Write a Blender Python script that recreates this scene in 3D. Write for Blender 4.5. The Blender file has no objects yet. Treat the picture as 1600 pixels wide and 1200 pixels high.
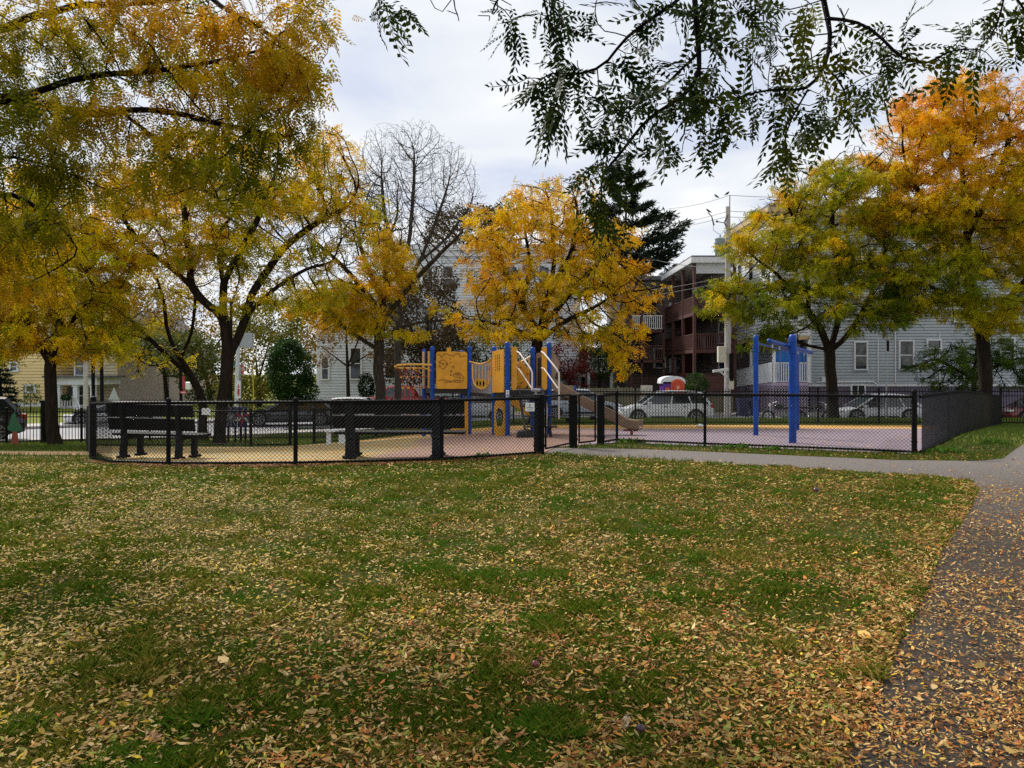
import bpy, math, random
import numpy as np
from mathutils import Vector
random.seed(7); RS=np.random.RandomState(7)
SC=bpy.context.scene; COL=SC.collection
F=1208.0; H0=580.0; CX=800.0; EYE=1.55
def P(px,py,Y): return ((px-CX)*Y/F, Y, EYE-(py-H0)*Y/F)
def PX(px,Y): return (px-CX)*Y/F
def PZ(py,Y): return EYE-(py-H0)*Y/F
def pl(v,xs,ys): return float(np.interp(v,xs,ys))
def ground(x,y):
    x=np.asarray(x,float); y=np.asarray(y,float)
    r=np.interp(y,[0,15,17,19,22,28,30,33,36.5,300],[0,0,-.03,-.05,-.17,-.45,-.53,-.5,-1.1,-1.1])
    l=np.interp(y,[0,12,14.5,20,25,27,30,300],[0,0,-.12,-.5,-.86,-.96,-1.1,-1.1])
    w=np.clip((1.5-x)/9.5,0,1); w=w*w*(3-2*w)
    return r*(1-w)+l*w
def gz(x,y): return float(ground(x,y))
# ---------- value noise
_L=np.random.RandomState(3).rand(64,64,64)
def vn(p):
    p=np.asarray(p,float); i=np.floor(p).astype(int); f=p-i; f=f*f*(3-2*f)
    def g(a,b,c): return _L[(i[:,0]+a)&63,(i[:,1]+b)&63,(i[:,2]+c)&63]
    x,y,z=f[:,0],f[:,1],f[:,2]
    c00=g(0,0,0)*(1-x)+g(1,0,0)*x; c10=g(0,1,0)*(1-x)+g(1,1,0)*x
    c01=g(0,0,1)*(1-x)+g(1,0,1)*x; c11=g(0,1,1)*(1-x)+g(1,1,1)*x
    return (c00*(1-y)+c10*y)*(1-z)+(c01*(1-y)+c11*y)*z
def fbm(p,o=3):
    p=np.asarray(p,float); s=0;a=1;t=0
    for k in range(o): s=s+a*vn(p*2**k+17*k); t+=a; a*=.5
    return s/t
# ---------- materials
MATS={}
def mat(name,col,rough=.6,var=.12,scale=6.,bump=0.,metal=0.,spec=.5,bscale=None,stretch=None,col2=None,coat=0.):
    if name in MATS: return MATS[name]
    m=bpy.data.materials.new(name); m.use_nodes=True; nt=m.node_tree; N=nt.nodes; L=nt.links
    b=N['Principled BSDF']; b.inputs['Roughness'].default_value=rough; b.inputs['Metallic'].default_value=metal
    b.inputs['Specular IOR Level'].default_value=spec
    if coat: b.inputs['Coat Weight'].default_value=coat
    tc=N.new('ShaderNodeTexCoord'); mp=N.new('ShaderNodeMapping'); L.new(tc.outputs['Object'],mp.inputs[0])
    if stretch: mp.inputs['Scale'].default_value=stretch
    nz=N.new('ShaderNodeTexNoise'); nz.inputs['Scale'].default_value=scale; nz.inputs['Detail'].default_value=5; L.new(mp.outputs[0],nz.inputs[0])
    cr=N.new('ShaderNodeValToRGB'); c=Vector(col)
    a=c*(1-var); d=Vector(col2) if col2 else c*(1+var)
    cr.color_ramp.elements[0].color=(*a,1); cr.color_ramp.elements[1].color=(*[min(1,q) for q in d],1)
    cr.color_ramp.elements[0].position=.32; cr.color_ramp.elements[1].position=.68
    L.new(nz.outputs[0],cr.inputs[0]); L.new(cr.outputs[0],b.inputs['Base Color'])
    if bump:
        n2=N.new('ShaderNodeTexNoise'); n2.inputs['Scale'].default_value=bscale or scale*5; n2.inputs['Detail'].default_value=4; L.new(mp.outputs[0],n2.inputs[0])
        bp=N.new('ShaderNodeBump'); bp.inputs['Strength'].default_value=bump; bp.inputs['Distance'].default_value=.02
        L.new(n2.outputs[0],bp.inputs['Height']); L.new(bp.outputs[0],b.inputs['Normal'])
    MATS[name]=m; return m
def leafmat(name,trans=.35,rough=.55,tint=1.):
    if name in MATS: return MATS[name]
    m=bpy.data.materials.new(name); m.use_nodes=True; nt=m.node_tree; N=nt.nodes; L=nt.links
    b=N['Principled BSDF']; b.inputs['Roughness'].default_value=rough; b.inputs['Specular IOR Level'].default_value=.08
    at=N.new('ShaderNodeAttribute'); at.attribute_name='col'
    L.new(at.outputs['Color'],b.inputs['Base Color'])
    if trans>0:
        tr=N.new('ShaderNodeBsdfTranslucent'); mx=N.new('ShaderNodeMixShader'); mx.inputs[0].default_value=trans
        L.new(at.outputs['Color'],tr.inputs['Color']); L.new(b.outputs[0],mx.inputs[1]); L.new(tr.outputs[0],mx.inputs[2])
        L.new(mx.outputs[0],N['Material Output'].inputs['Surface'])
    MATS[name]=m; return m
# ---------- objects
def tag(o,label=None,cat=None,group=None,kind=None):
    if label: o['label']=label
    if cat: o['category']=cat
    if group: o['group']=group
    if kind: o['kind']=kind
    return o
def thing(name,loc,label,cat,group=None,kind=None):
    o=bpy.data.objects.new(name,None); COL.objects.link(o); o.location=loc; o.empty_display_size=.1
    return tag(o,label,cat,group,kind)
def rootloc(p):
    v=Vector((0,0,0))
    while p is not None: v+=p.location; p=p.parent
    return v
def np_mesh(name,V,faces_flat,fsize,material,parent=None,cols=None,smooth=False):
    """V (n,3); faces_flat int array; fsize verts per face"""
    me=bpy.data.meshes.new(name); V=np.asarray(V,np.float32)
    if parent is not None: V=V-np.array(rootloc(parent),np.float32)
    n=len(V); nf=len(faces_flat)//fsize
    me.vertices.add(n); me.vertices.foreach_set('co',V.ravel())
    me.loops.add(nf*fsize); me.loops.foreach_set('vertex_index',np.asarray(faces_flat,np.int32))
    me.polygons.add(nf); me.polygons.foreach_set('loop_start',np.arange(0,nf*fsize,fsize,dtype=np.int32))
    me.polygons.foreach_set('loop_total',np.full(nf,fsize,np.int32))
    me.update(calc_edges=True)
    if smooth: me.polygons.foreach_set('use_smooth',np.ones(nf,bool))
    if cols is not None:
        a=me.color_attributes.new('col','FLOAT_COLOR','POINT')
        c=np.ones((n,4),np.float32); c[:,:3]=cols; a.data.foreach_set('color',c.ravel())
    me.materials.append(material)
    o=bpy.data.objects.new(name,me); COL.objects.link(o); o.parent=parent
    return o
class MB:
    def __init__(s): s.v=[]; s.f=[]; s.m=[]
    def face(s,pts,m=0):
        i=len(s.v); s.v+= [tuple(p) for p in pts]; s.f.append(tuple(range(i,i+len(pts)))); s.m.append(m)
    def box(s,x0,x1,y0,y1,z0,z1,m=0,rz=0,c=None):
        V=[(x,y,z) for z in (z0,z1) for y in (y0,y1) for x in (x0,x1)]
        if rz:
            cx,cy=c if c else ((x0+x1)/2,(y0+y1)/2); ca,sa=math.cos(rz),math.sin(rz)
            V=[(cx+(x-cx)*ca-(y-cy)*sa,cy+(x-cx)*sa+(y-cy)*ca,z) for x,y,z in V]
        i=len(s.v); s.v+=V
        for q in ((0,2,3,1),(4,5,7,6),(0,1,5,4),(2,6,7,3),(0,4,6,2),(1,3,7,5)): s.f.append(tuple(i+k for k in q)); s.m.append(m)
        return s
    def beam(s,a,b,w,h,m=0,up=(0,0,1)):
        a=Vector(a);b=Vector(b); d=(b-a).normalized(); u=Vector(up)
        r=d.cross(u)
        if r.length<1e-4: r=d.cross(Vector((0,1,0)))
        r.normalize(); u=r.cross(d); i=len(s.v)
        for p in (a,b):
            for sx,sz in ((-1,-1),(1,-1),(1,1),(-1,1)): s.v.append(tuple(p+r*(sx*w/2)+u*(sz*h/2)))
        for q in ((0,3,2,1),(4,5,6,7),(0,1,5,4),(1,2,6,5),(2,3,7,6),(3,0,4,7)): s.f.append(tuple(i+k for k in q)); s.m.append(m)
        return s
    def tube(s,pts,r,n=8,m=0,cap=True):
        pts=[Vector(p) for p in pts]; rr=r if isinstance(r,(list,tuple)) else [r]*len(pts)
        i0=len(s.v); pu=None
        for k,p in enumerate(pts):
            d=(pts[min(k+1,len(pts)-1)]-pts[max(k-1,0)])
            d=d.normalized() if d.length>1e-9 else Vector((0,0,1))
            if pu is None:
                pu=Vector((1,0,0)) if abs(d.x)<.9 else Vector((0,1,0))
            u=(pu-d*pu.dot(d)); u=u.normalized() if u.length>1e-6 else d.orthogonal().normalized(); w=d.cross(u); pu=u
            for j in range(n):
                t=2*math.pi*j/n; s.v.append(tuple(p+(u*math.cos(t)+w*math.sin(t))*rr[k]))
        for k in range(len(pts)-1):
            for j in range(n):
                a=i0+k*n+j; b=i0+k*n+(j+1)%n; s.f.append((a,b,b+n,a+n)); s.m.append(m)
        if cap:
            s.f.append(tuple(i0+j for j in range(n))[::-1]); s.m.append(m)
            e=i0+(len(pts)-1)*n; s.f.append(tuple(e+j for j in range(n))); s.m.append(m)
        return s
    def lathe(s,prof,c=(0,0),n=16,m=0):
        i0=len(s.v)
        for r,z in prof:
            for j in range(n):
                t=2*math.pi*j/n; s.v.append((c[0]+r*math.cos(t),c[1]+r*math.sin(t),z))
        for k in range(len(prof)-1):
            for j in range(n):
                a=i0+k*n+j;b=i0+k*n+(j+1)%n; s.f.append((a,b,b+n,a+n)); s.m.append(m)
        return s
    def prism(s,poly,o,u,w,d,m=0):
        """2-D polygon (a,b) -> o+a*u+b*w, extruded by vector d"""
        o=Vector(o);u=Vector(u);w=Vector(w);d=Vector(d); n=len(poly); i=len(s.v)
        P0=[o+u*a+w*b for a,b in poly]; s.v+=[tuple(p) for p in P0]+[tuple(p+d) for p in P0]
        s.f.append(tuple(range(i,i+n))); s.m.append(m); s.f.append(tuple(range(i+2*n-1,i+n-1,-1))); s.m.append(m)
        for k in range(n): q=(k+1)%n; s.f.append((i+k,i+n+k,i+n+q,i+q)); s.m.append(m)
        return s
    def obj(s,name,mats,parent=None,smooth=False,bevel=0.):
        me=bpy.data.meshes.new(name); off=rootloc(parent) if parent is not None else Vector((0,0,0))
        me.from_pydata([(x-off.x,y-off.y,z-off.z) for x,y,z in s.v],[],s.f)
        ms=mats if isinstance(mats,(list,tuple)) else [mats]
        for q in ms: me.materials.append(q)
        if len(ms)>1: me.polygons.foreach_set('material_index',s.m)
        if smooth:
            me.polygons.foreach_set('use_smooth',[True]*len(me.polygons)); me.set_sharp_from_angle(angle=math.radians(40))
        me.update()
        o=bpy.data.objects.new(name,me); COL.objects.link(o); o.parent=parent
        if bevel:
            b=o.modifiers.new('b','BEVEL'); b.width=bevel; b.segments=2; b.limit_method='ANGLE'
        return o
def dup(root,loc,rz=0,label=None,group=None):
    def cp(o,par):
        c=o.copy(); COL.objects.link(c); c.parent=par
        for ch in list(o.children): cp(ch,c)
        return c
    r=cp(root,None); r.location=loc; r.rotation_euler=(0,0,rz)
    if label: r['label']=label
    if group: r['group']=group
    return r
def text(name,s,size,parent,material,loc,rot=(math.pi/2,0,0),ext=.002):
    cu=bpy.data.curves.new(name,'FONT'); cu.body=s; cu.size=size; cu.align_x='CENTER'; cu.align_y='CENTER'; cu.extrude=ext
    t=bpy.data.objects.new(name,cu); COL.objects.link(t)
    bpy.context.view_layer.update()
    me=bpy.data.meshes.new_from_object(t.evaluated_get(bpy.context.evaluated_depsgraph_get()))
    COL.objects.unlink(t); bpy.data.objects.remove(t)
    me.materials.clear(); me.materials.append(material)
    o=bpy.data.objects.new(name,me); COL.objects.link(o); o.parent=parent; o.location=loc; o.rotation_euler=rot
    return o
# ---------- palette
M={}
def D(k,*a,**w): M[k]=mat(k,*a,**w); return M[k]
D('black_vinyl',(.006,.006,.0065),rough=.6,var=.3,scale=9,spec=.10)
D('black_iron',(.006,.006,.0065),rough=.65,var=.3,spec=.10)
D('chain_wire',(.007,.007,.0075),rough=.6,var=.2,spec=.12)
D('bench_slat',(.006,.0062,.0065),rough=.7,var=.25,scale=12,bump=.2,spec=.12)
D('bench_leg',(.011,.012,.013),rough=.65,var=.5,scale=20,bump=.2,spec=.12)
D('blue_paint',(.002,.050,.29),rough=.42,var=.22,scale=9,bump=.08,spec=.28)
D('yellow_plastic',(.66,.31,.03),rough=.5,var=.12,scale=6,bump=.05,spec=.2)
D('yellow_tube',(.65,.36,.05),rough=.4,var=.1)
D('beige_plastic',(.21,.135,.08),rough=.5,var=.14,scale=3,bump=.05)
D('beige_tube',(.55,.47,.40),rough=.4,var=.1)
D('red_rope',(.30,.035,.02),rough=.8,var=.3,scale=30)
D('dark_engrave',(.10,.035,.01),rough=.7)
D('grey_plastic',(.33,.33,.36),rough=.5,var=.1)
D('deck_black',(.012,.01,.010),rough=.7,var=.3)
D('white_paint',(.70,.72,.74),rough=.55,var=.07,scale=2.5,bump=.05)
D('trim_white',(.62,.63,.64),rough=.5,var=.08)
D('siding_grey',(.35,.385,.41),rough=.6,var=.07,scale=.7,stretch=(1,1,4))
D('siding_white',(.56,.585,.60),rough=.6,var=.07,scale=.6,stretch=(1,1,4))
D('siding_yellow',(.74,.57,.27),rough=.6,var=.06,scale=.7)
D('siding_tan',(.40,.335,.295),rough=.6,var=.06,scale=.7)
D('siding_brown',(.13,.105,.10),rough=.6,var=.1,scale=.8)
D('chain_wire_side',(.045,.047,.058),rough=.5,var=.2,spec=.2)
D('deck_red',(.070,.021,.015),rough=.6,var=.3,scale=5,stretch=(1,1,.3))
D('foundation',(.13,.11,.15),rough=.9,var=.15,scale=2,bump=.2)
D('roof_grey',(.12,.12,.12),rough=.9,var=.2)
D('tan_trim',(.45,.33,.19),rough=.6)
D('glass',(.025,.03,.035),rough=.08,var=.3,scale=1.5,spec=.8)
D('car_glass',(.012,.016,.02),rough=.05,var=.1,spec=.8)
D('curtain',(.25,.26,.25),rough=.9,var=.3,scale=6,stretch=(6,1,1))
D('tyre',(.012,.012,.012),rough=.8)
D('rim',(.30,.31,.32),rough=.3,metal=.8)
D('pole_wood',(.42,.39,.37),rough=.85,var=.2,scale=10,stretch=(3,3,.3),bump=.3)
D('transformer',(.22,.28,.29),rough=.4,var=.1)
D('pole_white',(.58,.63,.68),rough=.45,var=.08)
D('red_sign',(.42,.02,.03),rough=.4,var=.05)
D('white_sign',(.72,.73,.72),rough=.4,var=.05)
D('green_sign',(.02,.17,.10),rough=.5,var=.1)
D('red_wood',(.24,.05,.03),rough=.7,var=.2)
D('navy',(.010,.014,.07),rough=.5,var=.2)
D('tarp_blue',(.01,.16,.55),rough=.45,var=.15,scale=3,bump=.6,bscale=5)
D('orange_plastic',(.62,.08,.02),rough=.4,var=.06)
D('purple_plastic',(.09,.02,.20),rough=.4,var=.06)
D('lattice',(.42,.34,.46),rough=.7,var=.1)
D('fence_wood',(.16,.15,.09),rough=.9,var=.3,scale=5,stretch=(5,5,.5))
D('cream',(.55,.52,.42),rough=.7,var=.1)
D('garage_blue',(.20,.27,.34),rough=.6,var=.08)
D('rubber_dark',(.02,.02,.02),rough=.8)
M['leaf']=leafmat('leaf',.42); M['leaf_far']=leafmat('leaf_far',.30); M['leaf_dark']=leafmat('leaf_dark',.12); M['litter']=leafmat('litter',.12,.7); M['grass_blade']=leafmat('grass_blade',.25,.6); M['needle']=leafmat('needle',.1,.6)
def barkmat(name,col,sc=8):
    return mat(name,col,rough=.95,spec=.06,var=.45,scale=sc,stretch=(2.2,2.2,.35),bump=.8,bscale=sc*2.5)
M['bark']=barkmat('bark',(.024,.018,.014)); M['bark_grey']=barkmat('bark_grey',(.055,.046,.038)); M['bark_dark']=barkmat('bark_dark',(.010,.008,.008),20); M['bark_pale']=barkmat('bark_pale',(.10,.09,.085))
# ================= trees =================
def template_leaf(npair,L,lw,ll,ang=62,droop=.18,end=True,rach=.0012,bend=0.):
    """compound leaf along +x, flat in xy, drooping in -z; rhombus leaflets."""
    V=[];Fq=[]
    def rh(base,dirv,l,w,zz):
        bx,by,bz=base; dx,dy=dirv; nx,ny=-dy,dx; i=len(V)
        V.extend([(bx,by,bz),(bx+dx*l*.5+nx*w/2,by+dy*l*.5+ny*w/2,bz-zz*.4),(bx+dx*l,by+dy*l,bz-zz),(bx+dx*l*.5-nx*w/2,by+dy*l*.5-ny*w/2,bz-zz*.4)])
        Fq.extend([i,i+1,i+2,i+3])
    for k in range(npair):
        t=(k+.8)/(npair+.3); x=L*t; z=-droop*L*t*t; s=math.sin(math.pi*(.18+.72*t))**.5
        for sg in (-1,1):
            a=math.radians(ang-14*t); rh((x,0,z),(math.cos(a),sg*math.sin(a)),ll*s,lw*s,.15*ll)
    if end: rh((L,0,-droop*L),(1,0),ll*.8,lw*.8,.1*ll)
    i=len(V); V.extend([(0,-rach,0),(0,rach,0),(L*.5,rach,-droop*L*.25),(L*.5,-rach,-droop*L*.25),(L*.5,-rach,-droop*L*.25),(L*.5,rach,-droop*L*.25),(L,rach,-droop*L),(L,-rach,-droop*L)]); Fq.extend(range(i,i+8))
    V=np.array(V,float); V[:,1]+=bend*V[:,0]**2/L; V[:,2]+=np.sin(V[:,0]/L*7+np.abs(V[:,1])*90)*.02*L
    return V,np.array(Fq,int)
LEAF_NEAR=[template_leaf(7,.165,.0175,.041,droop=.16),template_leaf(7,.17,.0165,.039,droop=.42,bend=.35,ang=58),template_leaf(6,.14,.0185,.042,droop=.30,bend=-.4,ang=68),template_leaf(5,.12,.0175,.040,droop=-.1,bend=.2)]
LEAF_MID=[template_leaf(6,.18,.021,.047,rach=.001),template_leaf(6,.19,.020,.045,rach=.001,droop=.45,bend=.35),template_leaf(5,.15,.022,.048,rach=.001,droop=.3,bend=-.4)]
LEAF_FAR=[template_leaf(3,.24,.050,.105,rach=.001),template_leaf(4,.27,.042,.095,rach=.001,droop=.5,bend=.3),template_leaf(2,.17,.055,.11,rach=.001,droop=.2,bend=-.4)]
def rotframes(d,roll):
    """columns frame for direction d (n,3)"""
    d=d/np.linalg.norm(d,axis=1,keepdims=True)
    up=np.tile([0,0,1.],(len(d),1)); y=np.cross(up,d); nl=np.linalg.norm(y,axis=1,keepdims=True); y=np.where(nl>1e-4,y/np.maximum(nl,1e-6),[0,1,0])
    z=np.cross(d,y); c=np.cos(roll)[:,None]; s=np.sin(roll)[:,None]
    y2=y*c+z*s; z2=-y*s+z*c
    return np.stack([d,y2,z2],axis=2)
def instance(tmpl,pos,dirs,roll,scale,cols,colvar=.12):
    V,Fq=tmpl; R=rotframes(dirs,roll); n=len(pos); nv=len(V)
    W=np.einsum('nij,vj->nvi',R,V)*scale[:,None,None]+pos[:,None,:]
    FF=(Fq[None,:]+np.arange(n)[:,None]*nv).ravel()
    c=np.repeat(cols,nv,axis=0).reshape(n,nv,3)
    g=RS.rand(n,nv//4+1)[:,np.arange(nv)//4]; c=c*(1-colvar+2*colvar*g)[:,:,None]
    return W.reshape(-1,3),FF,c.reshape(-1,3)
STOPS=np.array([[.026,.060,.004],[.10,.14,.005],[.32,.30,.006],[.64,.41,.007],[.70,.34,.010],[.62,.24,.012]])
def pal(t):
    t=np.clip(t,0,.9999)*(len(STOPS)-1); i=t.astype(int); f=(t-i)[:,None]
    return STOPS[i]*(1-f)+STOPS[i+1]*f
def blobpts(blobs,n):
    w=np.array([b[2]*b[3]*(b[6] if len(b)>6 else 1) for b in blobs],float); w/=w.sum(); out=[]
    for b,q in zip(blobs,w):
        k=max(6,int(n*q)); d=RS.randn(k,3); d/=np.linalg.norm(d,axis=1,keepdims=True); r=RS.rand(k)**(1/2.4); d*=r[:,None]
        Y=b[4]+d[:,1]*b[5]; px=b[0]+d[:,0]*b[2]; py=b[1]-d[:,2]*b[3]
        # lateral extent measured at the blob's centre distance: a true ellipsoid in space
        X=(b[0]-CX)*b[4]/F+d[:,0]*b[2]*b[4]/F; Z=EYE-(b[1]-H0)*b[4]/F+d[:,2]*b[3]*b[4]/F
        out.append(np.stack([X,Y,Z],1))
    return np.vstack(out)
def colonize(limbs,att,step,infl,kill,iters=70,grav=0.):
    """limbs: list of polylines (list of xyz); first starts at the root. returns nodes,parent"""
    N=[];Pa=[]
    for li,l in enumerate(limbs):
        l=[np.array(p,float) for p in l]
        if li==0: prev=-1
        else:
            A=np.array(N); prev=int(np.argmin(((A-l[0])**2).sum(1)))
            l=[A[prev]]+l[1:] if len(l)>1 else l
        start=0
        for k in range(len(l)):
            if k==0:
                if li==0: N.append(l[0]); Pa.append(-1); prev=0
                continue
            a=N[prev].copy(); b=l[k]; m=max(1,int(np.linalg.norm(b-a)/step))
            for q in range(1,m+1):
                p=a+(b-a)*q/m
                if q<m: p=p+RS.randn(3)*step*.10
                N.append(p); Pa.append(prev); prev=len(N)-1
    cap=60000; A=np.zeros((cap,3)); n=len(N); A[:n]=np.array(N); par=list(Pa)
    dist=np.full(len(att),1e9); near=np.zeros(len(att),int); newidx=np.arange(n)
    nch={}
    for it in range(iters):
        if len(att)==0 or len(newidx)==0: break
        B=A[newidx]
        for s in range(0,len(att),4000):
            d=((att[s:s+4000,None,:]-B[None])**2).sum(2); j=d.argmin(1); dm=d[np.arange(len(j)),j]
            u=dm<dist[s:s+4000]; dist[s:s+4000][u]=dm[u]; near[s:s+4000][u]=newidx[j[u]]
        keep=dist>kill*kill; att=att[keep]; dist=dist[keep]; near=near[keep]
        act=dist<infl*infl
        if not act.any(): act=dist<(dist.min()**.5+infl*.5)**2 if len(dist) else act
        if not act.any(): break
        v=att[act]-A[near[act]]; v/=np.linalg.norm(v,axis=1,keepdims=True)
        ids,inv=np.unique(near[act],return_inverse=True); S=np.zeros((len(ids),3)); np.add.at(S,inv,v); S/=np.maximum(np.linalg.norm(S,axis=1,keepdims=True),1e-6)
        S[:,2]+=grav; S+=RS.randn(len(ids),3)*.12
        S/=np.maximum(np.linalg.norm(S,axis=1,keepdims=True),1e-6)
        ok=np.array([nch.get(i,0)<4 for i in ids]); ids=ids[ok]; S=S[ok]
        if len(ids)==0 or n+len(ids)>cap: break
        for i in ids: nch[i]=nch.get(i,0)+1
        A[n:n+len(ids)]=A[ids]+S*step; par+=list(ids); newidx=np.arange(n,n+len(ids)); n+=len(ids)
    return A[:n].copy(),np.array(par)
def tree_mesh(A,par,rtip,rroot,expo=2.3,dk=3.):
    n=len(A); kids=[[] for _ in range(n)]
    for i in range(1,n):
        if par[i]>=0: kids[par[i]].append(i)
    s=np.zeros(n)
    for i in range(n-1,-1,-1):
        if not kids[i]: s[i]=1
        if par[i]>=0: s[par[i]]+=s[i]
    e=1/expo; r=rtip*s**e; k=rroot/r[0]; dd=np.zeros(n)
    for i in range(1,n): dd[i]=dd[par[i]]+np.linalg.norm(A[i]-A[par[i]])
    r=r*(1+(k-1)*np.exp(-(dd/dk)**1.5))
    V=[];Fl=[]
    base=0; mb_v=[];mb_f=[]
    stack=[(0,None)]
    while stack:
        i,p=stack.pop(); chain=[]; 
        if p is not None: chain.append(p)
        cur=i
        while True:
            chain.append(cur); ks=kids[cur]
            if not ks: break
            b=max(ks,key=lambda q:s[q])
            for q in ks:
                if q!=b: stack.append((q,cur))
            cur=b
        if len(chain)<2: continue
        pts=A[chain].copy(); rr=r[chain].copy()
        if p is not None: rr[0]=min(rr[0],rr[1]*1.15)
        if len(pts)>4:
            pts[1:-1]=pts[1:-1]*.5+.25*(pts[:-2]+pts[2:])
        ns=12 if rr.max()>.1 else (6 if rr.max()>.03 else 3)
        d=np.gradient(pts,axis=0); d/=np.maximum(np.linalg.norm(d,axis=1,keepdims=True),1e-9)
        ref=np.array([1.,0,0]) if abs(d[0,0])<.8 else np.array([0,1.,0]); rings=[]
        for q in range(len(pts)):
            u=ref-d[q]*ref.dot(d[q]); u/=max(np.linalg.norm(u),1e-9); w=np.cross(d[q],u); ref=u
            t=np.arange(ns)*2*math.pi/ns
            rings.append(pts[q]+rr[q]*(np.cos(t)[:,None]*u+np.sin(t)[:,None]*w))
        rings=np.vstack(rings); mb_v.append(rings)
        a=np.arange(len(pts)-1)[:,None]*ns+np.arange(ns)[None]; b2=np.arange(len(pts)-1)[:,None]*ns+(np.arange(ns)[None]+1)%ns
        mb_f.append((np.stack([a,b2,b2+ns,a+ns],2).reshape(-1)+base)); base+=len(rings)
    return np.vstack(mb_v),np.concatenate(mb_f),r,kids
def poly3(l,Yd=None):
    return [P(p[0],p[1],p[2]) if len(p)==3 else P(p[0],p[1],Yd) for p in l]
def locust(name,label,base,limbs,blobs,natt,step,infl,kill,rroot,hue,rtip=.006,leaf='far',nleaf=5,spread=.25,lscale=1.,thr=.30,nfreq=.9,bark='bark',cat='tree',group=None,droop=.5,leafblobs=None,twigmax=3.5,flare=True,maxy=None,dk=3.,den=1.,clus=.4,bright=1.,grav=0.,lm=None,force=()):
    root=thing(name,base,label,cat,group)
    if leaf=='far' and nleaf>=0: natt=int(natt*2.3); step*=.85; infl*=.8; kill*=.62; nleaf*=1.0; lbig=1; nfreq*=1.55; thr+=.02; blobs=[(q[0],q[1],q[2]*1.07,q[3]*1.07)+tuple(q[4:]) for q in blobs]; rtip*=1.75 if nleaf>0 else 1; lscale*=1.12; spread*=.88
    att=blobpts(blobs,natt)
    A,par=colonize(limbs,att,step,infl,kill,grav=grav)
    V,Fq,r,kids=tree_mesh(A,par,rtip,rroot,dk=dk)
    if flare:
        h=np.clip(1-(V[:,2]-base[2])/ .5,0,1); dx=V[:,:2]-np.array(base[:2]); near=(np.linalg.norm(dx,axis=1)<rroot*3)
        V[:,:2]+=dx*(h*h*.30*near)[:,None]
    np_mesh('trunk',V,Fq,4,M[bark],root,smooth=True)
    if nleaf<=0: return root
    tip=np.where(r<rtip*twigmax)[0]; tip=tip[par[tip]>=0]
    dirs=A[tip]-A[par[tip]]; cm=(fbm(A[tip]*nfreq+31,2)+RS.randn(len(tip))*.05>thr)&(RS.rand(len(tip))<clus); 
    for q in force: cm|=((((A[tip]-np.array(P(q[0],q[1],q[4])))/np.array([q[2]*q[4]/F,q[5],q[3]*q[4]/F]))**2).sum(1)<1)
    tip=tip[cm]; dirs=dirs[cm]
    nl=int(nleaf/clus*.9); hj=np.repeat(RS.randn(len(tip))*.07,nl); cb=np.repeat(.84+.56*RS.rand(len(tip)),nl); cd=RS.randn(len(tip),3)*.55; cd[:,2]=cd[:,2]*.4-droop*.55; cd=np.repeat(cd,nl,axis=0)
    pos=np.repeat(A[tip],nl,axis=0); dirs=np.repeat(dirs,nl,axis=0)
    pos=pos-dirs*RS.rand(len(pos))[:,None]
    pos=pos+RS.randn(*pos.shape)*spread*.62*np.array([1,1,.5])
    m=np.ones(len(pos),bool)
    if leafblobs is not None:
        q=np.zeros(len(pos),bool)
        for b in leafblobs:
            c=np.array(P(b[0],b[1],b[4])); e=np.array([b[2]*b[4]/F,b[5],b[3]*b[4]/F]); q|=((((pos-c)/e)**2).sum(1)<1)
        m&=q
    pos=pos[m]; dirs=dirs[m]; hj=hj[m]; cb=cb[m]; cd=cd[m]; n=len(pos)
    dn=dirs/np.maximum(np.linalg.norm(dirs,axis=1,keepdims=True),1e-6)
    d=dn*.6+cd+RS.randn(n,3)*.38; d[:,2]-=droop*RS.rand(n)*.6
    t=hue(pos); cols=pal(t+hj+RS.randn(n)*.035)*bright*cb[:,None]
    tm={'far':LEAF_FAR,'mid':LEAF_MID,'near':LEAF_NEAR}[leaf]
    pk=RS.randint(len(tm),size=n); Ws=[];Fs=[];Cs=[];off=0
    for q in range(len(tm)):
        m=pk==q; W,FF,c=instance(tm[q],pos[m],d[m],RS.randn(m.sum())*.8,lscale*(.6+.65*RS.rand(m.sum())),cols[m],.28); Ws.append(W); Fs.append(FF+off); Cs.append(c); off+=len(W)
    W,FF,c=np.vstack(Ws),np.concatenate(Fs),np.vstack(Cs)
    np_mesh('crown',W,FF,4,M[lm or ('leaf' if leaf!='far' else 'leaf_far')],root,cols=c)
    return root
def hue_fn(base,amp,freq,zlo=None,zhi=None,dz=0.,off=0.):
    def f(p):
        t=base+amp*(fbm(p*freq+off,2)-.5)*2
        if zlo is not None: t=t+dz*np.clip((p[:,2]-zlo)/(zhi-zlo),0,1)
        return t
    return f
LEAFQ=(np.array([(0,0,0),(.5,.32,-.05),(1,0,-.16),(.5,-.32,-.05)],float),np.array([0,1,2,3]))
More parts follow.
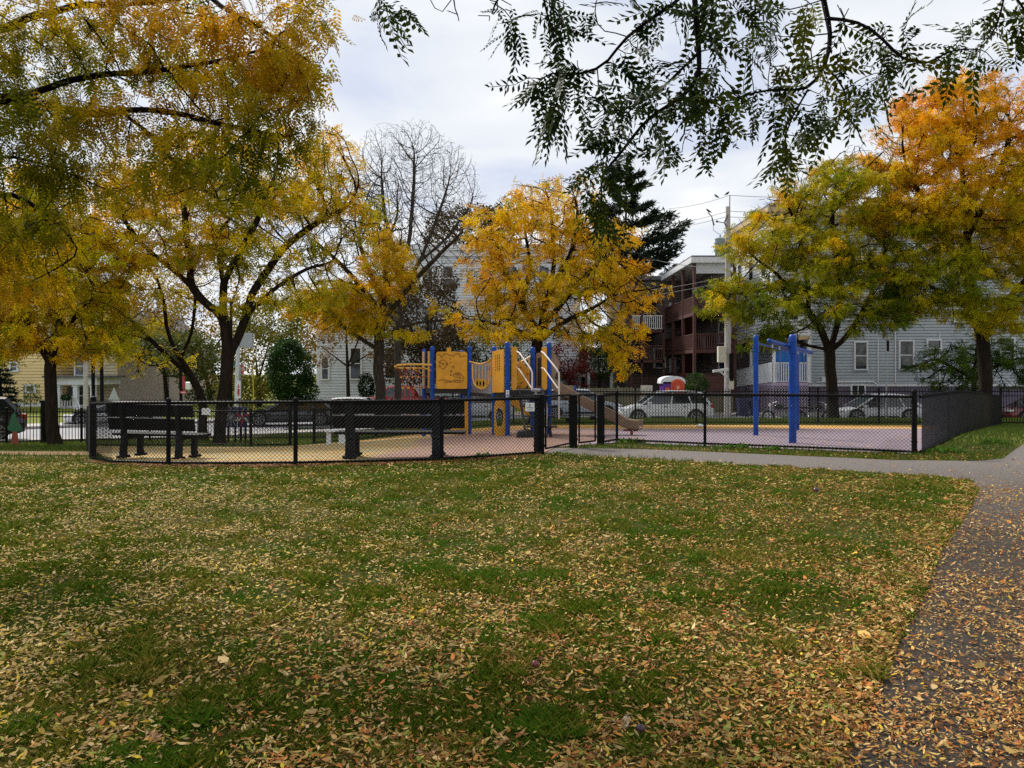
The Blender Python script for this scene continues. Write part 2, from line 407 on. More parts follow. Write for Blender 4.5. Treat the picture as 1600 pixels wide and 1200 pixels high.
def bushy(name,label,cat,base,blobs,n,size,c1,c2,trunk_r=.15,shell=.55,thr=.3,nf=1.2,group=None,bark='bark',mt='leaf_far'):
    root=thing(name,base,label,cat,group)
    pts=[];nr=[]; w=np.array([b[2]*b[3] for b in blobs],float); w/=w.sum()
    for b,q in zip(blobs,w):
        k=int(n*q); d=RS.randn(k,3); d/=np.linalg.norm(d,axis=1,keepdims=True); r=shell+(1-shell)*RS.rand(k)**.7
        r*= .82+.4*fbm(d*2.3+b[0]*.1,3)
        c=np.array(P(b[0],b[1],b[4])); e=np.array([b[2]*b[4]/F,b[5],b[3]*b[4]/F]); pts.append(c+d*r[:,None]*e); nr.append(d)
    pts=np.vstack(pts); nr=np.vstack(nr); m=fbm(pts*nf+5,2)>thr; pts=pts[m]; nr=nr[m]
    k=len(pts); t=np.clip(fbm(pts*1.5+9,3)*1.6-.3+RS.randn(k)*.12,0,1)[:,None]; cols=np.array(c1)*(1-t)+np.array(c2)*t
    d=nr*.7+RS.randn(k,3)*.7; d[:,2]-=.2
    W,FF,c=instance(LEAFQ,pts,d,RS.randn(k)*.9,size*(.7+.6*RS.rand(k)),cols)
    np_mesh('crown',W,FF,4,M[mt],root,cols=c)
    mb=MB(); top=P(blobs[0][0],blobs[0][1],blobs[0][4]); mb.tube([base,(base[0]*.6+top[0]*.4,base[1],base[2]*.5+top[2]*.5),top],[trunk_r,trunk_r*.7,trunk_r*.2],8)
    for b in blobs: mb.tube([(base[0]*.6+top[0]*.4,base[1],base[2]*.5+top[2]*.5),P(b[0],b[1],b[4])],[trunk_r*.45,trunk_r*.1],5)
    mb.obj('trunk',M[bark],root,smooth=True)
    return root
def GB(px,Y): x=PX(px,Y); return (x,Y,gz(x,Y))
def bp(px,py,Y): return P(px,py,Y)
GRP='honey locust trees around the playground'
def build_trees():
    # leftmost with stout trunk by iron fence
    Y=25.; b=GB(87,Y)
    locust('locust_tree','yellow-green locust by the left iron fence, stout single trunk left of the benches',b,
      [[b,P(81,640,Y),P(78,595,Y),P(76,562,Y)],[P(76,562,Y),P(55,530,Y),P(35,490,Y-1),P(20,440,Y-1)],[P(76,562,Y),P(92,520,Y),P(98,470,Y+1),P(90,400,Y+1)],[P(92,520,Y),P(125,490,Y-.5),P(150,455,Y-1)],[P(78,575,Y),P(110,545,Y),P(150,520,Y)]],
      [(90,490,115,70,Y,2.6),(30,430,90,90,Y,3),(120,400,90,80,Y,3),(50,330,90,60,Y,3),(20,530,60,30,Y,2),(150,540,50,28,Y-1,1.6),(-50,450,60,100,Y,3)],
      1500,.38,2.2,.55,.19,hue_fn(.48,.24,.45,off=3,zlo=2,zhi=6,dz=.03),nleaf=13,spread=.30,thr=.33,lscale=1.05,group=GRP)
    # twin trunks behind left bench
    Y=29.; b=GB(318,Y)
    locust('locust_tree','slender dark locust with trunk left of the twin, boughs sweeping far left',b,
      [[b,P(317,640,Y),P(312,612,Y),P(300,590,Y)],[P(300,590,Y),P(268,562,Y),P(240,535,Y),P(205,500,Y),P(170,480,Y)],[P(300,590,Y),P(282,560,Y),P(262,520,Y),P(256,470,Y),P(246,430,Y)],[P(282,560,Y),P(300,520,Y),P(306,470,Y),P(300,430,Y)],[P(240,535,Y),P(210,520,Y),P(160,535,Y-1),P(130,550,Y-1)]],
      [(220,470,80,60,Y,2.5),(280,430,70,60,Y,2.5),(170,430,50,60,Y,2.),(250,560,60,30,Y,2.),(160,530,40,25,Y,1.5)],
      1000,.40,2.4,.62,.17,hue_fn(.50,.15,.5,off=13),nleaf=5,spread=.32,thr=.50,group=GRP)
    Y=26.; b=GB(342,Y)
    locust('locust_tree','broad leaning locust behind the small bench, green-yellow crown with bare inner limbs',b,
      [[b,P(346,640,Y),P(352,600,Y),P(356,560,Y),P(353,510,Y),P(350,470,Y),P(346,420,Y+.5),P(338,370,Y+1)],
       [P(352,500,Y),P(325,478,Y),P(296,445,Y-.5),P(262,415,Y-1),P(235,395,Y-1),P(205,360,Y-1.5)],
       [P(356,560,Y),P(374,525,Y),P(384,495,Y),P(415,462,Y),P(445,440,Y),P(480,420,Y),P(520,410,Y)],
       [P(384,495,Y),P(392,460,Y),P(420,420,Y+.5),P(450,380,Y+1),P(500,345,Y+1),P(540,325,Y+1)],
       [P(346,440,Y),P(372,400,Y-1),P(400,350,Y-1.5),P(420,300,Y-2)],
       [P(296,445,Y-.5),P(300,400,Y),P(290,350,Y),P(285,300,Y)]],
      [(300,340,130,60,Y,3.5),(420,310,120,60,Y,4),(520,300,75,50,Y+1,2.5),(250,380,90,45,Y-1,2.5),(430,400,90,40,Y,3),(390,245,120,45,Y,3),(510,240,50,40,Y+1,2),(470,455,70,30,Y,2),(240,300,80,50,Y,2.5),(555,350,50,45,Y+1,2),(380,470,50,25,Y-2,1.5,.6)],
      2600,.33,2.0,.46,.19,hue_fn(.46,.18,.35,zlo=4.0,zhi=9,dz=.14,off=7),nleaf=7,spread=.27,thr=.455,nfreq=.62,group=GRP)
    # centre-left sparse
    Y=31.; b=GB(594,Y)
    locust('locust_tree','half-bare locust behind the rope net, yellow clumps on lower boughs only',b,
      [[b,P(594,620,Y),P(592,560,Y),P(592,520,Y),P(600,470,Y),P(603,430,Y),P(600,385,Y)],
       [P(590,550,Y),P(572,535,Y),P(552,522,Y),P(530,508,Y),P(510,475,Y),P(485,450,Y)],
       [P(594,512,Y),P(620,475,Y),P(645,440,Y),P(680,405,Y),P(715,370,Y),P(745,330,Y)],
       [P(594,500,Y),P(570,455,Y),P(545,425,Y),P(515,395,Y),P(490,375,Y)],
       [P(594,530,Y),P(615,515,Y),P(650,505,Y),P(690,500,Y)],[P(600,470,Y),P(575,420,Y),P(560,380,Y)]],
      [(600,400,70,70,Y,3),(530,400,70,50,Y,3),(520,480,70,40,Y,2.5),(680,380,60,50,Y,2.5),(640,500,80,30,Y,2.5),(590,320,70,50,Y,2.5)],
      2400,.36,2.2,.42,.20,hue_fn(.54,.13,.4,off=19),nleaf=8.5,spread=.30,thr=.40,group=GRP,bark='bark_grey',
      leafblobs=[(612,425,45,42,Y,3.2),(570,490,40,30,Y,3),(545,460,40,22,Y,3),(500,480,50,36,Y,3),(640,530,60,16,Y,3),(590,545,30,35,Y-1,2),(560,540,28,25,Y,2),(600,380,30,20,Y,2),(700,480,30,15,Y,2)])
    # bare tree
    Y=38.; b=GB(622,Y)
    locust('bare_tree','leafless grey tree with fine upright twigs against the sky, left of centre',b,
      [[b,P(622,560,Y),P(624,480,Y),P(626,430,Y)],[P(626,430,Y),P(612,380,Y),P(600,330,Y),P(596,270,Y)],[P(626,430,Y),P(640,370,Y),P(645,310,Y),P(648,240,Y)],[P(624,460,Y),P(655,410,Y),P(680,350,Y),P(700,290,Y)],[P(655,410,Y),P(700,370,Y),P(735,320,Y)]],
      [(650,290,75,95,Y,3.5),(610,270,55,70,Y,3),(700,290,48,65,Y,3),(570,330,40,60,Y,2.5),(740,340,30,45,Y,2)],
      4600,.27,1.5,.32,.17,None,nleaf=0,grav=.32,rtip=.0058,bark='bark_grey',group=None)
    # centre orange-yellow
    Y=30.; b=GB(835,Y)
    locust('locust_tree','golden-orange locust directly behind the climbing structure, twiggy top',b,
      [[b,P(836,600,Y),P(838,550,Y),P(842,520,Y)],[P(842,520,Y),P(815,480,Y),P(795,440,Y),P(780,390,Y),P(765,350,Y)],[P(842,520,Y),P(858,460,Y),P(866,410,Y),P(862,350,Y),P(858,310,Y)],[P(842,520,Y),P(880,470,Y),P(915,430,Y),P(950,395,Y),P(975,360,Y)],[P(858,460,Y),P(890,400,Y),P(905,350,Y),P(900,310,Y)],[P(842,530,Y),P(885,500,Y-1),P(925,482,Y-1.5)],[P(842,530,Y),P(790,510,Y-1),P(750,500,Y-1.5)],[P(815,480,Y),P(830,420,Y+1),P(820,350,Y+1)]],
      [(860,340,95,55,Y,3.2),(775,380,58,55,Y,2.8),(930,385,70,50,Y,2.8),(960,450,75,45,Y-.5,2.5),(850,450,120,55,Y,3.5),(755,500,50,25,Y-1,2),(1000,455,38,35,Y-1,1.8),(880,300,55,22,Y,2),(830,520,110,18,Y-2,2.),(985,545,25,45,Y-1,1.2,.7),(930,510,60,25,Y-1,2)],
      2700,.33,2.0,.44,.21,hue_fn(.56,.10,.4,zlo=3,zhi=8,dz=.12,off=29),nleaf=6,spread=.25,thr=.445,nfreq=.8,group=GRP)
    # right green-yellow
    Y=34.; b=GB(1302,Y)
    locust('locust_tree','green-yellow spreading locust behind the blue swing posts, low forked trunk',b,
      [[b,P(1300,620,Y),P(1297,580,Y),P(1297,548,Y)],[P(1297,548,Y),P(1270,542,Y),P(1245,532,Y-.5),P(1220,520,Y-1)],[P(1297,548,Y),P(1283,515,Y),P(1262,485,Y),P(1235,450,Y),P(1205,420,Y),P(1175,400,Y)],[P(1297,548,Y),P(1310,500,Y),P(1312,450,Y),P(1307,395,Y),P(1300,340,Y)],[P(1297,548,Y),P(1330,518,Y),P(1355,475,Y),P(1372,430,Y),P(1388,380,Y)],[P(1262,485,Y),P(1262,430,Y),P(1250,380,Y),P(1240,340,Y)],[P(1235,450,Y),P(1190,455,Y-1),P(1140,460,Y-1)]],
      [(1200,378,75,45,Y,3),(1235,330,60,35,Y,2.6),(1165,470,80,38,Y,3),(1290,312,100,52,Y,3.2),(1340,272,72,42,Y,2.5),(1375,390,70,70,Y,3),(1250,480,110,40,Y-1,3),(1350,490,75,35,Y-1,2.6),(1290,410,100,55,Y,3.5),(1125,450,38,28,Y,2),(1215,530,70,20,Y-1,2)],
      2300,.35,2.1,.5,.25,hue_fn(.25,.22,.45,zlo=4,zhi=9.5,dz=.22,off=37),nleaf=11,spread=.29,thr=.41,nfreq=.7,group=GRP)
    Y=33.; b=GB(1540,Y)
    locust('locust_tree','tallest locust at the right edge, orange top over green lower boughs',b,
      [[b,P(1541,600,Y),P(1539,560,Y),P(1537,535,Y)],[P(1537,535,Y),P(1522,490,Y),P(1514,430,Y),P(1510,370,Y),P(1506,300,Y),P(1500,230,Y)],[P(1537,535,Y),P(1556,495,Y),P(1580,460,Y),P(1610,430,Y),P(1640,380,Y)],[P(1514,430,Y),P(1480,380,Y),P(1450,330,Y),P(1425,280,Y)],[P(1510,370,Y),P(1545,310,Y),P(1570,250,Y),P(1580,190,Y)],[P(1522,490,Y),P(1480,460,Y-1),P(1440,440,Y-1.5),P(1410,430,Y-1.5)]],
      [(1500,168,100,52,Y,3),(1430,235,78,55,Y,3),(1575,220,80,75,Y,3.5),(1425,330,65,45,Y,2.8),(1515,320,110,70,Y,4),(1590,380,90,60,Y,3.5),(1460,430,75,45,Y-1,3),(1565,480,85,38,Y-1,3),(1650,300,70,130,Y,3.5),(1400,470,45,35,Y,2)],
      2600,.36,2.2,.5,.27,hue_fn(.36,.15,.45,zlo=5.5,zhi=11.5,dz=.40,off=43),nleaf=12,spread=.30,thr=.33,nfreq=.7,group=GRP)
    # small tree under the tall one
    Y=41.; b=GB(1522,Y)
    locust('small_tree','small open green tree in front of the grey house, right side',b,
      [[b,P(1522,610,Y),P(1521,585,Y)],[P(1521,590,Y),P(1490,575,Y),P(1460,560,Y)],[P(1521,585,Y),P(1525,555,Y),P(1530,530,Y)],[P(1521,590,Y),P(1560,570,Y),P(1590,560,Y)]],
      [(1480,570,50,35,Y,2.5),(1540,550,50,35,Y,2.5),(1590,575,45,35,Y,2.5),(1490,600,50,16,Y,2)],
      600,.3,2,.45,.09,hue_fn(.06,.14,.6,off=5),nleaf=5,spread=.22,thr=.40,rtip=.008)
    # near canopy, left
    Y=7.; b=(-7.0,6.0,0.)
    def q(a,c,y=7.): return P(a,c,y)
    locust('overhanging_tree','large near locust overhanging the top left corner, amber and olive leaves',b,
      [[b,(-7.0,6.0,1.5),(-6.8,6.1,2.8),(-6.0,6.4,3.6),q(-60,165),q(0,155),q(55,143),q(110,126),q(165,115),q(215,115),q(275,108),q(340,95),q(410,75)],
       [q(25,150),q(60,158),q(95,172),q(150,182),q(185,172),q(230,205),q(270,250),q(305,288),q(345,315,6.6)],
       [q(185,172),q(260,172,6.8),(q(330,190,6.6)),q(400,205,6.4),q(460,215,6.4)],
       [(-6.9,6.05,2.2),(-6.4,6.3,4.),q(-40,60),q(20,40),q(70,18),q(150,8),q(240,3),q(320,-10)],
       [q(70,18),q(120,70,7.6),q(170,110,8),q(220,140,8)],
       [q(320,-10),q(380,30,6.5),q(430,60,6.5),q(480,95,6.5)],
       [(-6.8,6.1,2.8),q(-60,330,7.5),q(20,300,7.5),q(70,330,7.5),q(110,370,7.5),q(140,410,7.5)],
       [q(-30,315,7.5),q(0,240,7),q(60,255,7),q(120,275,7),q(170,300,7)]],
      [(100,60,110,60,7,1.),(240,60,110,60,7,1.1),(380,80,100,65,6.8,1.),(450,100,60,70,6.6,.8),(330,180,110,60,6.6,.9),(330,265,100,45,6.5,.7),(160,200,110,45,7,.9),(80,240,110,50,7.2,.9),(440,200,55,50,6.5,.6),(60,350,90,60,7.6,.9),(480,40,40,60,6.6,.5),(30,150,80,50,7.3,.9),(230,290,70,25,6.8,.6),(40,430,60,50,7.8,.8)],
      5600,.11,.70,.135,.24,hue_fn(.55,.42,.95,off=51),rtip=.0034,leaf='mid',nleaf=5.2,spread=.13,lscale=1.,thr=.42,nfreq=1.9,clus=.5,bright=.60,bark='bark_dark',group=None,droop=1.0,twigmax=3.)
    # near canopy overhead
    y0=3.6
    def w(a,c,y=y0): return P(a,c,y)
    b=(2.6,-2.8,0.)
    locust('overhanging_tree','near locust boughs hanging into the top right, dark feathery leaves on the sky',b,
      [[b,(2.6,-2.8,2.2),(2.4,-2.2,3.4),(2.1,-.6,4.6),(1.8,1.2,5.),(1.4,2.6,4.7),w(1150,-260),w(1100,-100),w(1083,0),w(1089,50),w(1091,82),w(1096,107),w(1087,130),w(1067,152),w(1035,172),w(1005,195),w(985,217),w(972,238),w(950,262)],
       [w(1091,82),w(1062,108),w(1032,140),w(1003,160),w(972,175)],
       [w(1100,-100),w(1070,-5),w(1030,20),w(1000,42),w(978,57),w(963,75),w(951,97),w(933,108),w(905,118),w(860,110)],
       [w(978,57),w(965,48),w(940,55)],
       [w(1067,152),w(1075,180),w(1070,215)],
       [(1.8,1.2,5.),(2.2,2.8,4.6),w(1290,-150),w(1285,0),w(1296,30),w(1298,70),w(1291,106)],
       [w(1296,30),w(1340,34),w(1378,58),w(1396,84),w(1445,100,3.9),w(1478,80,3.9)],
       [w(1291,106),w(1262,140),w(1238,180),w(1225,210),w(1222,240)],
       [w(1291,106),w(1320,140),w(1325,180)],[w(1262,140),w(1200,140),w(1160,150),w(1130,160)],
       [(2.2,2.8,4.6),w(1600,-100),w(1575,-20),w(1560,40),w(1530,80)],[w(1575,-20),w(1620,40),w(1600,90)],
       [(1.4,2.6,4.7),w(800,-150),w(830,-60),w(850,0),w(862,45),w(868,80)],
       [w(800,-150),w(720,-60),w(705,0),w(690,30)],[w(830,-60),w(780,-10),w(765,25)],[w(720,-60),w(620,-50),w(585,-10),w(592,25)]],
      [(1000,80,60,45,y0,.3),(880,125,55,35,y0,.25),(930,170,70,40,y0,.3),(1010,170,60,50,y0,.3),(1060,220,45,35,y0,.25),(950,235,50,30,y0,.25),(935,290,28,50,y0,.2,2.6),(940,345,20,30,y0,.15,2.),(835,125,36,22,y0,.15),(870,170,40,25,y0,.2),(1100,150,50,60,y0,.3),(1150,170,45,40,y0,.3),
       (1200,60,60,60,y0,.3),(1280,60,60,60,y0,.3),(1330,120,60,50,y0,.3),(1300,170,50,35,y0,.25),(1235,225,32,42,y0,.2),(1380,70,50,40,y0+.2,.3),(1420,110,35,20,y0+.2,.2),(1230,130,40,40,y0,.3),
       (1550,40,50,60,y0+.2,.3),(1590,70,40,45,y0+.2,.3),(1510,90,25,40,y0+.2,.2),(860,55,40,35,y0,.25),(800,30,40,30,y0,.25),(740,15,45,25,y0,.25),(600,5,40,22,y0,.2),(690,0,50,14,y0,.2),(1120,20,60,30,y0,.3),(1180,10,60,30,y0,.3),(900,10,50,16,y0,.2),(1010,10,50,20,y0,.2)],
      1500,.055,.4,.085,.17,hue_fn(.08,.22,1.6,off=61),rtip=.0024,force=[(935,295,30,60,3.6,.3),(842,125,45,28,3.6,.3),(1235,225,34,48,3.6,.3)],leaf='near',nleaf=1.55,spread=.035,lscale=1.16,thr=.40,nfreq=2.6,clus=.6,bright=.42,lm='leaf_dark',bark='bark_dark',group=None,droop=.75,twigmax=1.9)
# ================= ground =================
def gridsheet(name,xs,ys,zoff,material,inside=None,zf=None):
    XX,YY=np.meshgrid(xs,ys); Z=ground(XX,YY)+zoff
    V=np.stack([XX.ravel(),YY.ravel(),Z.ravel()],1); nx=len(xs)
    i,j=np.meshgrid(np.arange(nx-1),np.arange(len(ys)-1)); a=(j*nx+i).ravel()
    Fq=np.stack([a,a+1,a+nx+1,a+nx],1)
    o=np_mesh(name,V,Fq.ravel(),4,material,smooth=True); o['kind']='structure'; return o
def polysheet(name,poly,zoff,material,step=.5):
    """polygon sheet following the terrain"""
    import bmesh
    from mathutils.geometry import delaunay_2d_cdt
    pts=[]; n=len(poly)
    for i in range(n):
        a=np.array(poly[i],float); b=np.array(poly[(i+1)%n],float); m=max(1,int(np.linalg.norm(b-a)/step))
        for k in range(m): pts.append(a+(b-a)*k/m)
    nb=len(pts); P2=np.array(pts); mn=P2.min(0); mx=P2.max(0)
    def ins(x,y):
        c=False; j=n-1
        for i in range(n):
            xi,yi=poly[i]; xj,yj=poly[j]
            if (yi>y)!=(yj>y) and x<(xj-xi)*(y-yi)/(yj-yi)+xi: c=not c
            j=i
        return c
    for x in np.arange(mn[0],mx[0],step):
        for y in np.arange(math.floor(mn[1]),mx[1],step):
            if ins(x,y) : pts.append(np.array([x,y]))
    vs,es,fs,_,_,_=delaunay_2d_cdt([Vector(p) for p in pts],[(i,(i+1)%nb) for i in range(nb)],[],1,1e-5)
    V=np.array([[v.x,v.y,0] for v in vs]); V[:,2]=ground(V[:,0],V[:,1])+zoff
    o=np_mesh(name,V,np.array([list(f) for f in fs]).ravel(),3,material,smooth=True); o['kind']='structure'; return o
def ribbon(name,cl,o0,o1,zoff,material,kerb=0.,kind='structure'):
    c=np.array(cl,float); 
    L=np.r_[0,np.cumsum(np.linalg.norm(np.diff(c,axis=0),axis=1))]; t=np.arange(0,L[-1],1.); c=np.stack([np.interp(t,L,c[:,0]),np.interp(t,L,c[:,1])],1)
    for _ in range(12): c[1:-1]=c[1:-1]*.5+.25*(c[:-2]+c[2:])
    d=np.gradient(c,axis=0); d/=np.linalg.norm(d,axis=1,keepdims=True); nrm=np.stack([-d[:,1],d[:,0]],1); mb=MB()
    m=max(1,int(abs(o1-o0)/1.)); of=np.linspace(o0,o1,m+1)
    Z=lambda p: gz(p[0],p[1])+zoff
    for k in range(len(c)-1):
        for a,b in zip(of[:-1],of[1:]):
            q=[c[k]+nrm[k]*a,c[k+1]+nrm[k+1]*a,c[k+1]+nrm[k+1]*b,c[k]+nrm[k]*b]; mb.face([(p[0],p[1],Z(p)) for p in q][::1 if a>b else -1])
        if kerb:
            for a,s in ((o0,1),(o1,-1)):
                p,q=c[k]+nrm[k]*a,c[k+1]+nrm[k+1]*a; mb.face([(p[0],p[1],Z(p)),(q[0],q[1],Z(q)),(q[0],q[1],Z(q)-kerb-.2),(p[0],p[1],Z(p)-kerb-.2)][::s])
    o=mb.obj(name,material); o['kind']=kind; return o
def nodes_mat(name):
    m=bpy.data.materials.new(name); m.use_nodes=True; M[name]=m; return m,m.node_tree.nodes,m.node_tree.links
def ramp(N,L,src,stops,interp='LINEAR'):
    r=N.new('ShaderNodeValToRGB'); r.color_ramp.interpolation=interp
    e=r.color_ramp.elements
    while len(e)<len(stops): e.new(.5)
    for k,(p,c) in enumerate(stops): e[k].position=p; e[k].color=(*c,1) if len(c)==3 else (c[0],)*3+(1,)
    L.new(src,r.inputs[0]); return r
def noise(N,L,co,scale,detail=4,rough=.55,st=None):
    n=N.new('ShaderNodeTexNoise'); n.inputs['Scale'].default_value=scale; n.inputs['Detail'].default_value=detail; n.inputs['Roughness'].default_value=rough
    if st:
        mp=N.new('ShaderNodeMapping'); mp.inputs['Scale'].default_value=st; L.new(co,mp.inputs[0]); co=mp.outputs[0]
    L.new(co,n.inputs[0]); return n
def mixc(N,L,f,a,b):
    m=N.new('ShaderNodeMix'); m.data_type='RGBA'
    for s,v in ((0,f),(6,a),(7,b)):
        if hasattr(v,'links'): L.new(v,m.inputs[s])
        else: m.inputs[s].default_value=v if s==0 else (*v,1)
    return m.outputs[2]
def ground_mats():
    m,N,L=nodes_mat('lawn'); b=N['Principled BSDF']; b.inputs['Roughness'].default_value=.95; b.inputs['Specular IOR Level'].default_value=.1
    tc=N.new('ShaderNodeTexCoord').outputs['Object']
    n1=noise(N,L,tc,.9,5,.6); n2=noise(N,L,tc,28,5,.7); n3=noise(N,L,tc,6,4,.6)
    grass=ramp(N,L,n2.outputs[0],[(.3,(.014,.024,.004)),(.5,(.04,.06,.009)),(.7,(.09,.11,.02))])
    soil=ramp(N,L,n2.outputs[0],[(.3,(.018,.011,.005)),(.48,(.07,.045,.015)),(.62,(.16,.10,.03)),(.75,(.25,.17,.06))])
    ad=N.new('ShaderNodeMath'); ad.operation='ADD'; L.new(n1.outputs[0],ad.inputs[0]); L.new(n3.outputs[0],ad.inputs[1])
    f=ramp(N,L,ad.outputs[0],[(.42,(0,0,0)),(.60,(1,1,1))]); mu=N.new('ShaderNodeMath'); mu.operation='MULTIPLY'; mu.inputs[1].default_value=.5
    L.new(ad.outputs[0],mu.inputs[0]); L.new(mu.outputs[0],f.inputs[0])
    # far lawns (beyond the playground) are greener, and brightened in the colour as if sunlit
    sp=N.new('ShaderNodeSeparateXYZ'); L.new(tc,sp.inputs[0]); mr=N.new('ShaderNodeMapRange'); mr.inputs[1].default_value=15.5; mr.inputs[2].default_value=18; L.new(sp.outputs[1],mr.inputs[0])
    far=ramp(N,L,n3.outputs[0],[(.3,(.08,.12,.015)),(.7,(.22,.22,.04))])
    c=mixc(N,L,f.outputs[0],grass.outputs[0],soil.outputs[0]); c=mixc(N,L,mr.outputs[0],c,far.outputs[0])
    # worn dirt track at the far left
    L.new(c,b.inputs['Base Color'])
    bp=N.new('ShaderNodeBump'); bp.inputs['Strength'].default_value=.9; bp.inputs['Distance'].default_value=.03; L.new(n2.outputs[0],bp.inputs['Height']); L.new(bp.outputs[0],b.inputs['Normal'])
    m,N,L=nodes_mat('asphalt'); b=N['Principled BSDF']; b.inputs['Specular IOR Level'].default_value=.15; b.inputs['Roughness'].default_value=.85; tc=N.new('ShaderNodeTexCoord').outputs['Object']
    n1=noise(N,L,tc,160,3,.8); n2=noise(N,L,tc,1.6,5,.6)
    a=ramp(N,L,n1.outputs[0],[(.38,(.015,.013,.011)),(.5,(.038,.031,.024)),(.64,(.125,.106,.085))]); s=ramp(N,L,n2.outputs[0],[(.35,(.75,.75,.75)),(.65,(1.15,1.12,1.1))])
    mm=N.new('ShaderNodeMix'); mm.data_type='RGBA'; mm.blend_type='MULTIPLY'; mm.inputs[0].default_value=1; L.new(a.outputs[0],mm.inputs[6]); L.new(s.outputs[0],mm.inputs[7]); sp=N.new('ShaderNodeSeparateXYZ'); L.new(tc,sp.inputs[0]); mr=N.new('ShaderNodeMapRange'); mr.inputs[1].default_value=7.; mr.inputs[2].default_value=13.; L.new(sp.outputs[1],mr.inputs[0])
    n5=noise(N,L,tc,45,5,.75); lt=ramp(N,L,n5.outputs[0],[(.3,(.075,.065,.058)),(.5,(.14,.122,.11)),(.7,(.21,.187,.17))]); L.new(mixc(N,L,mr.outputs[0],mm.outputs[2],lt.outputs[0]),b.inputs['Base Color'])  # path lightens with distance: grazing sky sheen put into the asphalt colour
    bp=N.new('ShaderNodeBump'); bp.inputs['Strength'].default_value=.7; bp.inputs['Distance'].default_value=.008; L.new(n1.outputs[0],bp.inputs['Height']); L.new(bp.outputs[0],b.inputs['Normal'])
    mat('path_light',(.24,.215,.20),rough=.9,var=.22,scale=9,bump=.5,bscale=80)
    M['path_light']=MATS['path_light']; M['road']=mat('road',(.19,.19,.20),rough=.8,var=.12,scale=1.2,bump=.3,bscale=60); M['concrete']=mat('concrete',(.36,.34,.32),rough=.9,var=.12,scale=3)
    M['dirt']=mat('dirt',(.55,.33,.17),rough=.95,var=.25,scale=3,bump=.5,bscale=30)
    # poured rubber surface: coloured zones by place
    m,N,L=nodes_mat('rubber'); b=N['Principled BSDF']; b.inputs['Specular IOR Level'].default_value=.12; b.inputs['Roughness'].default_value=.85; tc=N.new('ShaderNodeTexCoord').outputs['Object']
    n1=noise(N,L,tc,.35,2,.5); n2=noise(N,L,tc,90,3,.7); n3=noise(N,L,tc,1.2,4,.6)
    sp=N.new('ShaderNodeSeparateXYZ'); L.new(tc,sp.inputs[0])
    def mth(op,a,c):
        q=N.new('ShaderNodeMath'); q.operation=op
        for k,v in ((0,a),(1,c)):
            if hasattr(v,'links'): L.new(v,q.inputs[k])
            else: q.inputs[k].default_value=v
        return q.outputs[0]
    wob=mth('MULTIPLY',mth('SUBTRACT',n1.outputs[0],.5),5.)
    x=mth('ADD',sp.outputs[0],wob); y=mth('ADD',sp.outputs[1],mth('MULTIPLY',wob,.35))
    left=ramp(N,L,n3.outputs[0],[(.34,(.36,.22,.085)),(.5,(.40,.28,.11)),(.58,(.28,.26,.15)),(.66,(.40,.22,.09))])
    fx=N.new('ShaderNodeMapRange'); fx.inputs[1].default_value=-2.6; fx.inputs[2].default_value=-1.9; L.new(x,fx.inputs[0])
    fp=N.new('ShaderNodeMapRange'); fp.inputs[1].default_value=1.6; fp.inputs[2].default_value=2.6; L.new(x,fp.inputs[0])
    fy=N.new('ShaderNodeMapRange'); fy.inputs[1].default_value=24.2; fy.inputs[2].default_value=24.7; L.new(y,fy.inputs[0])
    pink=mixc(N,L,fp.outputs[0],(.29,.18,.14),(.235,.185,.215)); c=mixc(N,L,fx.outputs[0],left.outputs[0],pink); c=mixc(N,L,fy.outputs[0],c,(.52,.30,.10))
    sc=ramp(N,L,n2.outputs[0],[(.3,(.75,.75,.75)),(.7,(1.2,1.2,1.2))]); mm=N.new('ShaderNodeMix'); mm.data_type='RGBA'; mm.blend_type='MULTIPLY'; mm.inputs[0].default_value=1
    L.new(c,mm.inputs[6]); L.new(sc.outputs[0],mm.inputs[7]); L.new(mm.outputs[2],b.inputs['Base Color'])
PATH_L=[(1.02,1.9),(1.3,3.02),(1.77,3.74),(2.57,4.93),(3.9,6.93),(5.1,8.6),(6.1,10.1),(6.45,10.9)]
PATH=[(4.2,1.9)]+[]
def path_left_x(y): return np.interp(y,[p[1] for p in PATH_L],[p[0] for p in PATH_L])
BR_LO=[(6.45,10.9),(6.2,11.3),(5.6,11.75),(4.1,12.6),(2.25,13.65),(.55,14.5)]
BR_HI=[(.75,15.7),(2.5,15.4),(4.2,14.6),(6.65,13.45),(8.0,13.3),(8.7,13.7),(11.3,17.),(15.5,22.5),(19,27)]
PLAY=[(-5.6,13.0),(-3.5,12.85),(-1.2,13.3),(.5,14.2),(.9,15.8),(2.3,16.9),(7.42,14.35),(11.2,19.5),(15.,24.8),(18.2,29.2),(0,29.3),(-4,27.5),(-6.6,22.7),(-13,23.6),(-10.2,18.9),(-7.7,14.7)]
def in_poly(x,y,poly):
    c=np.zeros(len(x),bool); n=len(poly); j=n-1
    for i in range(n):
        xi,yi=poly[i]; xj,yj=poly[j]
        if yi!=yj: c^=((yi>y)!=(yj>y))&(x<(xj-xi)*(y-yi)/(yj-yi)+xi)
        j=i
    return c
ROADC=[(-60,-2),(-45,10),(-32,22),(-20,32),(-9,38.5),(4,41.4),(20,41.6),(90,41.6)]
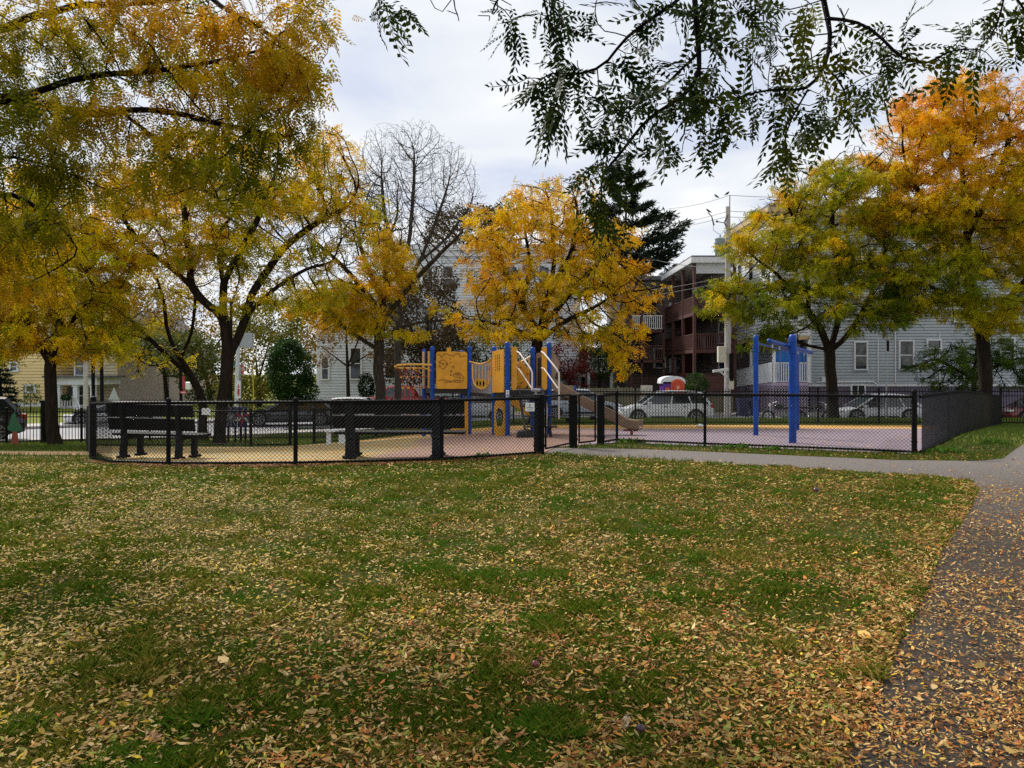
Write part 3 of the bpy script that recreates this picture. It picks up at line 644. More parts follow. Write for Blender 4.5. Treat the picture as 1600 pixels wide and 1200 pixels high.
def build_ground():
    ground_mats()
    xs=np.r_[np.arange(-300,-60,20),np.arange(-60,-30,2),np.arange(-30,31,.5),np.arange(32,60,2),np.arange(60,320,20)]
    ys=np.r_[np.arange(-40,-4,4),np.arange(-4,45,.5),np.arange(45,80,5),np.arange(80,600,40)]
    gridsheet('lawn',xs,ys,0,M['lawn'])
    path=PATH_L+BR_LO[1:]+BR_HI+[(22,27),(14,18.2),(11.3,13.5),(8.3,8.5),(6.2,5),(4.6,1.9)]
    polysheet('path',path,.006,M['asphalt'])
    polysheet('playground_surface',PLAY,.016,M['rubber'])
    polysheet('dirt_track',[(-26,18.5),(-17,17.0),(-12,16.6),(-9.1,17.0),(-10.3,19.0),(-14,19.3),(-19,20.6),(-26,22.5)],.006,M['dirt'])
    ribbon('road',ROADC,-4.0,4.0,.006,M['road'])
    ribbon('pavement',ROADC,4.0,6.2,.13,M['concrete'],kerb=.13)
    ribbon('pavement',ROADC,-5.3,-4.0,.10,M['concrete'],kerb=.1)
# ---------- lawn geometry
def build_grass():
    rs=np.random.RandomState(11)
    def scatter(n,y0,y1,pw=1.6,xm=.72):
        u=rs.rand(n); a,b=y0**(2-pw),y1**(2-pw); y=(a+(b-a)*u)**(1/(2-pw)); x=(rs.rand(n)*2-1)*y*xm
        return x,y
    def lawn_ok(x,y):
        return ~in_poly(x,y,PATHPOLY)&~in_poly(x,y,PLAY)
    PATHPOLY=PATH_L+BR_LO[1:]+BR_HI+[(22,27),(14,18.2),(11.3,13.5),(8.3,8.5),(6.2,5),(4.6,1.9)]
    def gmask(x,y):
        p=np.stack([x,y,0*x],1); return .30*fbm(p*.9+3,2)+.70*fbm(p*8+8,3)
    # grass blades grown in tufts
    n=950000; x,y=scatter(n,2.6,15.5,1.45); g=gmask(x,y)
    gd=np.clip((g-.34)/.30,0,1); gd=np.maximum(gd,.30)
    k=(rs.rand(n)<gd)&lawn_ok(x,y)&(y<14.6); x,y,g=x[k],y[k],gd[k]; n=len(x); z=ground(x,y)
    dist=np.sqrt(x*x+y*y); h=(.012+.028*rs.rand(n))*(.6+.65*g)*(1+.55*(fbm(np.stack([x,y,0*x],1)*3.3+77,2)>.60)); w=(.0010+.0013*rs.rand(n))*np.clip(dist/4.5,1,3.2)
    a=rs.rand(n)*2*math.pi; lean=h*(.3+.9*rs.rand(n)); dx,dy=np.cos(a)*lean,np.sin(a)*lean; b=rs.rand(n)*2*math.pi; wx,wy=np.cos(b)*w,np.sin(b)*w
    V=np.stack([np.stack([x-wx,y-wy,z],1),np.stack([x+wx,y+wy,z],1),np.stack([x+wx*.7+dx*.4,y+wy*.7+dy*.4,z+h*.6],1),np.stack([x+dx,y+dy,z+h*.95],1)],1)
    t=rs.rand(n)[:,None]; pb=fbm(np.stack([x,y,0*x],1)*1.7+50,2)[:,None]
    cg=np.array([.032,.070,.004])*(1-t)+np.array([.145,.19,.013])*t; dry=np.array([.34,.25,.05]); q=((rs.rand(n)[:,None])<np.clip((.66-pb)*1.4,.12,.6))*.75; vg=np.clip((fbm(np.stack([x,y,0*x],1)*2.1+140,3)-.55)/.1,0,1)[:,None]; c=(cg*(1-vg*.6)+np.array([.07,.165,.012])*vg*.6)*(1-q*(1-vg*.7))+dry*q*(1-vg*.7)
    Vf=V.reshape(-1,3); Fq=np.arange(n*4); o=np_mesh('grass',Vf,Fq,4,M['grass_blade'],cols=np.repeat(c,4,0)); tag(o,'short patchy green grass of the front lawn','grass',kind='stuff')
    # longer rough tufts along fence feet and edges
    # fallen leaflets
    n=420000; x,y=scatter(n,2.5,15.5,1.35); p=np.stack([x,y,0*x],1)
    onpath=in_poly(x,y,PATHPOLY); g=gmask(x,y); xe=path_left_x(y)
    edge=np.exp(-((x-xe+.12)/.22)**2)*(y<11); drift=fbm(p*1.6+21,3)
    dens=np.where(onpath,(.42+1.1*np.clip((drift-.38)*2.6,0,.8)+.12*np.exp(-((x-xe)/.3)**2))*np.clip(1.1-(y-2.5)*.08,.10,1)*np.where(y>10.5,.25,1),np.clip(1.1-np.clip((g-.38)/.26,0,1)*.72,.25,1)*np.clip(.55+(drift-.42)*2.2,.22,1)+edge)
    k=(rs.rand(n)<dens*np.where(onpath,.50,.54*np.clip(1.15-(y-3)*.035,.7,1.2)))&~in_poly(x,y,PLAY)&(x<9.5); x,y,onpath,edge=x[k],y[k],onpath[k],edge[k]; n=len(x)
    z=ground(x,y)+np.where(onpath,.010+.006*rs.rand(n),.006+.032*rs.rand(n))
    s=(.022+.017*rs.rand(n))*np.exp(rs.randn(n)*.24)*np.where(onpath,.80,.93)*np.clip(np.sqrt(x*x+y*y)/9,1,1.25); wd=.24+.12*rs.rand(n)
    a=rs.rand(n)*2*math.pi; tilt=rs.randn(n)*.28; roll=rs.randn(n)*.5; cu=.25*s*(rs.rand(n)-.3)
    big=rs.rand(n)<.002; s=np.where(big,s*1.7,s); wd=np.where(big,.6,wd)
    ux,uy=np.cos(a),np.sin(a); vx,vy=-uy,ux; hw=s*wd*.5
    ends=[]
    for (l,q,zz) in ((-.5,0,1),(-.17,-1,.25),(.2,-.85,.25),(.5,.1,1),(.2,.85,.25),(-.17,1,.25)):
        ends.append(np.stack([x+ux*s*l+vx*hw*q,y+uy*s*l+vy*hw*q,z+l*s*np.sin(tilt)+q*hw*np.sin(roll)+zz*cu+.006],1))
    V=np.stack(ends,1); t=rs.rand(n)
    pc=np.array([[.55,.37,.11],[.48,.28,.10],[.66,.47,.21],[.52,.24,.06],[.22,.09,.035],[.60,.41,.04],[.50,.17,.045]])
    pr=fbm(np.stack([x,y,0*x],1)*.5+91,2); rust=np.clip((x/np.maximum(y,1))*1.5+.35-(y-3)*.03+edge*.5+.18+.5*np.clip((6.5-y)/3,0,1),0,.9)
    idx=np.where(rs.rand(n)<rust*.8,rs.choice([1,3,4,6,0],n),rs.choice([0,1,2,5,2,0],n)); c=pc[idx]*(.40+.80*rs.rand(n)**1.2)[:,None]*np.where(onpath,1.02,1.)[:,None]
    gr=(rs.rand(n)<.10)&~onpath; c[gr]=np.array([.25,.28,.05])*(.7+.5*rs.rand(gr.sum()))[:,None]
    o=np_mesh('fallen_leaves',V.reshape(-1,3),np.arange(n*6),6,M['litter'],cols=np.repeat(c,6,0)); tag(o,'yellow and rust locust leaflets strewn over lawn and path','fallen leaves',kind='stuff')
    fp_=np.array([(-7.7,14.15),(-6.8,13.2),(-5.67,12.78),(-4.6,12.68),(-3.55,12.7),(-2.4,12.9),(-1.2,13.2),(-.4,13.6),(.5,14.15)]); sg=np.r_[0,np.cumsum(np.linalg.norm(np.diff(fp_,axis=0),axis=1))]; n=9000; u=rs.rand(n)*sg[-1]
    x=np.interp(u,sg,fp_[:,0])+rs.randn(n)*.05; y=np.interp(u,sg,fp_[:,1])-.03+rs.randn(n)*.10; z=ground(x,y)+.01+.03*rs.rand(n); a=rs.rand(n)*6.28; s=.02+.022*rs.rand(n); V=np.stack([np.stack([x+np.cos(a+q)*s*l,y+np.sin(a+q)*s*l,z+.015*rs.rand(n)],1) for q,l in ((0,1),(1.57,.35),(3.14,1),(4.71,.35))],1)
    o=np_mesh('fallen_leaves',V.reshape(-1,3),np.arange(n*4),4,M['litter'],cols=np.repeat((pc*.55)[rs.choice([1,3,4,6,4,6],n)],4,0)); tag(o,'dark rusty leaf drift caught along the foot of the curved fence','fallen leaves',kind='stuff')
    n=5200; x=rs.rand(n)*32-13; y=12.9+rs.rand(n)*16.5; k=in_poly(x,y,PLAY)&(rs.rand(n)<np.clip((fbm(np.stack([x,y,0*x],1)*.6+5,2)-.38)*4,.08,1)); x,y=x[k],y[k]; n=len(x); z=ground(x,y)+.03; a=rs.rand(n)*6.28; s=.03+.03*rs.rand(n); V=np.stack([np.stack([x+np.cos(a+q)*s*l,y+np.sin(a+q)*s*l,z+.01*rs.rand(n)],1) for q,l in ((0,1),(1.57,.35),(3.14,1),(4.71,.35))],1)
    o=np_mesh('fallen_leaves',V.reshape(-1,3),np.arange(n*4),4,M['litter'],cols=np.repeat(pc[rs.choice([0,1,3,4,5],n)],4,0)); tag(o,'scattered leaflets on the coloured rubber surface','fallen leaves',kind='stuff')
    # far blades along the strip behind the iron fence and right verge
    n=90000; x=rs.rand(n)*34-10; y=29.6+rs.rand(n)*6; k=~in_poly(x,y,PLAY); 
    x2=rs.rand(110000)*48-22; y2=13+rs.rand(110000)*16; k2=~((y2<23)&(y2>16)&(x2<-9)&(y2>16.4-(x2+9)*.12)&(y2<19.2-(x2+10)*.2))&~in_poly(x2,y2,PLAY)&~in_poly(x2,y2,PATHPOLY)
    x=np.r_[x[k],x2[k2]]; y=np.r_[y[k],y2[k2]]; n=len(x); z=ground(x,y); h=.05+.07*rs.rand(n); w=.007+.004*rs.rand(n); a=rs.rand(n)*6.28
    V=np.stack([np.stack([x-w,y,z],1),np.stack([x+w,y,z],1),np.stack([x+np.cos(a)*h*.5,y+np.sin(a)*h*.5,z+h],1)],1); t=rs.rand(n)[:,None]; c=np.array([.04,.08,.012])*(1-t)+np.array([.13,.16,.03])*t
    o=np_mesh('grass',V.reshape(-1,3),np.arange(n*3),3,M['grass_blade'],cols=np.repeat(c,3,0)); tag(o,'grass verge behind the iron fence and beside the right path','grass',kind='stuff')
    # weeds
    def weed(px,py,label,s=.16,n=70):
        Y=None; yy=np.arange(10,30,.1); xx=(px-CX)*yy/F; zz=ground(xx,yy); pj=H0+F*(EYE-zz)/yy; Y=float(yy[np.argmin(abs(pj-py))]); c=np.array([PX(px,Y),Y,gz(PX(px,Y),Y)])
        ps=c+rs.randn(n,3)*np.array([s*.7,s*.35,0]); d=rs.randn(n,3)*.7; d[:,2]=.5+.7*rs.rand(n)
        t=rs.rand(n)[:,None]; cols=np.array([.05,.12,.012])*(1-t)+np.array([.12,.22,.03])*t
        W,FF,cc=instance(LEAFQ,ps,d,rs.randn(n)*.6,(.06+.07*rs.rand(n))*s/.16,cols)
        o=np_mesh('weed_clump',W,FF,4,M['grass_blade'],cols=cc); tag(o,label,'weed','weeds at the foot of the chain-link fence')
    weed(990,693,'widest bright green weed clump, beside the path right of the gate',.2,110); weed(1040,698,'small weed clump between the widest clump and the fence post',.13,60)
    weed(1150,702,'low weed clump at the fence foot left of the swing posts',.2,80); weed(1205,704,'low weed clump at the fence foot between the two blue swing posts',.16,80)
    weed(1480,708,'weed patch beside the fence corner post with leaves around it',.22,110); weed(1390,708,'sparse weed clump just left of the fence corner post',.12,40)
    weed(757,716,'dark weed sprouting through the fence below the white notice',.17,80); weed(882,712,'dark low weed by the path end at the gate',.14,60)
    weed(505,727,'weed sprouting at the fence foot left of the near bench',.14,50); weed(545,725,'weed at the foot of the near bench left leg',.12,50); weed(1555,694,'weed clump at the far end of the receding side fence',.18,220)
    # crab apples
    for px,py,lab,col in ((836,1047,'small pink crab apple lying in the middle of the foreground grass','apple'),(1001,1150,'dark purple crab apple beside the pale torn leaf','apple'),(1275,771,'dark crab apple near the top right of the lawn','apple')):
        Y=EYE*F/(py-H0); mb=MB(); r=.021 if py>900 else .035; x=PX(px,Y)
        prof=[(r*math.sin(t)*(1 if t>.4 else .9),r*(.9-math.cos(t)*.95)) for t in np.linspace(.02,math.pi-.02,12)]
        mb.lathe(prof,n=16); o=thing('crab_apple',(x,Y,.012),lab,'apple','crab apples on the lawn')
        o2=mb.obj('fruit',D('apple_pink' if px==836 else 'apple_dark',(.20,.035,.05) if px==836 else (.06,.02,.04),rough=.35,var=.4,scale=40),None,smooth=True); o2.parent=o
        st=MB(); st.tube([(0,0,r*1.7),(.004,.002,r*2.3)],.0012,5); s2=st.obj('stalk',M['bark'],None); s2.parent=o
    # pale big leaves
    def bigleaf(px,py,s,col,lab,k):
        Y=EYE*F/(py-H0); x=PX(px,Y); mb=MB(); pts=[]
        for j in range(26):
            t=2*math.pi*j/26; r=s*(.62+.30*abs(math.cos(2.5*t))**1.5+.06*rs.rand()); pts.append((x+r*math.cos(t+k),Y+r*math.sin(t+k)*.8,.022+.012*math.sin(3*t+k)+.010*rs.rand()))
        c=(x,Y,.020)
        for j in range(26): mb.face([c,pts[j],pts[(j+1)%26]])
        mb.tube([(x-s*.3,Y,.024),(x-s*1.5,Y-s*.3,.018)],.0015,5)
        tag(mb.obj('maple_leaf',D('mleaf%d'%k,col,rough=.7,var=.3,scale=60)),lab,'leaf','large maple leaves on the lawn')
    bigleaf(975,1138,.055,(.42,.34,.22),'large pale torn maple leaf near the bottom centre',1)
    bigleaf(240,1160,.05,(.34,.17,.07),'curled brown maple leaf near the bottom left corner',2)
    bigleaf(665,1190,.05,(.40,.22,.13),'tan maple leaf at the bottom edge, left of centre',3)
    bigleaf(785,1168,.04,(.38,.22,.10),'curled tan maple leaf between the bottom centre leaves',4)
    bigleaf(420,980,.045,(.33,.16,.06),'brown maple leaf on the left of the lawn',5)
    bigleaf(1370,945,.05,(.42,.30,.15),'tan maple leaf at the right side close to the path',6)
# ================= fences =================
def zig(L,h,z0,w,r,skip=0):
    """diamond wire lines in (s,z) plane clipped to [0,L]"""
    out=[]
    for k in range(int(-h/w)-1,int(L/w)+2):
        s0=k*w
        for sg in (1,-1):
            a=[s0 if sg>0 else s0+h, 0.]; b=[s0+h if sg>0 else s0, h]
            lo,hi=(a,b) if a[0]<b[0] else (b,a)
            if hi[0]<=0 or lo[0]>=L: continue
            def at(s): t=(s-lo[0])/(hi[0]-lo[0]); return [s,lo[1]+(hi[1]-lo[1])*t]
            if lo[0]<0: lo=at(0.)
            if hi[0]>L: hi=at(L)
            if hi[0]-lo[0]>.01: out.append((lo[0],lo[1]+z0,hi[0],hi[1]+z0,sg))
    return out
def chain_fence(label,pts,posts,h=1.06,w=.068,wire=.0028,group=None,loc=None,bigposts=(),slat=False,prad=.03,wig=0.):
    """pts: plan polyline; posts: list of (x,y) ; every element a part"""
    pts=[np.array(p,float) for p in pts]; b=(pts[0][0],pts[0][1],gz(*pts[0]))
    root=thing('chain_link_fence',b,label,'fence',group)
    mv=[];mf=[];base=0; rail=MB(); rail2=MB()
    m=34 if h>1 else 30; hh=m*w/2
    for a,c in zip(pts[:-1],pts[1:]):
        L=np.linalg.norm(c-a); d=(c-a)/L; n=np.array([-d[1],d[0]]); ng=max(1,int(L/1.0))
        for k in range(ng):
            p,q=a+d*L*k/ng,a+d*L*(k+1)/ng
            rail.tube([(p[0],p[1],gz(*p)+h),(q[0],q[1],gz(*q)+h)],.025,8,cap=False); rail2.tube([(p[0]+n[0]*.01,p[1]+n[1]*.01,gz(*p)+.07),(q[0]+n[0]*.01,q[1]+n[1]*.01,gz(*q)+.07)],.021,8,cap=False)
        ln=zig(L,hh,.035,w,wire)
        for s0,z0,s1,z1,sg in ln:
            e=.004*sg; k=[]
            for s,z in ((s0,z0),(s1,z1)):
                p=a+d*s+n*(e-.022); g=gz(*p); dz=z*(h+.06)/(hh+.035)
                for (u,v) in ((wire,0),(-wire*.5,wire*.87),(-wire*.5,-wire*.87)):
                    k.append((p[0]+n[0]*v-d[0]*u*sg*.7,p[1]+n[1]*v-d[1]*u*sg*.7,g+dz+u*.7))
            mv+=k
            for j in range(3): mf+=[base+j,base+(j+1)%3,base+3+(j+1)%3,base+3+j]
            base+=6
    np_mesh('chain_mesh',np.array(mv),np.array(mf),4,M['chain_wire_side' if 'receding' in label else 'chain_wire'],root)
    rail.obj('top_rail',M['black_vinyl'],root,smooth=True); rail2.obj('bottom_rail',M['black_vinyl'],root,smooth=True)
    for i,(x,y) in enumerate(posts):
        z=gz(x,y); R=.048 if i in bigposts else prad; t=h+.09 if i in bigposts else h+.03; mb=MB()
        mb.lathe([(R,z-.1),(R,z+t)],(x,y),14)
        mb.obj('post',M['black_vinyl'],root,smooth=True)
        cb=MB(); cb.lathe([(R*1.12,z+t-.015),(R*1.15,z+t+.01),(R*.95,z+t+.035),(R*.4,z+t+.052),(.001,z+t+.055)],(x,y),14); cb.obj('post_cap',M['black_vinyl'],root,smooth=True)
        for zz in (.25,.6,h-.1):
            if i in bigposts: c2=MB(); c2.lathe([(R*1.12,z+zz-.012),(R*1.12,z+zz+.012)],(x,y),14); c2.obj('clamp',M['black_vinyl'],root,smooth=True)
    return root
def iron_fence(label,pts,h=1.42,gap=.115,posts_every=2.4,group=None):
    b=(pts[0][0],pts[0][1],gz(*pts[0])); root=thing('iron_fence',b,label,'fence',group)
    for a,c in zip(pts[:-1],pts[1:]):
        a=np.array(a,float);c=np.array(c,float); L=np.linalg.norm(c-a); nb=max(1,round(L/posts_every))
        for k in range(nb):
            p=a+(c-a)*k/nb; q=a+(c-a)*(k+1)/nb; mb=MB(); zp,zq=gz(*p),gz(*q); m=int(np.linalg.norm(q-p)/gap)
            for j in range(1,m+1):
                t=j/(m+1); x,y=p+(q-p)*t; z=zp+(zq-zp)*t
                mb.beam((x,y,z+.06),(x,y,z+h-.03),.017,.017); 
                mb.tube([(x,y,z+h-.03),(x,y,z+h+.02)],[.013,.002],4,cap=False)
            mb.obj('picket_panel',M['black_iron'],root)
            r=MB()
            for zz in (.10,h-.30,h-.13): r.beam((p[0],p[1],zp+zz),(q[0],q[1],zq+zz),.034,.034)
            r.obj('rails',M['black_iron'],root)
            ps=MB(); ps.box(p[0]-.032,p[0]+.032,p[1]-.032,p[1]+.032,zp-.1,zp+h-.02); ps.box(p[0]-.04,p[0]+.04,p[1]-.04,p[1]+.04,zp+h-.02,zp+h+.02); ps.obj('post',M['black_iron'],root)
    return root
def gate(label,a,b,h=1.08):
    """small chain-link gate leaf between two posts"""
    a=np.array(a,float); b=np.array(b,float); L=np.linalg.norm(b-a); d=(b-a)/L; n=np.array([-d[1],d[0]])
    root=thing('gate',(a[0],a[1],gz(*a)),label,'gate','chain-link gates of the playground')
    f=MB(); z=gz(*((a+b)/2)); g=.07; A=a+d*g;B=b-d*g
    for zz in (.1,h): f.tube([(A[0],A[1],z+zz),(B[0],B[1],z+zz)],.019,8)
    for q in (A,B): f.tube([(q[0],q[1],z+.1),(q[0],q[1],z+h)],.019,8)
    f.obj('frame',M['black_vinyl'],root,smooth=True)
    mb=MB()
    for s0,z0,s1,z1,sg in zig(L-2*g,h-.1,.1,.068,.003):
        p=A+d*s0+n*.004*sg; q=A+d*s1+n*.004*sg; mb.tube([(p[0],p[1],z+z0),(q[0],q[1],z+z1)],.0028,3,cap=False)
    mb.obj('chain_mesh',M['chain_wire'],root)
    l=MB(); q=B-d*.1; l.box(q[0]-.05,q[0]+.05,q[1]-.03,q[1]+.03,z+.55,z+.62); l.obj('latch',M['black_vinyl'],root)
    return root
def square_post(x,y,w,h,label):
    z=gz(x,y); root=thing('gate_post',(x,y,z),label,'post','thick gate posts at the playground entrance')
    mb=MB(); mb.box(x-w/2,x+w/2,y-w/2,y+w/2,z-.1,z+h); mb.obj('post_body',M['black_vinyl'],root,bevel=.006)
    c=MB(); c.lathe([(w*.62,z+h+.001),(w*.62,z+h+.02),(w*.3,z+h+.035),(.001,z+h+.037)],(x,y),16); c.obj('cap',M['black_vinyl'],root,smooth=True)
    for zz in (.18,.55,h-.12): k=MB(); k.box(x-w*.56,x+w*.56,y-w*.56,y+w*.56,z+zz-.015,z+zz+.015); k.obj('strap',M['black_vinyl'],root)
def build_fences():
    A=(.53,14.2); 
    chain_fence('curved black chain-link run in front of the benches, left of the gate',[(-13.2,24.),(-7.98,14.7),(-7.7,14.15),(-6.8,13.2),(-5.67,12.78),(-4.6,12.68),(-3.55,12.7),(-2.4,12.9),(-1.2,13.2),(-.4,13.6),(.5,14.15)],
      [(-13.2,24.),(-10.6,19.35),(-7.85,14.5),(-5.67,12.76),(-3.55,12.68),(-1.2,13.18)],group='black chain-link fences round the playground',bigposts=(2,),wire=.0035,prad=.036)
    square_post(.5,14.3,.19,1.10,'thickest gate post, at the end of the curved fence with the white notice')
    square_post(1.25,15.75,.15,1.06,'middle gate post of the three')
    square_post(1.88,16.4,.15,1.05,'rightmost gate post of the three')
    gate('open chain-link gate leaf between the thickest and the middle gate post',(.6,14.45),(1.2,15.65))
    gate('narrow chain-link gate leaf between the middle and right gate posts',(1.33,15.8),(1.8,16.35))
    chain_fence('straight black chain-link run right of the gate, in front of the purple surface',[(1.95,16.5),(2.32,17.1),(4.05,15.95),(7.40,14.2)],[(2.32,17.1),(3.98,15.95),(7.40,14.22)],h=1.08,group='black chain-link fences round the playground',bigposts=(2,),wire=.0035)
    chain_fence('dense looking side run receding from the corner post at the right',[(7.5,14.2),(9.74,17.28),(11.98,20.36),(14.2,23.4),(16.5,26.6),(18.7,29.6)],[(9.74,17.28),(11.98,20.36),(14.2,23.4),(16.5,26.6),(18.7,29.6)],h=1.08,w=.075,group='black chain-link fences round the playground',wire=.0048)
    chain_fence('back left chain-link run beyond the small bench',[(-13.2,24.),(-8.,23.4),(-6.6,23.)],[(-7.9,23.4),(-6.6,23.)],h=1.08,w=.07,group='black chain-link fences round the playground',wire=.003,bigposts=(1,),prad=.04)
    chain_fence('short back chain-link run beside the entrance near the mural panels',[(-6.2,24.2),(-4.8,27.2),(-2.2,29.8)],[(-6.2,24.2),(-4.8,27.2),(-2.2,29.8)],h=1.1,w=.07,group='black chain-link fences round the playground',wire=.003,prad=.045)
    iron_fence('tall spiked black iron fence behind the playground, between lawn and street',[(-7,29.9),(18.9,29.9),(34,31.)],group='spiked iron fences along the street')
    iron_fence('lower black iron fence at the left beside the road',[(-25,18.5),(-17,26.),(-13.4,28.6),(-7.1,29.9)],h=1.22,gap=.10,posts_every=2.6,group='spiked iron fences along the street')
    # square brick-like dark posts on the left fence
    x,y=PX(75,27.),27.; z=gz(x,y); mb=MB(); mb.box(x-.16,x+.16,y-.16,y+.16,z-.1,z+1.42); mb.box(x-.19,x+.19,y-.19,y+.19,z+1.42,z+1.5); tag(mb.obj('fence_pier',M['black_iron']),'thick black square pier in the left iron fence beside the tree','post')
    # notices on the fence
    def notice(px,py,Y,w,h,label,mark=True):
        c=P(px,py,Y); root=thing('notice',(c[0],c[1],c[2]),label,'sign'); b=MB(); b.box(-w/2,w/2,0,.006,-h/2,h/2); b.obj('panel',M['white_sign'],None,bevel=.0).parent=root
        if mark:
            k=MB(); k.box(-.006,.006,-.003,-.001,.0,h*.32); k.box(-w*.08,w*.08,-.003,-.001,h*.26,h*.33); k.box(-w*.36,w*.36,-.003,-.001,-h*.12,-h*.06); k.box(-w*.22,w*.30,-.003,-.001,-h*.34,-h*.30); k.obj('lettering',M['black_vinyl'],None).parent=root
    notice(828,636,13.8,.165,.15,'small white notice wired to the fence left of the gate')
    notice(322,643,23.2,.26,.2,'white blank notice on the back fence behind the small bench',False)
# ================= benches =================
def make_bench(L,nm,label,legs):
    """local: length along x, sitter faces +y; origin on ground"""
    r=thing('park_bench',(0,0,0),label,'bench','dark park benches inside the fence')
    def slat(n,y,z,w,t,ang):
        mb=MB(); c,s=math.cos(ang),math.sin(ang)
        u=Vector((0,c,s)); v=Vector((0,-s,c)); o=Vector((0,y,z))
        poly=[(-w/2,-t/2),(w/2,-t/2),(w/2,t/2),(-w/2,t/2)]
        mb.prism(poly,o-Vector((L/2,0,0)),u,v,Vector((L,0,0))); q=mb.obj(n,M['bench_slat'],r,bevel=.006); return q
    slat('backrest',-.13,.92,.235,.045,math.radians(100)); slat('backrest',-.085,.655,.235,.045,math.radians(100))
    slat('seat',.04,.445,.13,.045,0); slat('seat',.19,.44,.13,.045,.02); slat('seat',.34,.445,.13,.045,.05)
    for x in legs:
        for nm,poly in (('leg',[(-.02,.0),(.12,.0),(.12,.42),(-.02,.42)]),('leg',[(.28,.0),(.40,.0),(.36,.42),(.24,.42)])):
            mb=MB(); p=[(-.17,0),(-.02,0),(-.03,.15),(.0,.38),(-.10,.40),(-.15,.2)] if poly[0][0]<0 else [(.30,0),(.44,0),(.40,.15),(.42,.38),(.32,.40),(.30,.2)]
            wd=.16 if L>2.35 else .09
            mb.prism(p,(x-wd/2,0,0),(0,1,0),(0,0,1),(wd,0,0)); mb.obj('leg',M['bench_leg'],r,bevel=.012)
            f=MB(); f.box(x-wd*.75,x+wd*.75,p[0][0]-.05,p[1][0]+.05,.0,.055); f.obj('foot',M['bench_leg'],r,bevel=.02)
        b=MB(); wd=.17 if L>2.35 else .08; b.prism([(-.15,.36),(.42,.36),(.42,.415),(-.02,.415),(-.115,1.03),(-.19,1.03),(-.12,.42)],(x-wd/2,0,0),(0,1,0),(0,0,1),(wd,0,0)); b.obj('back_bracket',M['bench_leg'],r,bevel=.008)
    return r
def build_benches():
    a=make_bench(2.38,'b','long near bench seen square from behind, two thick pedestal legs',(-.88,.68))
    Y=13.95; x=PX(623,Y); a.location=(x,Y+.1,gz(x,Y)+.01); a.rotation_euler=(0,0,.0)
    b=make_bench(1.92,'b','angled bench at the far left behind the curved fence',(-.62,.62))
    Y=14.75; x=PX(241,Y); b.location=(x,Y,gz(x,Y)+.02); b.rotation_euler=(0,0,math.radians(-15))
    e=MB(); e.box(-.97,-.962,-.155,-.075,.55,1.03); q=e.obj('end_plate',D('teal',(.05,.20,.24),rough=.5),b); q.location=(0,0,0)
    q.parent=b; 
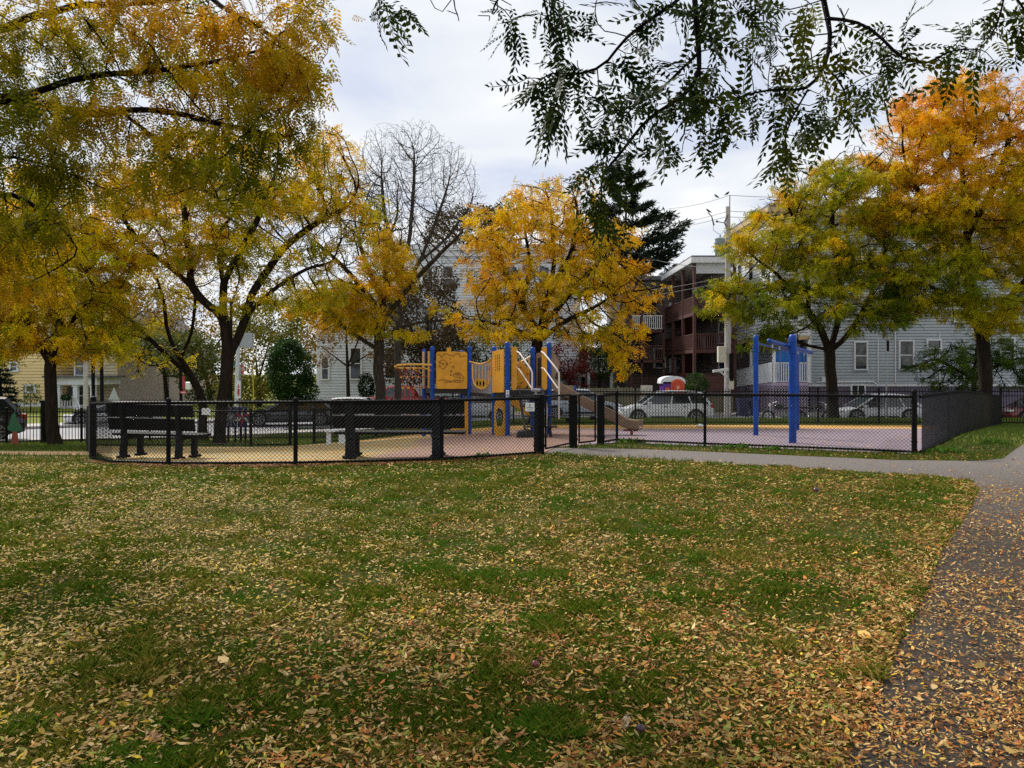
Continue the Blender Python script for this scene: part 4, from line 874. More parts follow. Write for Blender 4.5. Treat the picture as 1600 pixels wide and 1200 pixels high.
# ================= playground =================
def rpoly(w,h,r,n=4,x0=0,z0=0):
    out=[]
    for cx,cz,a0 in ((w-r,h-r,0),(r,h-r,90),(r,r,180),(w-r,r,270)):
        for k in range(n+1):
            a=math.radians(a0+90*k/n); out.append((x0+cx+r*math.cos(a),z0+cz+r*math.sin(a)))
    return out
def build_play():
    base=(PX(760,20.8),20.8,gz(PX(760,20.8),20.8))
    R=thing('play_structure',base,'climbing structure with blue posts, yellow panels and tan slide in the playground','playground structure')
    def post(px,ptop,Y,r=.062,name='post'):
        x,_,zt=P(px,ptop,Y); z=gz(x,Y); m=MB(); m.lathe([(r,z-.1),(r,zt-.07)],(x,Y),18); p=m.obj(name,M['blue_paint'],R,smooth=True)
        c=MB(); c.lathe([(r*1.1,zt-.14),(r*1.1,zt-.06),(r*.95,zt-.025),(r*.6,zt-.005),(.001,zt)],(x,Y),18); c.obj('post_cap',M['blue_paint'],p,smooth=True)
        for zz in (zt-.28,zt-1.2):
            k=MB(); k.lathe([(r,zz-.03),(r*1.18,zz-.03),(r*1.18,zz+.03),(r,zz+.03)],(x,Y),18); k.obj('collar',M['blue_paint'],p,smooth=True)
        return x,zt
    A1=post(675.5,540.5,22.5); A2=post(733.5,540.5,22.5); A3=post(662.5,545,23.5); 
    B1=post(793,534,19.7); B2=post(858,534.5,19.9); B3=post(772,541,20.7); B4=post(832.5,542,20.8); A4=post(722,547,23.6)
    def plate(name,corners,t=.02,m='yellow_plastic',holes=None,par=None):
        """corners px,py,Y as a quad/poly -> thin slab"""
        pts=[Vector(P(*c)) for c in corners]; n=(pts[1]-pts[0]).cross(pts[-1]-pts[0]).normalized()*t; n=n if n.y>0 else -n; mb=MB(); k=len(pts)
        mb.face(pts); mb.face([p+n for p in pts][::-1])
        for i in range(k): j=(i+1)%k; mb.face([pts[i],pts[i]+n,pts[j]+n,pts[j]])
        return mb.obj(name,M[m],par or R)
    def rplate(name,x0,x1,y0,y1,Y,r=4,t=.02,m='yellow_plastic',Y2=None):
        P2=rpoly(x1-x0,y1-y0,r); Y2=Y2 or Y
        return plate(name,[(x0+a,y1-b,Y+(Y2-Y)*a/(x1-x0)) for a,b in P2],t,m)
    # decks
    def deck(cs,py,name='deck',th=.14):
        pts=[]; 
        z=PZ(py,cs[0][1])
        for px,Y in cs: pts.append((PX(px,Y),Y))
        mb=MB(); mb.face([(x,y,z) for x,y in pts]); mb.face([(x,y,z-th) for x,y in pts][::-1])
        for i in range(len(pts)):
            j=(i+1)%len(pts); mb.face([(pts[i][0],pts[i][1],z),(pts[i][0],pts[i][1],z-th),(pts[j][0],pts[j][1],z-th),(pts[j][0],pts[j][1],z)])
        mb.obj(name,M['deck_black'],R)
    deck([(675.5,22.5),(733.5,22.5),(722,23.6),(662.5,23.6)],607.5); deck([(793,19.7),(858,19.9),(832.5,20.8),(772,20.7)],609.5)
    deck([(733.5,22.5),(793,19.8),(772,20.7),(722,23.6)],613,'bridge',.10)
    # panel A with engraved fish and shell
    pA=rplate('panel',681.5,730,549.5,607.5,22.42); rplate('panel_tab',698,705,543,550,22.44,1.5)
    def engrave(paths,Y,parent,w=.008):
        mb=MB()
        for pth in paths:
            q=[Vector(P(a,b,Y)) for a,b in pth]
            for u,v in zip(q[:-1],q[1:]): mb.beam(u,v,w,.008,up=(0,1,0))
        mb.obj('engraving',M['dark_engrave'],parent)
    sx=lambda a:600+a/10.; sy=lambda b:520+b/10.
    S=lambda l:[(sx(a),sy(b)) for a,b in l]
    circ=lambda cx,cy,r,n=10:[(sx(cx+r*math.cos(6.283*k/n)),sy(cy+r*math.sin(6.283*k/n))) for k in range(n+1)]
    fish=[S([(850,440),(880,480),(850,530),(885,520),(900,560),(935,565),(960,530),(990,500),(985,470),(960,440),(920,420),(890,425),(885,465),(850,440)]),S([(900,480),(915,500),(935,495),(930,470),(905,475)]),circ(975,490,8,6)]
    waves=[S([(830,350),(850,335),(875,345),(885,370),(895,385),(915,365),(925,340),(960,325),(1000,330),(1030,355),(1060,355),(1090,360),(1120,330),(1160,325),(1190,345),(1185,380),(1215,375),(1240,355),(1290,365)])]
    shell=[S([(1075,665),(1100,640),(1150,625),(1200,640),(1240,690),(1250,730),(1220,765),(1160,775),(1100,770),(1075,745),(1110,735),(1160,735),(1210,745)]),S([(1075,665),(1110,690),(1170,705),(1225,720)]),S([(1110,640),(1150,665),(1160,690)]),S([(1140,630),(1180,660),(1195,700)]),S([(1110,745),(1120,765)]),S([(1140,740),(1150,770)]),S([(1170,740),(1180,768)]),S([(845,750),(900,735),(960,735),(1020,755),(1075,770),(1020,768),(940,770)])]
    engrave(fish+waves+shell+[circ(1080,535,18),circ(1052,600,14),circ(1043,657,10),circ(1032,408,5,5),circ(1035,465,4,5)],22.415,pA,.013)
    # panel B left (side), engraved figures
    pB=plate('panel',[(769,549,20.6),(787,545.5,19.75),(787,613,19.75),(769,613.5,20.6)],.02)
    rows=[[(305+10*0,320+55*k),(325,320+55*k)] for k in range(5)]
    eg=MB()
    for k in range(6):
        for c in range(3):
            a=740+(303+c*26)*.1125; b=520+(325+k*38-c*8)*.1125; Yq=20.6-(a-769)/18*.85-.03; p=Vector(P(a,b,Yq)); eg.box(p.x-.007,p.x+.007,p.y-.004,p.y,p.z-.02-.006*c,p.z+.02)
    eg.obj('engraving',M['black_vinyl'],pB)
    plate('panel',[(799,542,19.75),(807,542,19.75),(808.5,546,19.75),(808,603,19.75),(805,610,19.75),(801,610,19.75),(799,604,19.75)],.03)
    plate('panel',[(846.5,542.5,19.85),(854.5,542.5,19.85),(855,606,19.85),(852,610,19.85),(849,607,19.85),(846.5,604,19.85)],.03)
    # back panel with holes (spotted) and yellow arch
    pc=plate('panel',[(809,568,20.7),(812,562,20.7),(822,572,20.7),(826,580,20.7),(826,600,20.7),(820,607,20.7),(809,607,20.7)],.02)
    hm=MB()
    for a,b in ((813,574),(824,584),(815,598),(812,604),(829,583)):
        hm.lathe([(.001,0),(.03,0)],(0,0),3) if False else None
        p=P(a,b,20.68); hm.beam((p[0]-.03,p[1],p[2]),(p[0]+.03,p[1],p[2]+.012),.045,.006)
    hm.obj('cutouts',M['black_vinyl'],pc)
    def tube(name,pts,r,m,n=8): mb=MB(); mb.tube([P(*p) for p in pts],r,n); return mb.obj(name,M[m],R,smooth=True)
    tube('arch_rail',[(809,568,20.75),(817,564,20.75),(824,560,20.75),(829,557,20.75)],.02,'yellow_tube')
    tube('guard_bar',[(826.5,560,20.75),(826.5,607,20.75)],.016,'yellow_tube')
    # handrails of the steps
    tube('handrail',[(807,549,19.7),(812,552,19.5),(829,576,18.8),(831.5,582,18.7),(831.5,609,18.6)],.021,'beige_tube'); tube('handrail',[(807,574,19.7),(811,577,19.5),(831,607,18.7)],.018,'beige_tube')
    tube('handrail',[(846,549.5,19.8),(850,552,19.6),(870,577,18.9),(873.5,583,18.8),(873.5,655,18.5)],.021,'beige_tube'); tube('handrail',[(846,575,19.8),(850,576,19.6),(872,607,18.8)],.018,'beige_tube')
    tube('handrail',[(853,626,18.8),(854.5,640,18.7),(853.5,670,18.6)],.02,'beige_tube')
    # stepping pods / stairs
    for k in range(4):
        t=k/3.; Yk=19.45-.75*t; z=PZ(614,19.7)-.24*(k+.2); x0=PX(812,19.7)+.05*k; mb=MB(); mb.box(x0,x0+.75,Yk-.14,Yk+.12,z-.035,z); mb.obj('step',M['deck_black'],R,bevel=.01)
    for px in (811,848): mb=MB(); a=P(px,612,19.65); b=(a[0]+.16,18.55,gz(a[0],18.5)+.02); mb.beam(a,b,.03,.16); mb.obj('stringer',M['deck_black'],R)
    pod=MB(); p=P(837,608.5,18.9); pod.lathe([(.001,p[2]+.03),(.11,p[2]+.02),(.13,p[2]-.01),(.1,p[2]-.05),(.03,p[2]-.06)],(p[0],p[1]),14); pod.lathe([(.03,gz(p[0],p[1])),(.03,p[2]-.05)],(p[0],p[1]),10); pod.obj('pod',M['grey_plastic'],R,smooth=True)
    # slide
    hood=MB(); o=20.2
    arch=[]; 
    for k in range(9):
        a=math.pi*k/8; arch.append((math.cos(a),math.sin(a)))
    hood.tube([P(843,548,20.4),P(858,552,20.3)],.02,6)
    plate('slide_hood',[(838,552,20.5),(847,550,20.4),(847,606,20.4),(838,606,20.5)],.05,'beige_plastic')
    plate('slide_hood_opening',[(840,560,20.44),(845,558,20.34),(845,602,20.34),(840,603,20.44)],.02,'deck_black')
    plate('slide_hood',[(861,549,20.),(866,552,20.2),(875,566,20.35),(874,572,20.35),(868,582,20.3),(862,600,20.1)],.05,'beige_plastic')
    # chute : cross-section swept along curve
    cl=[(866,606,20.2),(876,612,20.15),(893,622,20.05),(915,634,19.9),(938,645,19.75),(958,655,19.6),(972,663,19.5),(985,667.5,19.4),(1001,668.5,19.3)]
    C3=[Vector(P(*c)) for c in cl]; mb=MB(); prof=[(-.27,.18),(-.25,.20),(-.22,.19),(-.20,.05),(-.10,0),(.10,0),(.20,.05),(.22,.19),(.25,.20),(.27,.18),(.22,-.03),(.10,-.06),(-.10,-.06),(-.22,-.03)]
    rings=[]
    for k,c in enumerate(C3):
        d=(C3[min(k+1,len(C3)-1)]-C3[max(k-1,0)]).normalized(); s=Vector((0,1,0)); s=(s-d*s.dot(d)).normalized(); u=s.cross(d)*-1
        if u.z<0: u=-u
        rings.append([c+s*a+u*b for a,b in prof])
    for k in range(len(rings)-1):
        for j in range(len(prof)):
            q=(j+1)%len(prof); mb.face([rings[k][j],rings[k+1][j],rings[k+1][q],rings[k][q]])
    mb.face(rings[0]); mb.face(rings[-1][::-1]); mb.obj('slide',M['beige_plastic'],R,smooth=False)
    # slide side wall near the top, flowing curve, with blue end cap
    plate('slide_side',[(862,580,19.9),(866,590,19.9),(874,597,19.9),(884,602,19.9),(898,602.5,19.9),(898,612,19.9),(890,615,19.9),(880,612,19.9),(868,612,19.9),(861,606,19.9)],.03,'beige_plastic')
    rplate('slide_end_plate',897.5,900.5,602,613,19.88,.8,.03,'blue_paint')
    p=Vector(P(987,668,19.35)); leg=MB(); leg.box(p.x-.03,p.x+.03,p.y-.03,p.y+.03,gz(p.x,p.y)-.1,p.z-.05); leg.box(p.x-.2,p.x+.15,p.y-.05,p.y+.05,p.z-.09,p.z-.05); leg.obj('slide_leg',M['red_wood'],R)
    # under-deck panels
    plate('kick_panel',[(725,626,22.4),(731.5,626,22.4),(731.5,679,22.4),(700,679,22.4),(700,672,22.4),(712,668,22.4),(721,655,22.4),(725,640,22.4)],.02)
    def ringplate(name,x0,x1,y0,y1,Y,hx,hy,hw,hh):
        n=20; mb=MB(); o=[]; i=[]
        for k in range(n):
            a=2*math.pi*k/n; ca,sa=math.cos(a),math.sin(a); m=max(abs(ca),abs(sa)); o.append(((x0+x1)/2+(x1-x0)/2*ca/m,(y0+y1)/2+(y1-y0)/2*sa/m)); i.append((hx+hw*ca,hy+hh*sa))
        for t in (0,.025):
            for k in range(n):
                q=(k+1)%n; f=[P(*o[k],Y+t),P(*o[q],Y+t),P(*i[q],Y+t),P(*i[k],Y+t)]; mb.face(f if t else f[::-1])
        for l,s in ((o,1),(i,-1)):
            for k in range(n):
                q=(k+1)%n; f=[P(*l[k],Y),P(*l[q],Y),P(*l[q],Y+.025),P(*l[k],Y+.025)]; mb.face(f[::s])
        mb.obj(name,M['yellow_plastic'],R)
    ringplate('crawl_panel',772,790,626,683,19.8,780.5,652,5.5,16)
    plate('gusset_panel',[(799,624,19.8),(808,624,19.8),(820,634,19.8),(829,650,19.8),(826,652,19.8),(812,640,19.8),(799,632,19.8)],.03)
    sp=MB(); p=Vector(P(822,680,18.6)); sp.prism([(-.25,0),(.25,0),(.22,.12),(.05,.20),(-.2,.16)],p-Vector((0,0,p.z-gz(p.x,p.y))),(1,0,0),(0,0,1),(0,.4,0)); sp.obj('rock_step',M['rubber_dark'],R,bevel=.03)
    # sticker on the post
    s=MB(); p=P(793,615,19.63); s.box(p[0]-.04,p[0]+.04,p[1]-.004,p[1],p[2]-.09,p[2]+.09); s.obj('label_plate',M['white_sign'],R)
    s=MB(); s.box(p[0]-.02,p[0]+.025,p[1]-.006,p[1]-.004,p[2]-.06,p[2]-.02); s.box(p[0]-.02,p[0]+.02,p[1]-.006,p[1]-.004,p[2]+.03,p[2]+.05); s.obj('label_marks',M['navy'],R)
    # U barrier and grey activity panel
    tube('bridge_rail',[(734,565,22.4),(741,567,22.2),(750,569,21.8),(758,567.5,21.3),(765,563,20.95),(770,558,20.75)],.024,'yellow_tube')
    tube('bridge_hoop',[(738,569,22.3),(738.5,590,22.2),(741,600,22.1),(747,606,21.9),(753,608,21.6),(759,606,21.3),(764,600,21.1),(766.5,588,21.),(767,562,21.)],.02,'yellow_tube')
    for a,t,bt,yy in ((743.5,568,603,22.1),(748.5,569,606.5,21.9),(753.5,569,608,21.6),(758.5,567.5,606.5,21.35),(763,564.5,602,21.15)): tube('hoop_bar',[(a,t,yy),(a,bt,yy)],.011,'yellow_tube',6)
    g=plate('activity_panel',[(737,569,23.),(769,563,22.6),(769,621,22.6),(737,621,23.)],.03,'grey_plastic')
    for k in range(4):
        s=MB(); p=P(742+k*7,575,22.6); s.box(p[0]-.035,p[0]+.035,p[1]-.01,p[1],p[2]-.05,p[2]+.05); s.obj('picture_tile',M['tarp_blue'] if k==3 else M['garage_blue'],g); 
    s=MB(); c=Vector(P(751,599,22.55)); n=18; s.face([(c.x+.2*math.cos(6.283*k/n),c.y,c.z+.14*math.sin(6.283*k/n)) for k in range(n)][::-1]); s.obj('sun_picture',M['yellow_plastic'],g)
    s=MB()
    for dx in (-.11,-.02,.08): s.prism([(-.03,-.10),(.01,-.08),(.04,.0),(.0,.09),(-.03,.04)],(c.x+dx,c.y-.008,c.z),(1,0,0),(0,0,1),(0,.004,0))
    s.obj('figures_picture',M['black_vinyl'],g)
    # net climber on the left
    tube('climber_handle',[(661.5,549,23.3),(661.8,607,23.3)],.032,'yellow_tube'); tube('climber_handle',[(670,549,22.9),(670,606,22.9)],.034,'yellow_tube')
    tube('climber_hoop',[(677,570.5,22.5),(655,569.5,22.2),(635,569.5,21.9),(622,570.5,21.8),(617,572.5,21.9),(621,575,22.3),(640,575.5,22.6),(658,575.5,22.9),(662,576,23.2)],.03,'yellow_tube')
    tube('climber_brace',[(676,580,22.5),(668,577,22.4),(660,574,22.3)],.022,'yellow_tube'); tube('climber_brace',[(661,584,23.2),(652,580,22.8),(646,577,22.6)],.02,'yellow_tube')
    top=[(621,574,21.9),(631,573,22.),(642,574,22.3),(653,573,22.5)]; mid=[(627,589,22.3),(636,589,22.3),(644,589,22.5),(653,589,22.7)]; low=[(630,606,22.6),(638,606,22.6),(647,606,22.8),(656,605,23.)]; bot=[(633,672,22.9),(641,674,22.9),(649,674,23.),(657,672,23.1)]
    for a,b_,c_,d_ in zip(top,mid,low,bot): tube('net_rope',[a,b_,c_,d_],.014,'red_rope',5)
    for a,b_ in ((0,1),(1,2),(2,3)): tube('net_rope',[top[a],mid[b_],low[b_]],.012,'red_rope',5)
    for l,yy in ((mid,0),(low,0),([(633,638,22.8),(641,640,22.8),(650,640,22.9),(658,638,23)],0)):
        tube('net_rope',[(l[0][0]-2,l[0][1],l[0][2])]+l+[(668,l[-1][1]-1,23.2)],.015,'red_rope',5)
        for p in l:
            k=MB(); c=P(*p); k.lathe([(.001,c[2]-.04),(.03,c[2]-.025),(.038,c[2]),(.03,c[2]+.025),(.001,c[2]+.04)],(c[0],c[1]),8); k.obj('net_joint',M['yellow_tube'],R,smooth=True)
    # swings
    def bigpost(root,px,ptop,Y,r):
        x,_,zt=P(px,ptop,Y); z=gz(x,Y); m=MB(); m.lathe([(r,z-.1),(r,zt-.1)],(x,Y),24); p=m.obj('post',M['blue_paint'],root,smooth=True)
        c=MB(); c.lathe([(r*1.06,zt-.18),(r*1.06,zt-.09),(r*.97,zt-.05),(r*.75,zt-.02),(r*.4,zt-.004),(.001,zt)],(x,Y),24); c.obj('post_cap',M['blue_paint'],p,smooth=True)
        c=MB(); c.lathe([(r,zt-.42),(r*1.16,zt-.42),(r*1.16,zt-.28),(r,zt-.28)],(x,Y),24); c.obj('collar',M['blue_paint'],p,smooth=True)
        return x
    x=PX(1238.5,16.8); S1=thing('swing_frame',(x,16.8,gz(x,16.8)),'nearer thick blue swing post with long angled beam and chains','swing','blue swing frames on the purple surface')
    bigpost(S1,1238.5,522,16.8,.080); 
    mb=MB(); a=Vector(P(1202,533,15.3)); b=Vector(P(1268,551.5,20.)); mb.tube([a,b],.050,16); d=(b-a).normalized(); mb.tube([a-d*.03,a],[.03,.050],16); mb.obj('beam',M['blue_paint'],S1,smooth=True)
    for t in (.06,.2,.42,.62,.78,.93):
        p=a+d*((b-a).length*t); h=MB(); h.tube([p+Vector((0,0,-.05)),p+Vector((0,0,-.12))],.018,6); h.obj('hanger',M['rim'],S1)
    for t,yb in ((.06,600),(.2,603),(.62,602),(.78,598)):
        p=a+d*((b-a).length*t)+Vector((0,0,-.12)); ch=MB(); zz=PZ(yb,p.y)-.0
        nlk=int((p.z-zz)/.045)
        for k in range(nlk):
            z=p.z-k*.045; w=.010 if k%2 else .001; v=.001 if k%2 else .010; ch.tube([(p.x-w,p.y-v,z),(p.x-w,p.y-v,z-.05)],.0035,4); ch.tube([(p.x+w,p.y+v,z),(p.x+w,p.y+v,z-.05)],.0035,4)
        ch.obj('chain',D('chain_rust',(.16,.10,.07),rough=.6,var=.3,scale=30),S1)
    x=PX(1181,19.2); S2=thing('swing_frame',(x,19.2,gz(x,19.2)),'farther slimmer blue swing frame with two posts and a thin top rail','swing','blue swing frames on the purple surface')
    bigpost(S2,1181,523,19.2,.062); bigpost(S2,1246,545,23.2,.058)
    mb=MB(); mb.tube([P(1181,536,19.2),P(1246,552,23.2)],.022,10); mb.obj('beam',M['blue_paint'],S2,smooth=True)
    # mural panels on posts behind the small bench
    def mural(px0,px1,Y,label,kind):
        x0,x1=PX(px0,Y),PX(px1,Y); z1=PZ(636,Y); z0=PZ(668,Y); r=thing('painted_panel',((x0+x1)/2,Y,gz((x0+x1)/2,Y)),label,'panel','painted panels by the back entrance')
        m=MB(); m.box(x0,x1,Y,Y+.04,z0,z1); m.obj('board',M['navy'],r)
        for x in (x0+.08,x1-.08): l=MB(); l.box(x-.03,x+.03,Y+.05,Y+.11,gz(x,Y)-.05,z1); l.obj('leg',M['black_vinyl'],r)
        cx,cz=(x0+x1)/2,(z0+z1)/2; d=MB(); 
        if kind==0:
            for k in range(12):
                a=6.283*k/12; d.beam((cx,Y-.004,cz),(cx+.3*math.cos(a),Y-.004,cz+.34*math.sin(a)),.012,.004,up=(0,1,0))
            d.lathe([(.001,0)],(0,0),3) if False else None
            d.obj('spokes',M['cream'],r)
        else:
            for k in range(6):
                a=6.283*k/6+.3; d.face([(cx,Y-.004,cz),(cx+.34*math.cos(a),Y-.004,cz+.36*math.sin(a)),(cx+.15*math.cos(a+.6),Y-.004,cz+.15*math.sin(a+.6))],k%2)
            d.obj('pinwheel',[M['red_sign'],M['cream']],r)
    mural(352,370,27.,'navy panel with a pale spoked wheel painted on it',0); mural(371,386,27.,'navy panel with a red and cream pinwheel painted on it',1)
    # wooden tree cut-out on the left fence
    Y=25.; cx=PX(26,Y); r=thing('tree_cutout',(cx,Y,gz(cx,Y)),'green tree-shaped board on a red tapered base at the left fence','cutout')
    def tri(l): return [((a-26)*Y/F,(580-b)*Y/F+EYE) for a,b in l]
    m=MB(); m.prism(tri([(26,643),(29,650),(28,651),(32,658),(30,659),(35,664),(38,668),(37,673),(31,674),(22,674),(16,671),(15,667),(20,659),(18,658),(22,651),(21,650)]),(cx,Y-.12,0),(1,0,0),(0,0,1),(0,.03,0)); m.obj('green_board',D('board_green',(.01,.09,.035),rough=.6,var=.25,scale=10),r)
    m=MB(); m.prism(tri([(23,674),(30,674),(33,695),(20,696)]),(cx,Y-.12,0),(1,0,0),(0,0,1),(0,.03,0)); m.obj('base_board',M['red_wood'],r)
    # picnic-like pale supports behind right end of near bench, litter
    x,Y=PX(524,21.5),21.5; z=gz(x,Y); r=thing('white_rocker',(x,Y,z),'low white spring seat seen behind the left end of the near bench','spring rider')
    m=MB(); m.box(x-.26,x+.36,Y-.15,Y+.15,z+.36,z+.42); m.obj('seat',M['white_paint'],r,bevel=.01)
    m=MB(); m.box(x-.24,x-.12,Y-.05,Y+.05,z,z+.36); m.obj('leg',M['white_paint'],r,bevel=.01); m=MB(); m.box(x+.10,x+.28,Y-.05,Y+.05,z+.0,z+.36); m.obj('leg',M['white_paint'],r,bevel=.01)
    m=MB(); p=P(1094,666,25.5); m.lathe([(.001,0),(.08,.02),(.12,.07),(.07,.12),(.001,.13)],(0,0),8); o=m.obj('paper_scrap',M['white_sign'],smooth=True); o.location=(p[0],p[1],gz(p[0],p[1])+.016); tag(o,'crumpled white paper scrap on the yellow border of the surface','litter')
# ================= buildings =================
def siding(mb,a,b,z0,z1,pitch=.14,depth=.04,m=0,cut=None):
    pitch=max(pitch*1.25,.18); depth=max(depth,.04)
    """clapboard courses on the wall from a to b (plan), outward = right-hand side of a->b"""
    a=Vector((a[0],a[1],0)); b=Vector((b[0],b[1],0)); d=(b-a); L=d.length; d.normalize(); n=Vector((d.y,-d.x,0)); z=z0
    while z<z1-1e-3:
        zt=min(z+pitch,z1); t0,t1=(0,L) if cut is None else cut(z)
        u0,u1=(0,L) if cut is None else cut(zt)
        if t1-t0>.05:
            p=lambda t,zz,o: tuple(a+d*t+n*o+Vector((0,0,zz)))
            g=z+.16*(zt-z); mb.face([p(t0,g,depth+.02),p(t1,g,depth+.02),p(u1,zt,depth),p(u0,zt,depth)],m); mb.face([p(t0,g,-.02),p(t1,g,-.02),p(t1,g,depth+.02),p(t0,g,depth+.02)],m); mb.face([p(t0,z,-.02),p(t1,z,-.02),p(t1,g,-.02),p(t0,g,-.02)],m); mb.face([p(t0,z,-.02),p(t0,z,depth),p(t1,z,depth),p(t1,z,-.02)],m)
        z=zt
def window(par,cx,cz,w,h,Y,frame='trim_white',mid=True,curt=True,fw=.09,name='window',horiz=False):
    """window on a wall facing -y at Y"""
    f=MB(); x0,x1,z0,z1=cx-w/2,cx+w/2,cz-h/2,cz+h/2; d0,d1=Y-.13,Y+.02
    f.box(x0-fw,x0,d0,d1,z0,z1); f.box(x1,x1+fw,d0,d1,z0,z1); f.box(x0-fw,x1+fw,d0,d1,z1,z1+fw*1.1); f.box(x0-fw*1.2,x1+fw*1.2,d0-.03,d1,z0-fw*.9,z0)
    if mid: f.box(x0,x1,Y-.105,Y-.06,cz-.03,cz+.03)
    if horiz: f.box(cx-.025,cx+.025,Y-.105,Y-.06,z0,z1)
    o=f.obj(name,M[frame],par); g=MB(); g.face([(x0,Y-.08,z0),(x1,Y-.08,z0),(x1,Y-.08,z1),(x0,Y-.08,z1)]); g.obj('pane',M['glass'],o)
    if curt:
        c=MB(); c.face([(x0,Y-.084,z0+h*.12),(x1,Y-.084,z0+h*.12),(x1,Y-.084,cz-.04),(x0,Y-.084,cz-.04)]); c.face([(x0,Y-.084,cz+.05),(x1,Y-.084,cz+.05),(x1,Y-.084,z1-.03),(x0,Y-.084,z1-.03)]); c.obj('blind',D('blind',(.10,.105,.10),rough=.5,var=.5,scale=3),o)
    return o
def railing(par,a,b,z,h=.95,gap=.12,m='white_paint',name='railing',w=.03):
    mb=MB(); a=Vector(a+(0,)) if len(a)==2 else Vector(a); b=Vector(b+(0,)) if len(b)==2 else Vector(b); L=(b-a).length; d=(b-a)/L
    za=a.z+z; zb=b.z+z
    mb.beam((a.x,a.y,za+h),(b.x,b.y,zb+h),.08,.06); mb.beam((a.x,a.y,za+.08),(b.x,b.y,zb+.08),.05,.06)
    n=int(L/gap)
    for k in range(n+1):
        p=a+d*(L*k/n); zz=za+(zb-za)*k/n; mb.box(p.x-w/2,p.x+w/2,p.y-w/2,p.y+w/2,zz+.08,zz+h)
    return mb.obj(name,M[m],par)
def build_houses():
    # ---- grey clapboard house, right
    Y=47.; xl=PX(1265,Y); xr=PX(1680,Y); zb=-1.2; zf=PZ(600.5,Y); zt=PZ(338,Y)
    H=thing('grey_house',((xl+xr)/2,Y,-1.1),'pale grey-blue three-storey clapboard house with open porch, right side','house')
    mb=MB(); siding(mb,(xl,Y),(xr,Y),zf,zt,.145); mb.obj('siding',M['siding_grey'],H)
    mb=MB(); mb.box(xl,xr,Y+.04,Y+12,zf,zt); mb.obj('wall',M['siding_grey'],H)
    mb=MB(); mb.box(xl+.05,xr,Y+.03,Y+12,zb,zf); mb.obj('foundation',M['foundation'],H)
    mb=MB(); mb.box(xl-.06,xl+.14,Y-.05,Y+.2,zf,zt); mb.box(xl-.06,xr,Y-.05,Y+.02,zf-.12,zf+.02); mb.obj('corner_trim',M['trim_white'],H)
    mb=MB(); mb.box(xl-.1,xr+.3,Y-.45,Y+12,zt,zt+.35); mb.obj('cornice',M['trim_white'],H)
    mb=MB(); mb.box(xl,xr,Y-.3,Y+12,zt+.35,zt+.6); mb.obj('roof',M['roof_grey'],H)
    for px,py,w,h in ((1344,556,17,41),(1415,555,19.5,43),(1572,549,20,40),(1650,555,19,42)): window(H,PX(px,Y),PZ(py,Y),w*Y/F,h*Y/F,Y-.02)
    for px,py in ((1330,478),(1413,482),(1500,482),(1580,480),(1650,480),(1335,408),(1437,405),(1520,405),(1600,405)): window(H,PX(px,Y),PZ(py,Y),18*Y/F,40*Y/F,Y-.02)
    window(H,PX(1458,Y),PZ(538,Y),19*Y/F,11*Y/F,Y-.02,mid=False,curt=False); window(H,PX(1340,Y),PZ(610,Y),19*Y/F,15*Y/F,Y+.02,mid=False,horiz=True,curt=False)
    mb=MB(); 
    for px,t in ((1371,530),(1398,505),(1467,520)): mb.box(PX(px,Y)-.03,PX(px,Y)+.03,Y-.10,Y-.03,PZ(598,Y),PZ(t,Y))
    mb.obj('downpipe',M['trim_white'],H)
    for z in (PZ(431,Y),PZ(512,Y)): pass
    mb=MB(); mb.box(xl+.2,xr-2,Y-.12,Y-.03,PZ(433,Y),PZ(427,Y)); mb.obj('band_board',M['tan_trim'],H)
    mb=MB(); p=PX(1287,Y); mb.box(p-.18,p+.18,Y-.2,Y-.03,PZ(597,Y),PZ(589,Y)); mb.obj('meter_box',M['trim_white'],H)
    mb=MB(); mb.tube([(PX(1275,Y),Y-.08,PZ(597,Y)),(PX(1363,Y),Y-.08,PZ(596.5,Y)),(PX(1368,Y),Y-.08,PZ(600,Y))],.05,8); mb.obj('pipe',M['trim_white'],H)
    # porch wing: its long side runs straight back from the street
    Yp=46.; YB=55.; x0=PX(1208,Yp); x1=PX(1264,Yp); zd=PZ(598,Yp); z1=PZ(531,Yp)
    mb=MB(); siding(mb,(x0,Yp),(x1,Yp),z1+.22,zt,.16); siding(mb,(x0,YB),(x0,Yp),z1+.22,zt,.16); mb.obj('wing_siding',M['siding_white'],H)
    mb=MB(); mb.box(x0+.04,x1,Yp+.04,YB,z1+.2,zt); mb.obj('wing_wall',M['siding_white'],H)
    mb=MB(); mb.box(x0-.06,x0+.12,Yp-.06,Yp+.12,z1+.2,zt); mb.box(x1-.1,x1+.08,Yp-.06,Yp+.1,zd,zt); mb.obj('wing_corner_trim',M['trim_white'],H)
    mb=MB(); mb.box(x0-.45,x1,Yp-.45,YB+.3,zt,zt+.28); mb.obj('wing_eave',M['tan_trim'],H); mb=MB(); mb.box(x0-.35,x1,Yp-.35,YB+.2,zt+.28,zt+.5); mb.obj('wing_roof',M['roof_grey'],H)
    mb=MB(); mb.box(x0-.05,x1,Yp-.08,Yp+.03,z1,z1+.24); mb.box(x0-.08,x0+.03,Yp+.04,YB,z1,z1+.24); mb.obj('porch_beam',M['tan_trim'],H)
    mb=MB(); mb.box(x0,x1,Yp,YB,zd-.18,zd); mb.obj('porch_deck',M['lattice'],H)
    mb=MB(); siding(mb,(x0+1.5,YB),(x0+1.5,48.),zd,z1+.2,.16); siding(mb,(x0+1.5,48.),(x1+.2,48.),zd,z1+.2,.16); mb.obj('porch_inner_wall',M['siding_grey'],H)
    for py in (482,408): window(H,PX(1236,Yp),PZ(py,Yp),.75,1.35,Yp-.02,curt=False)
    mb=MB()
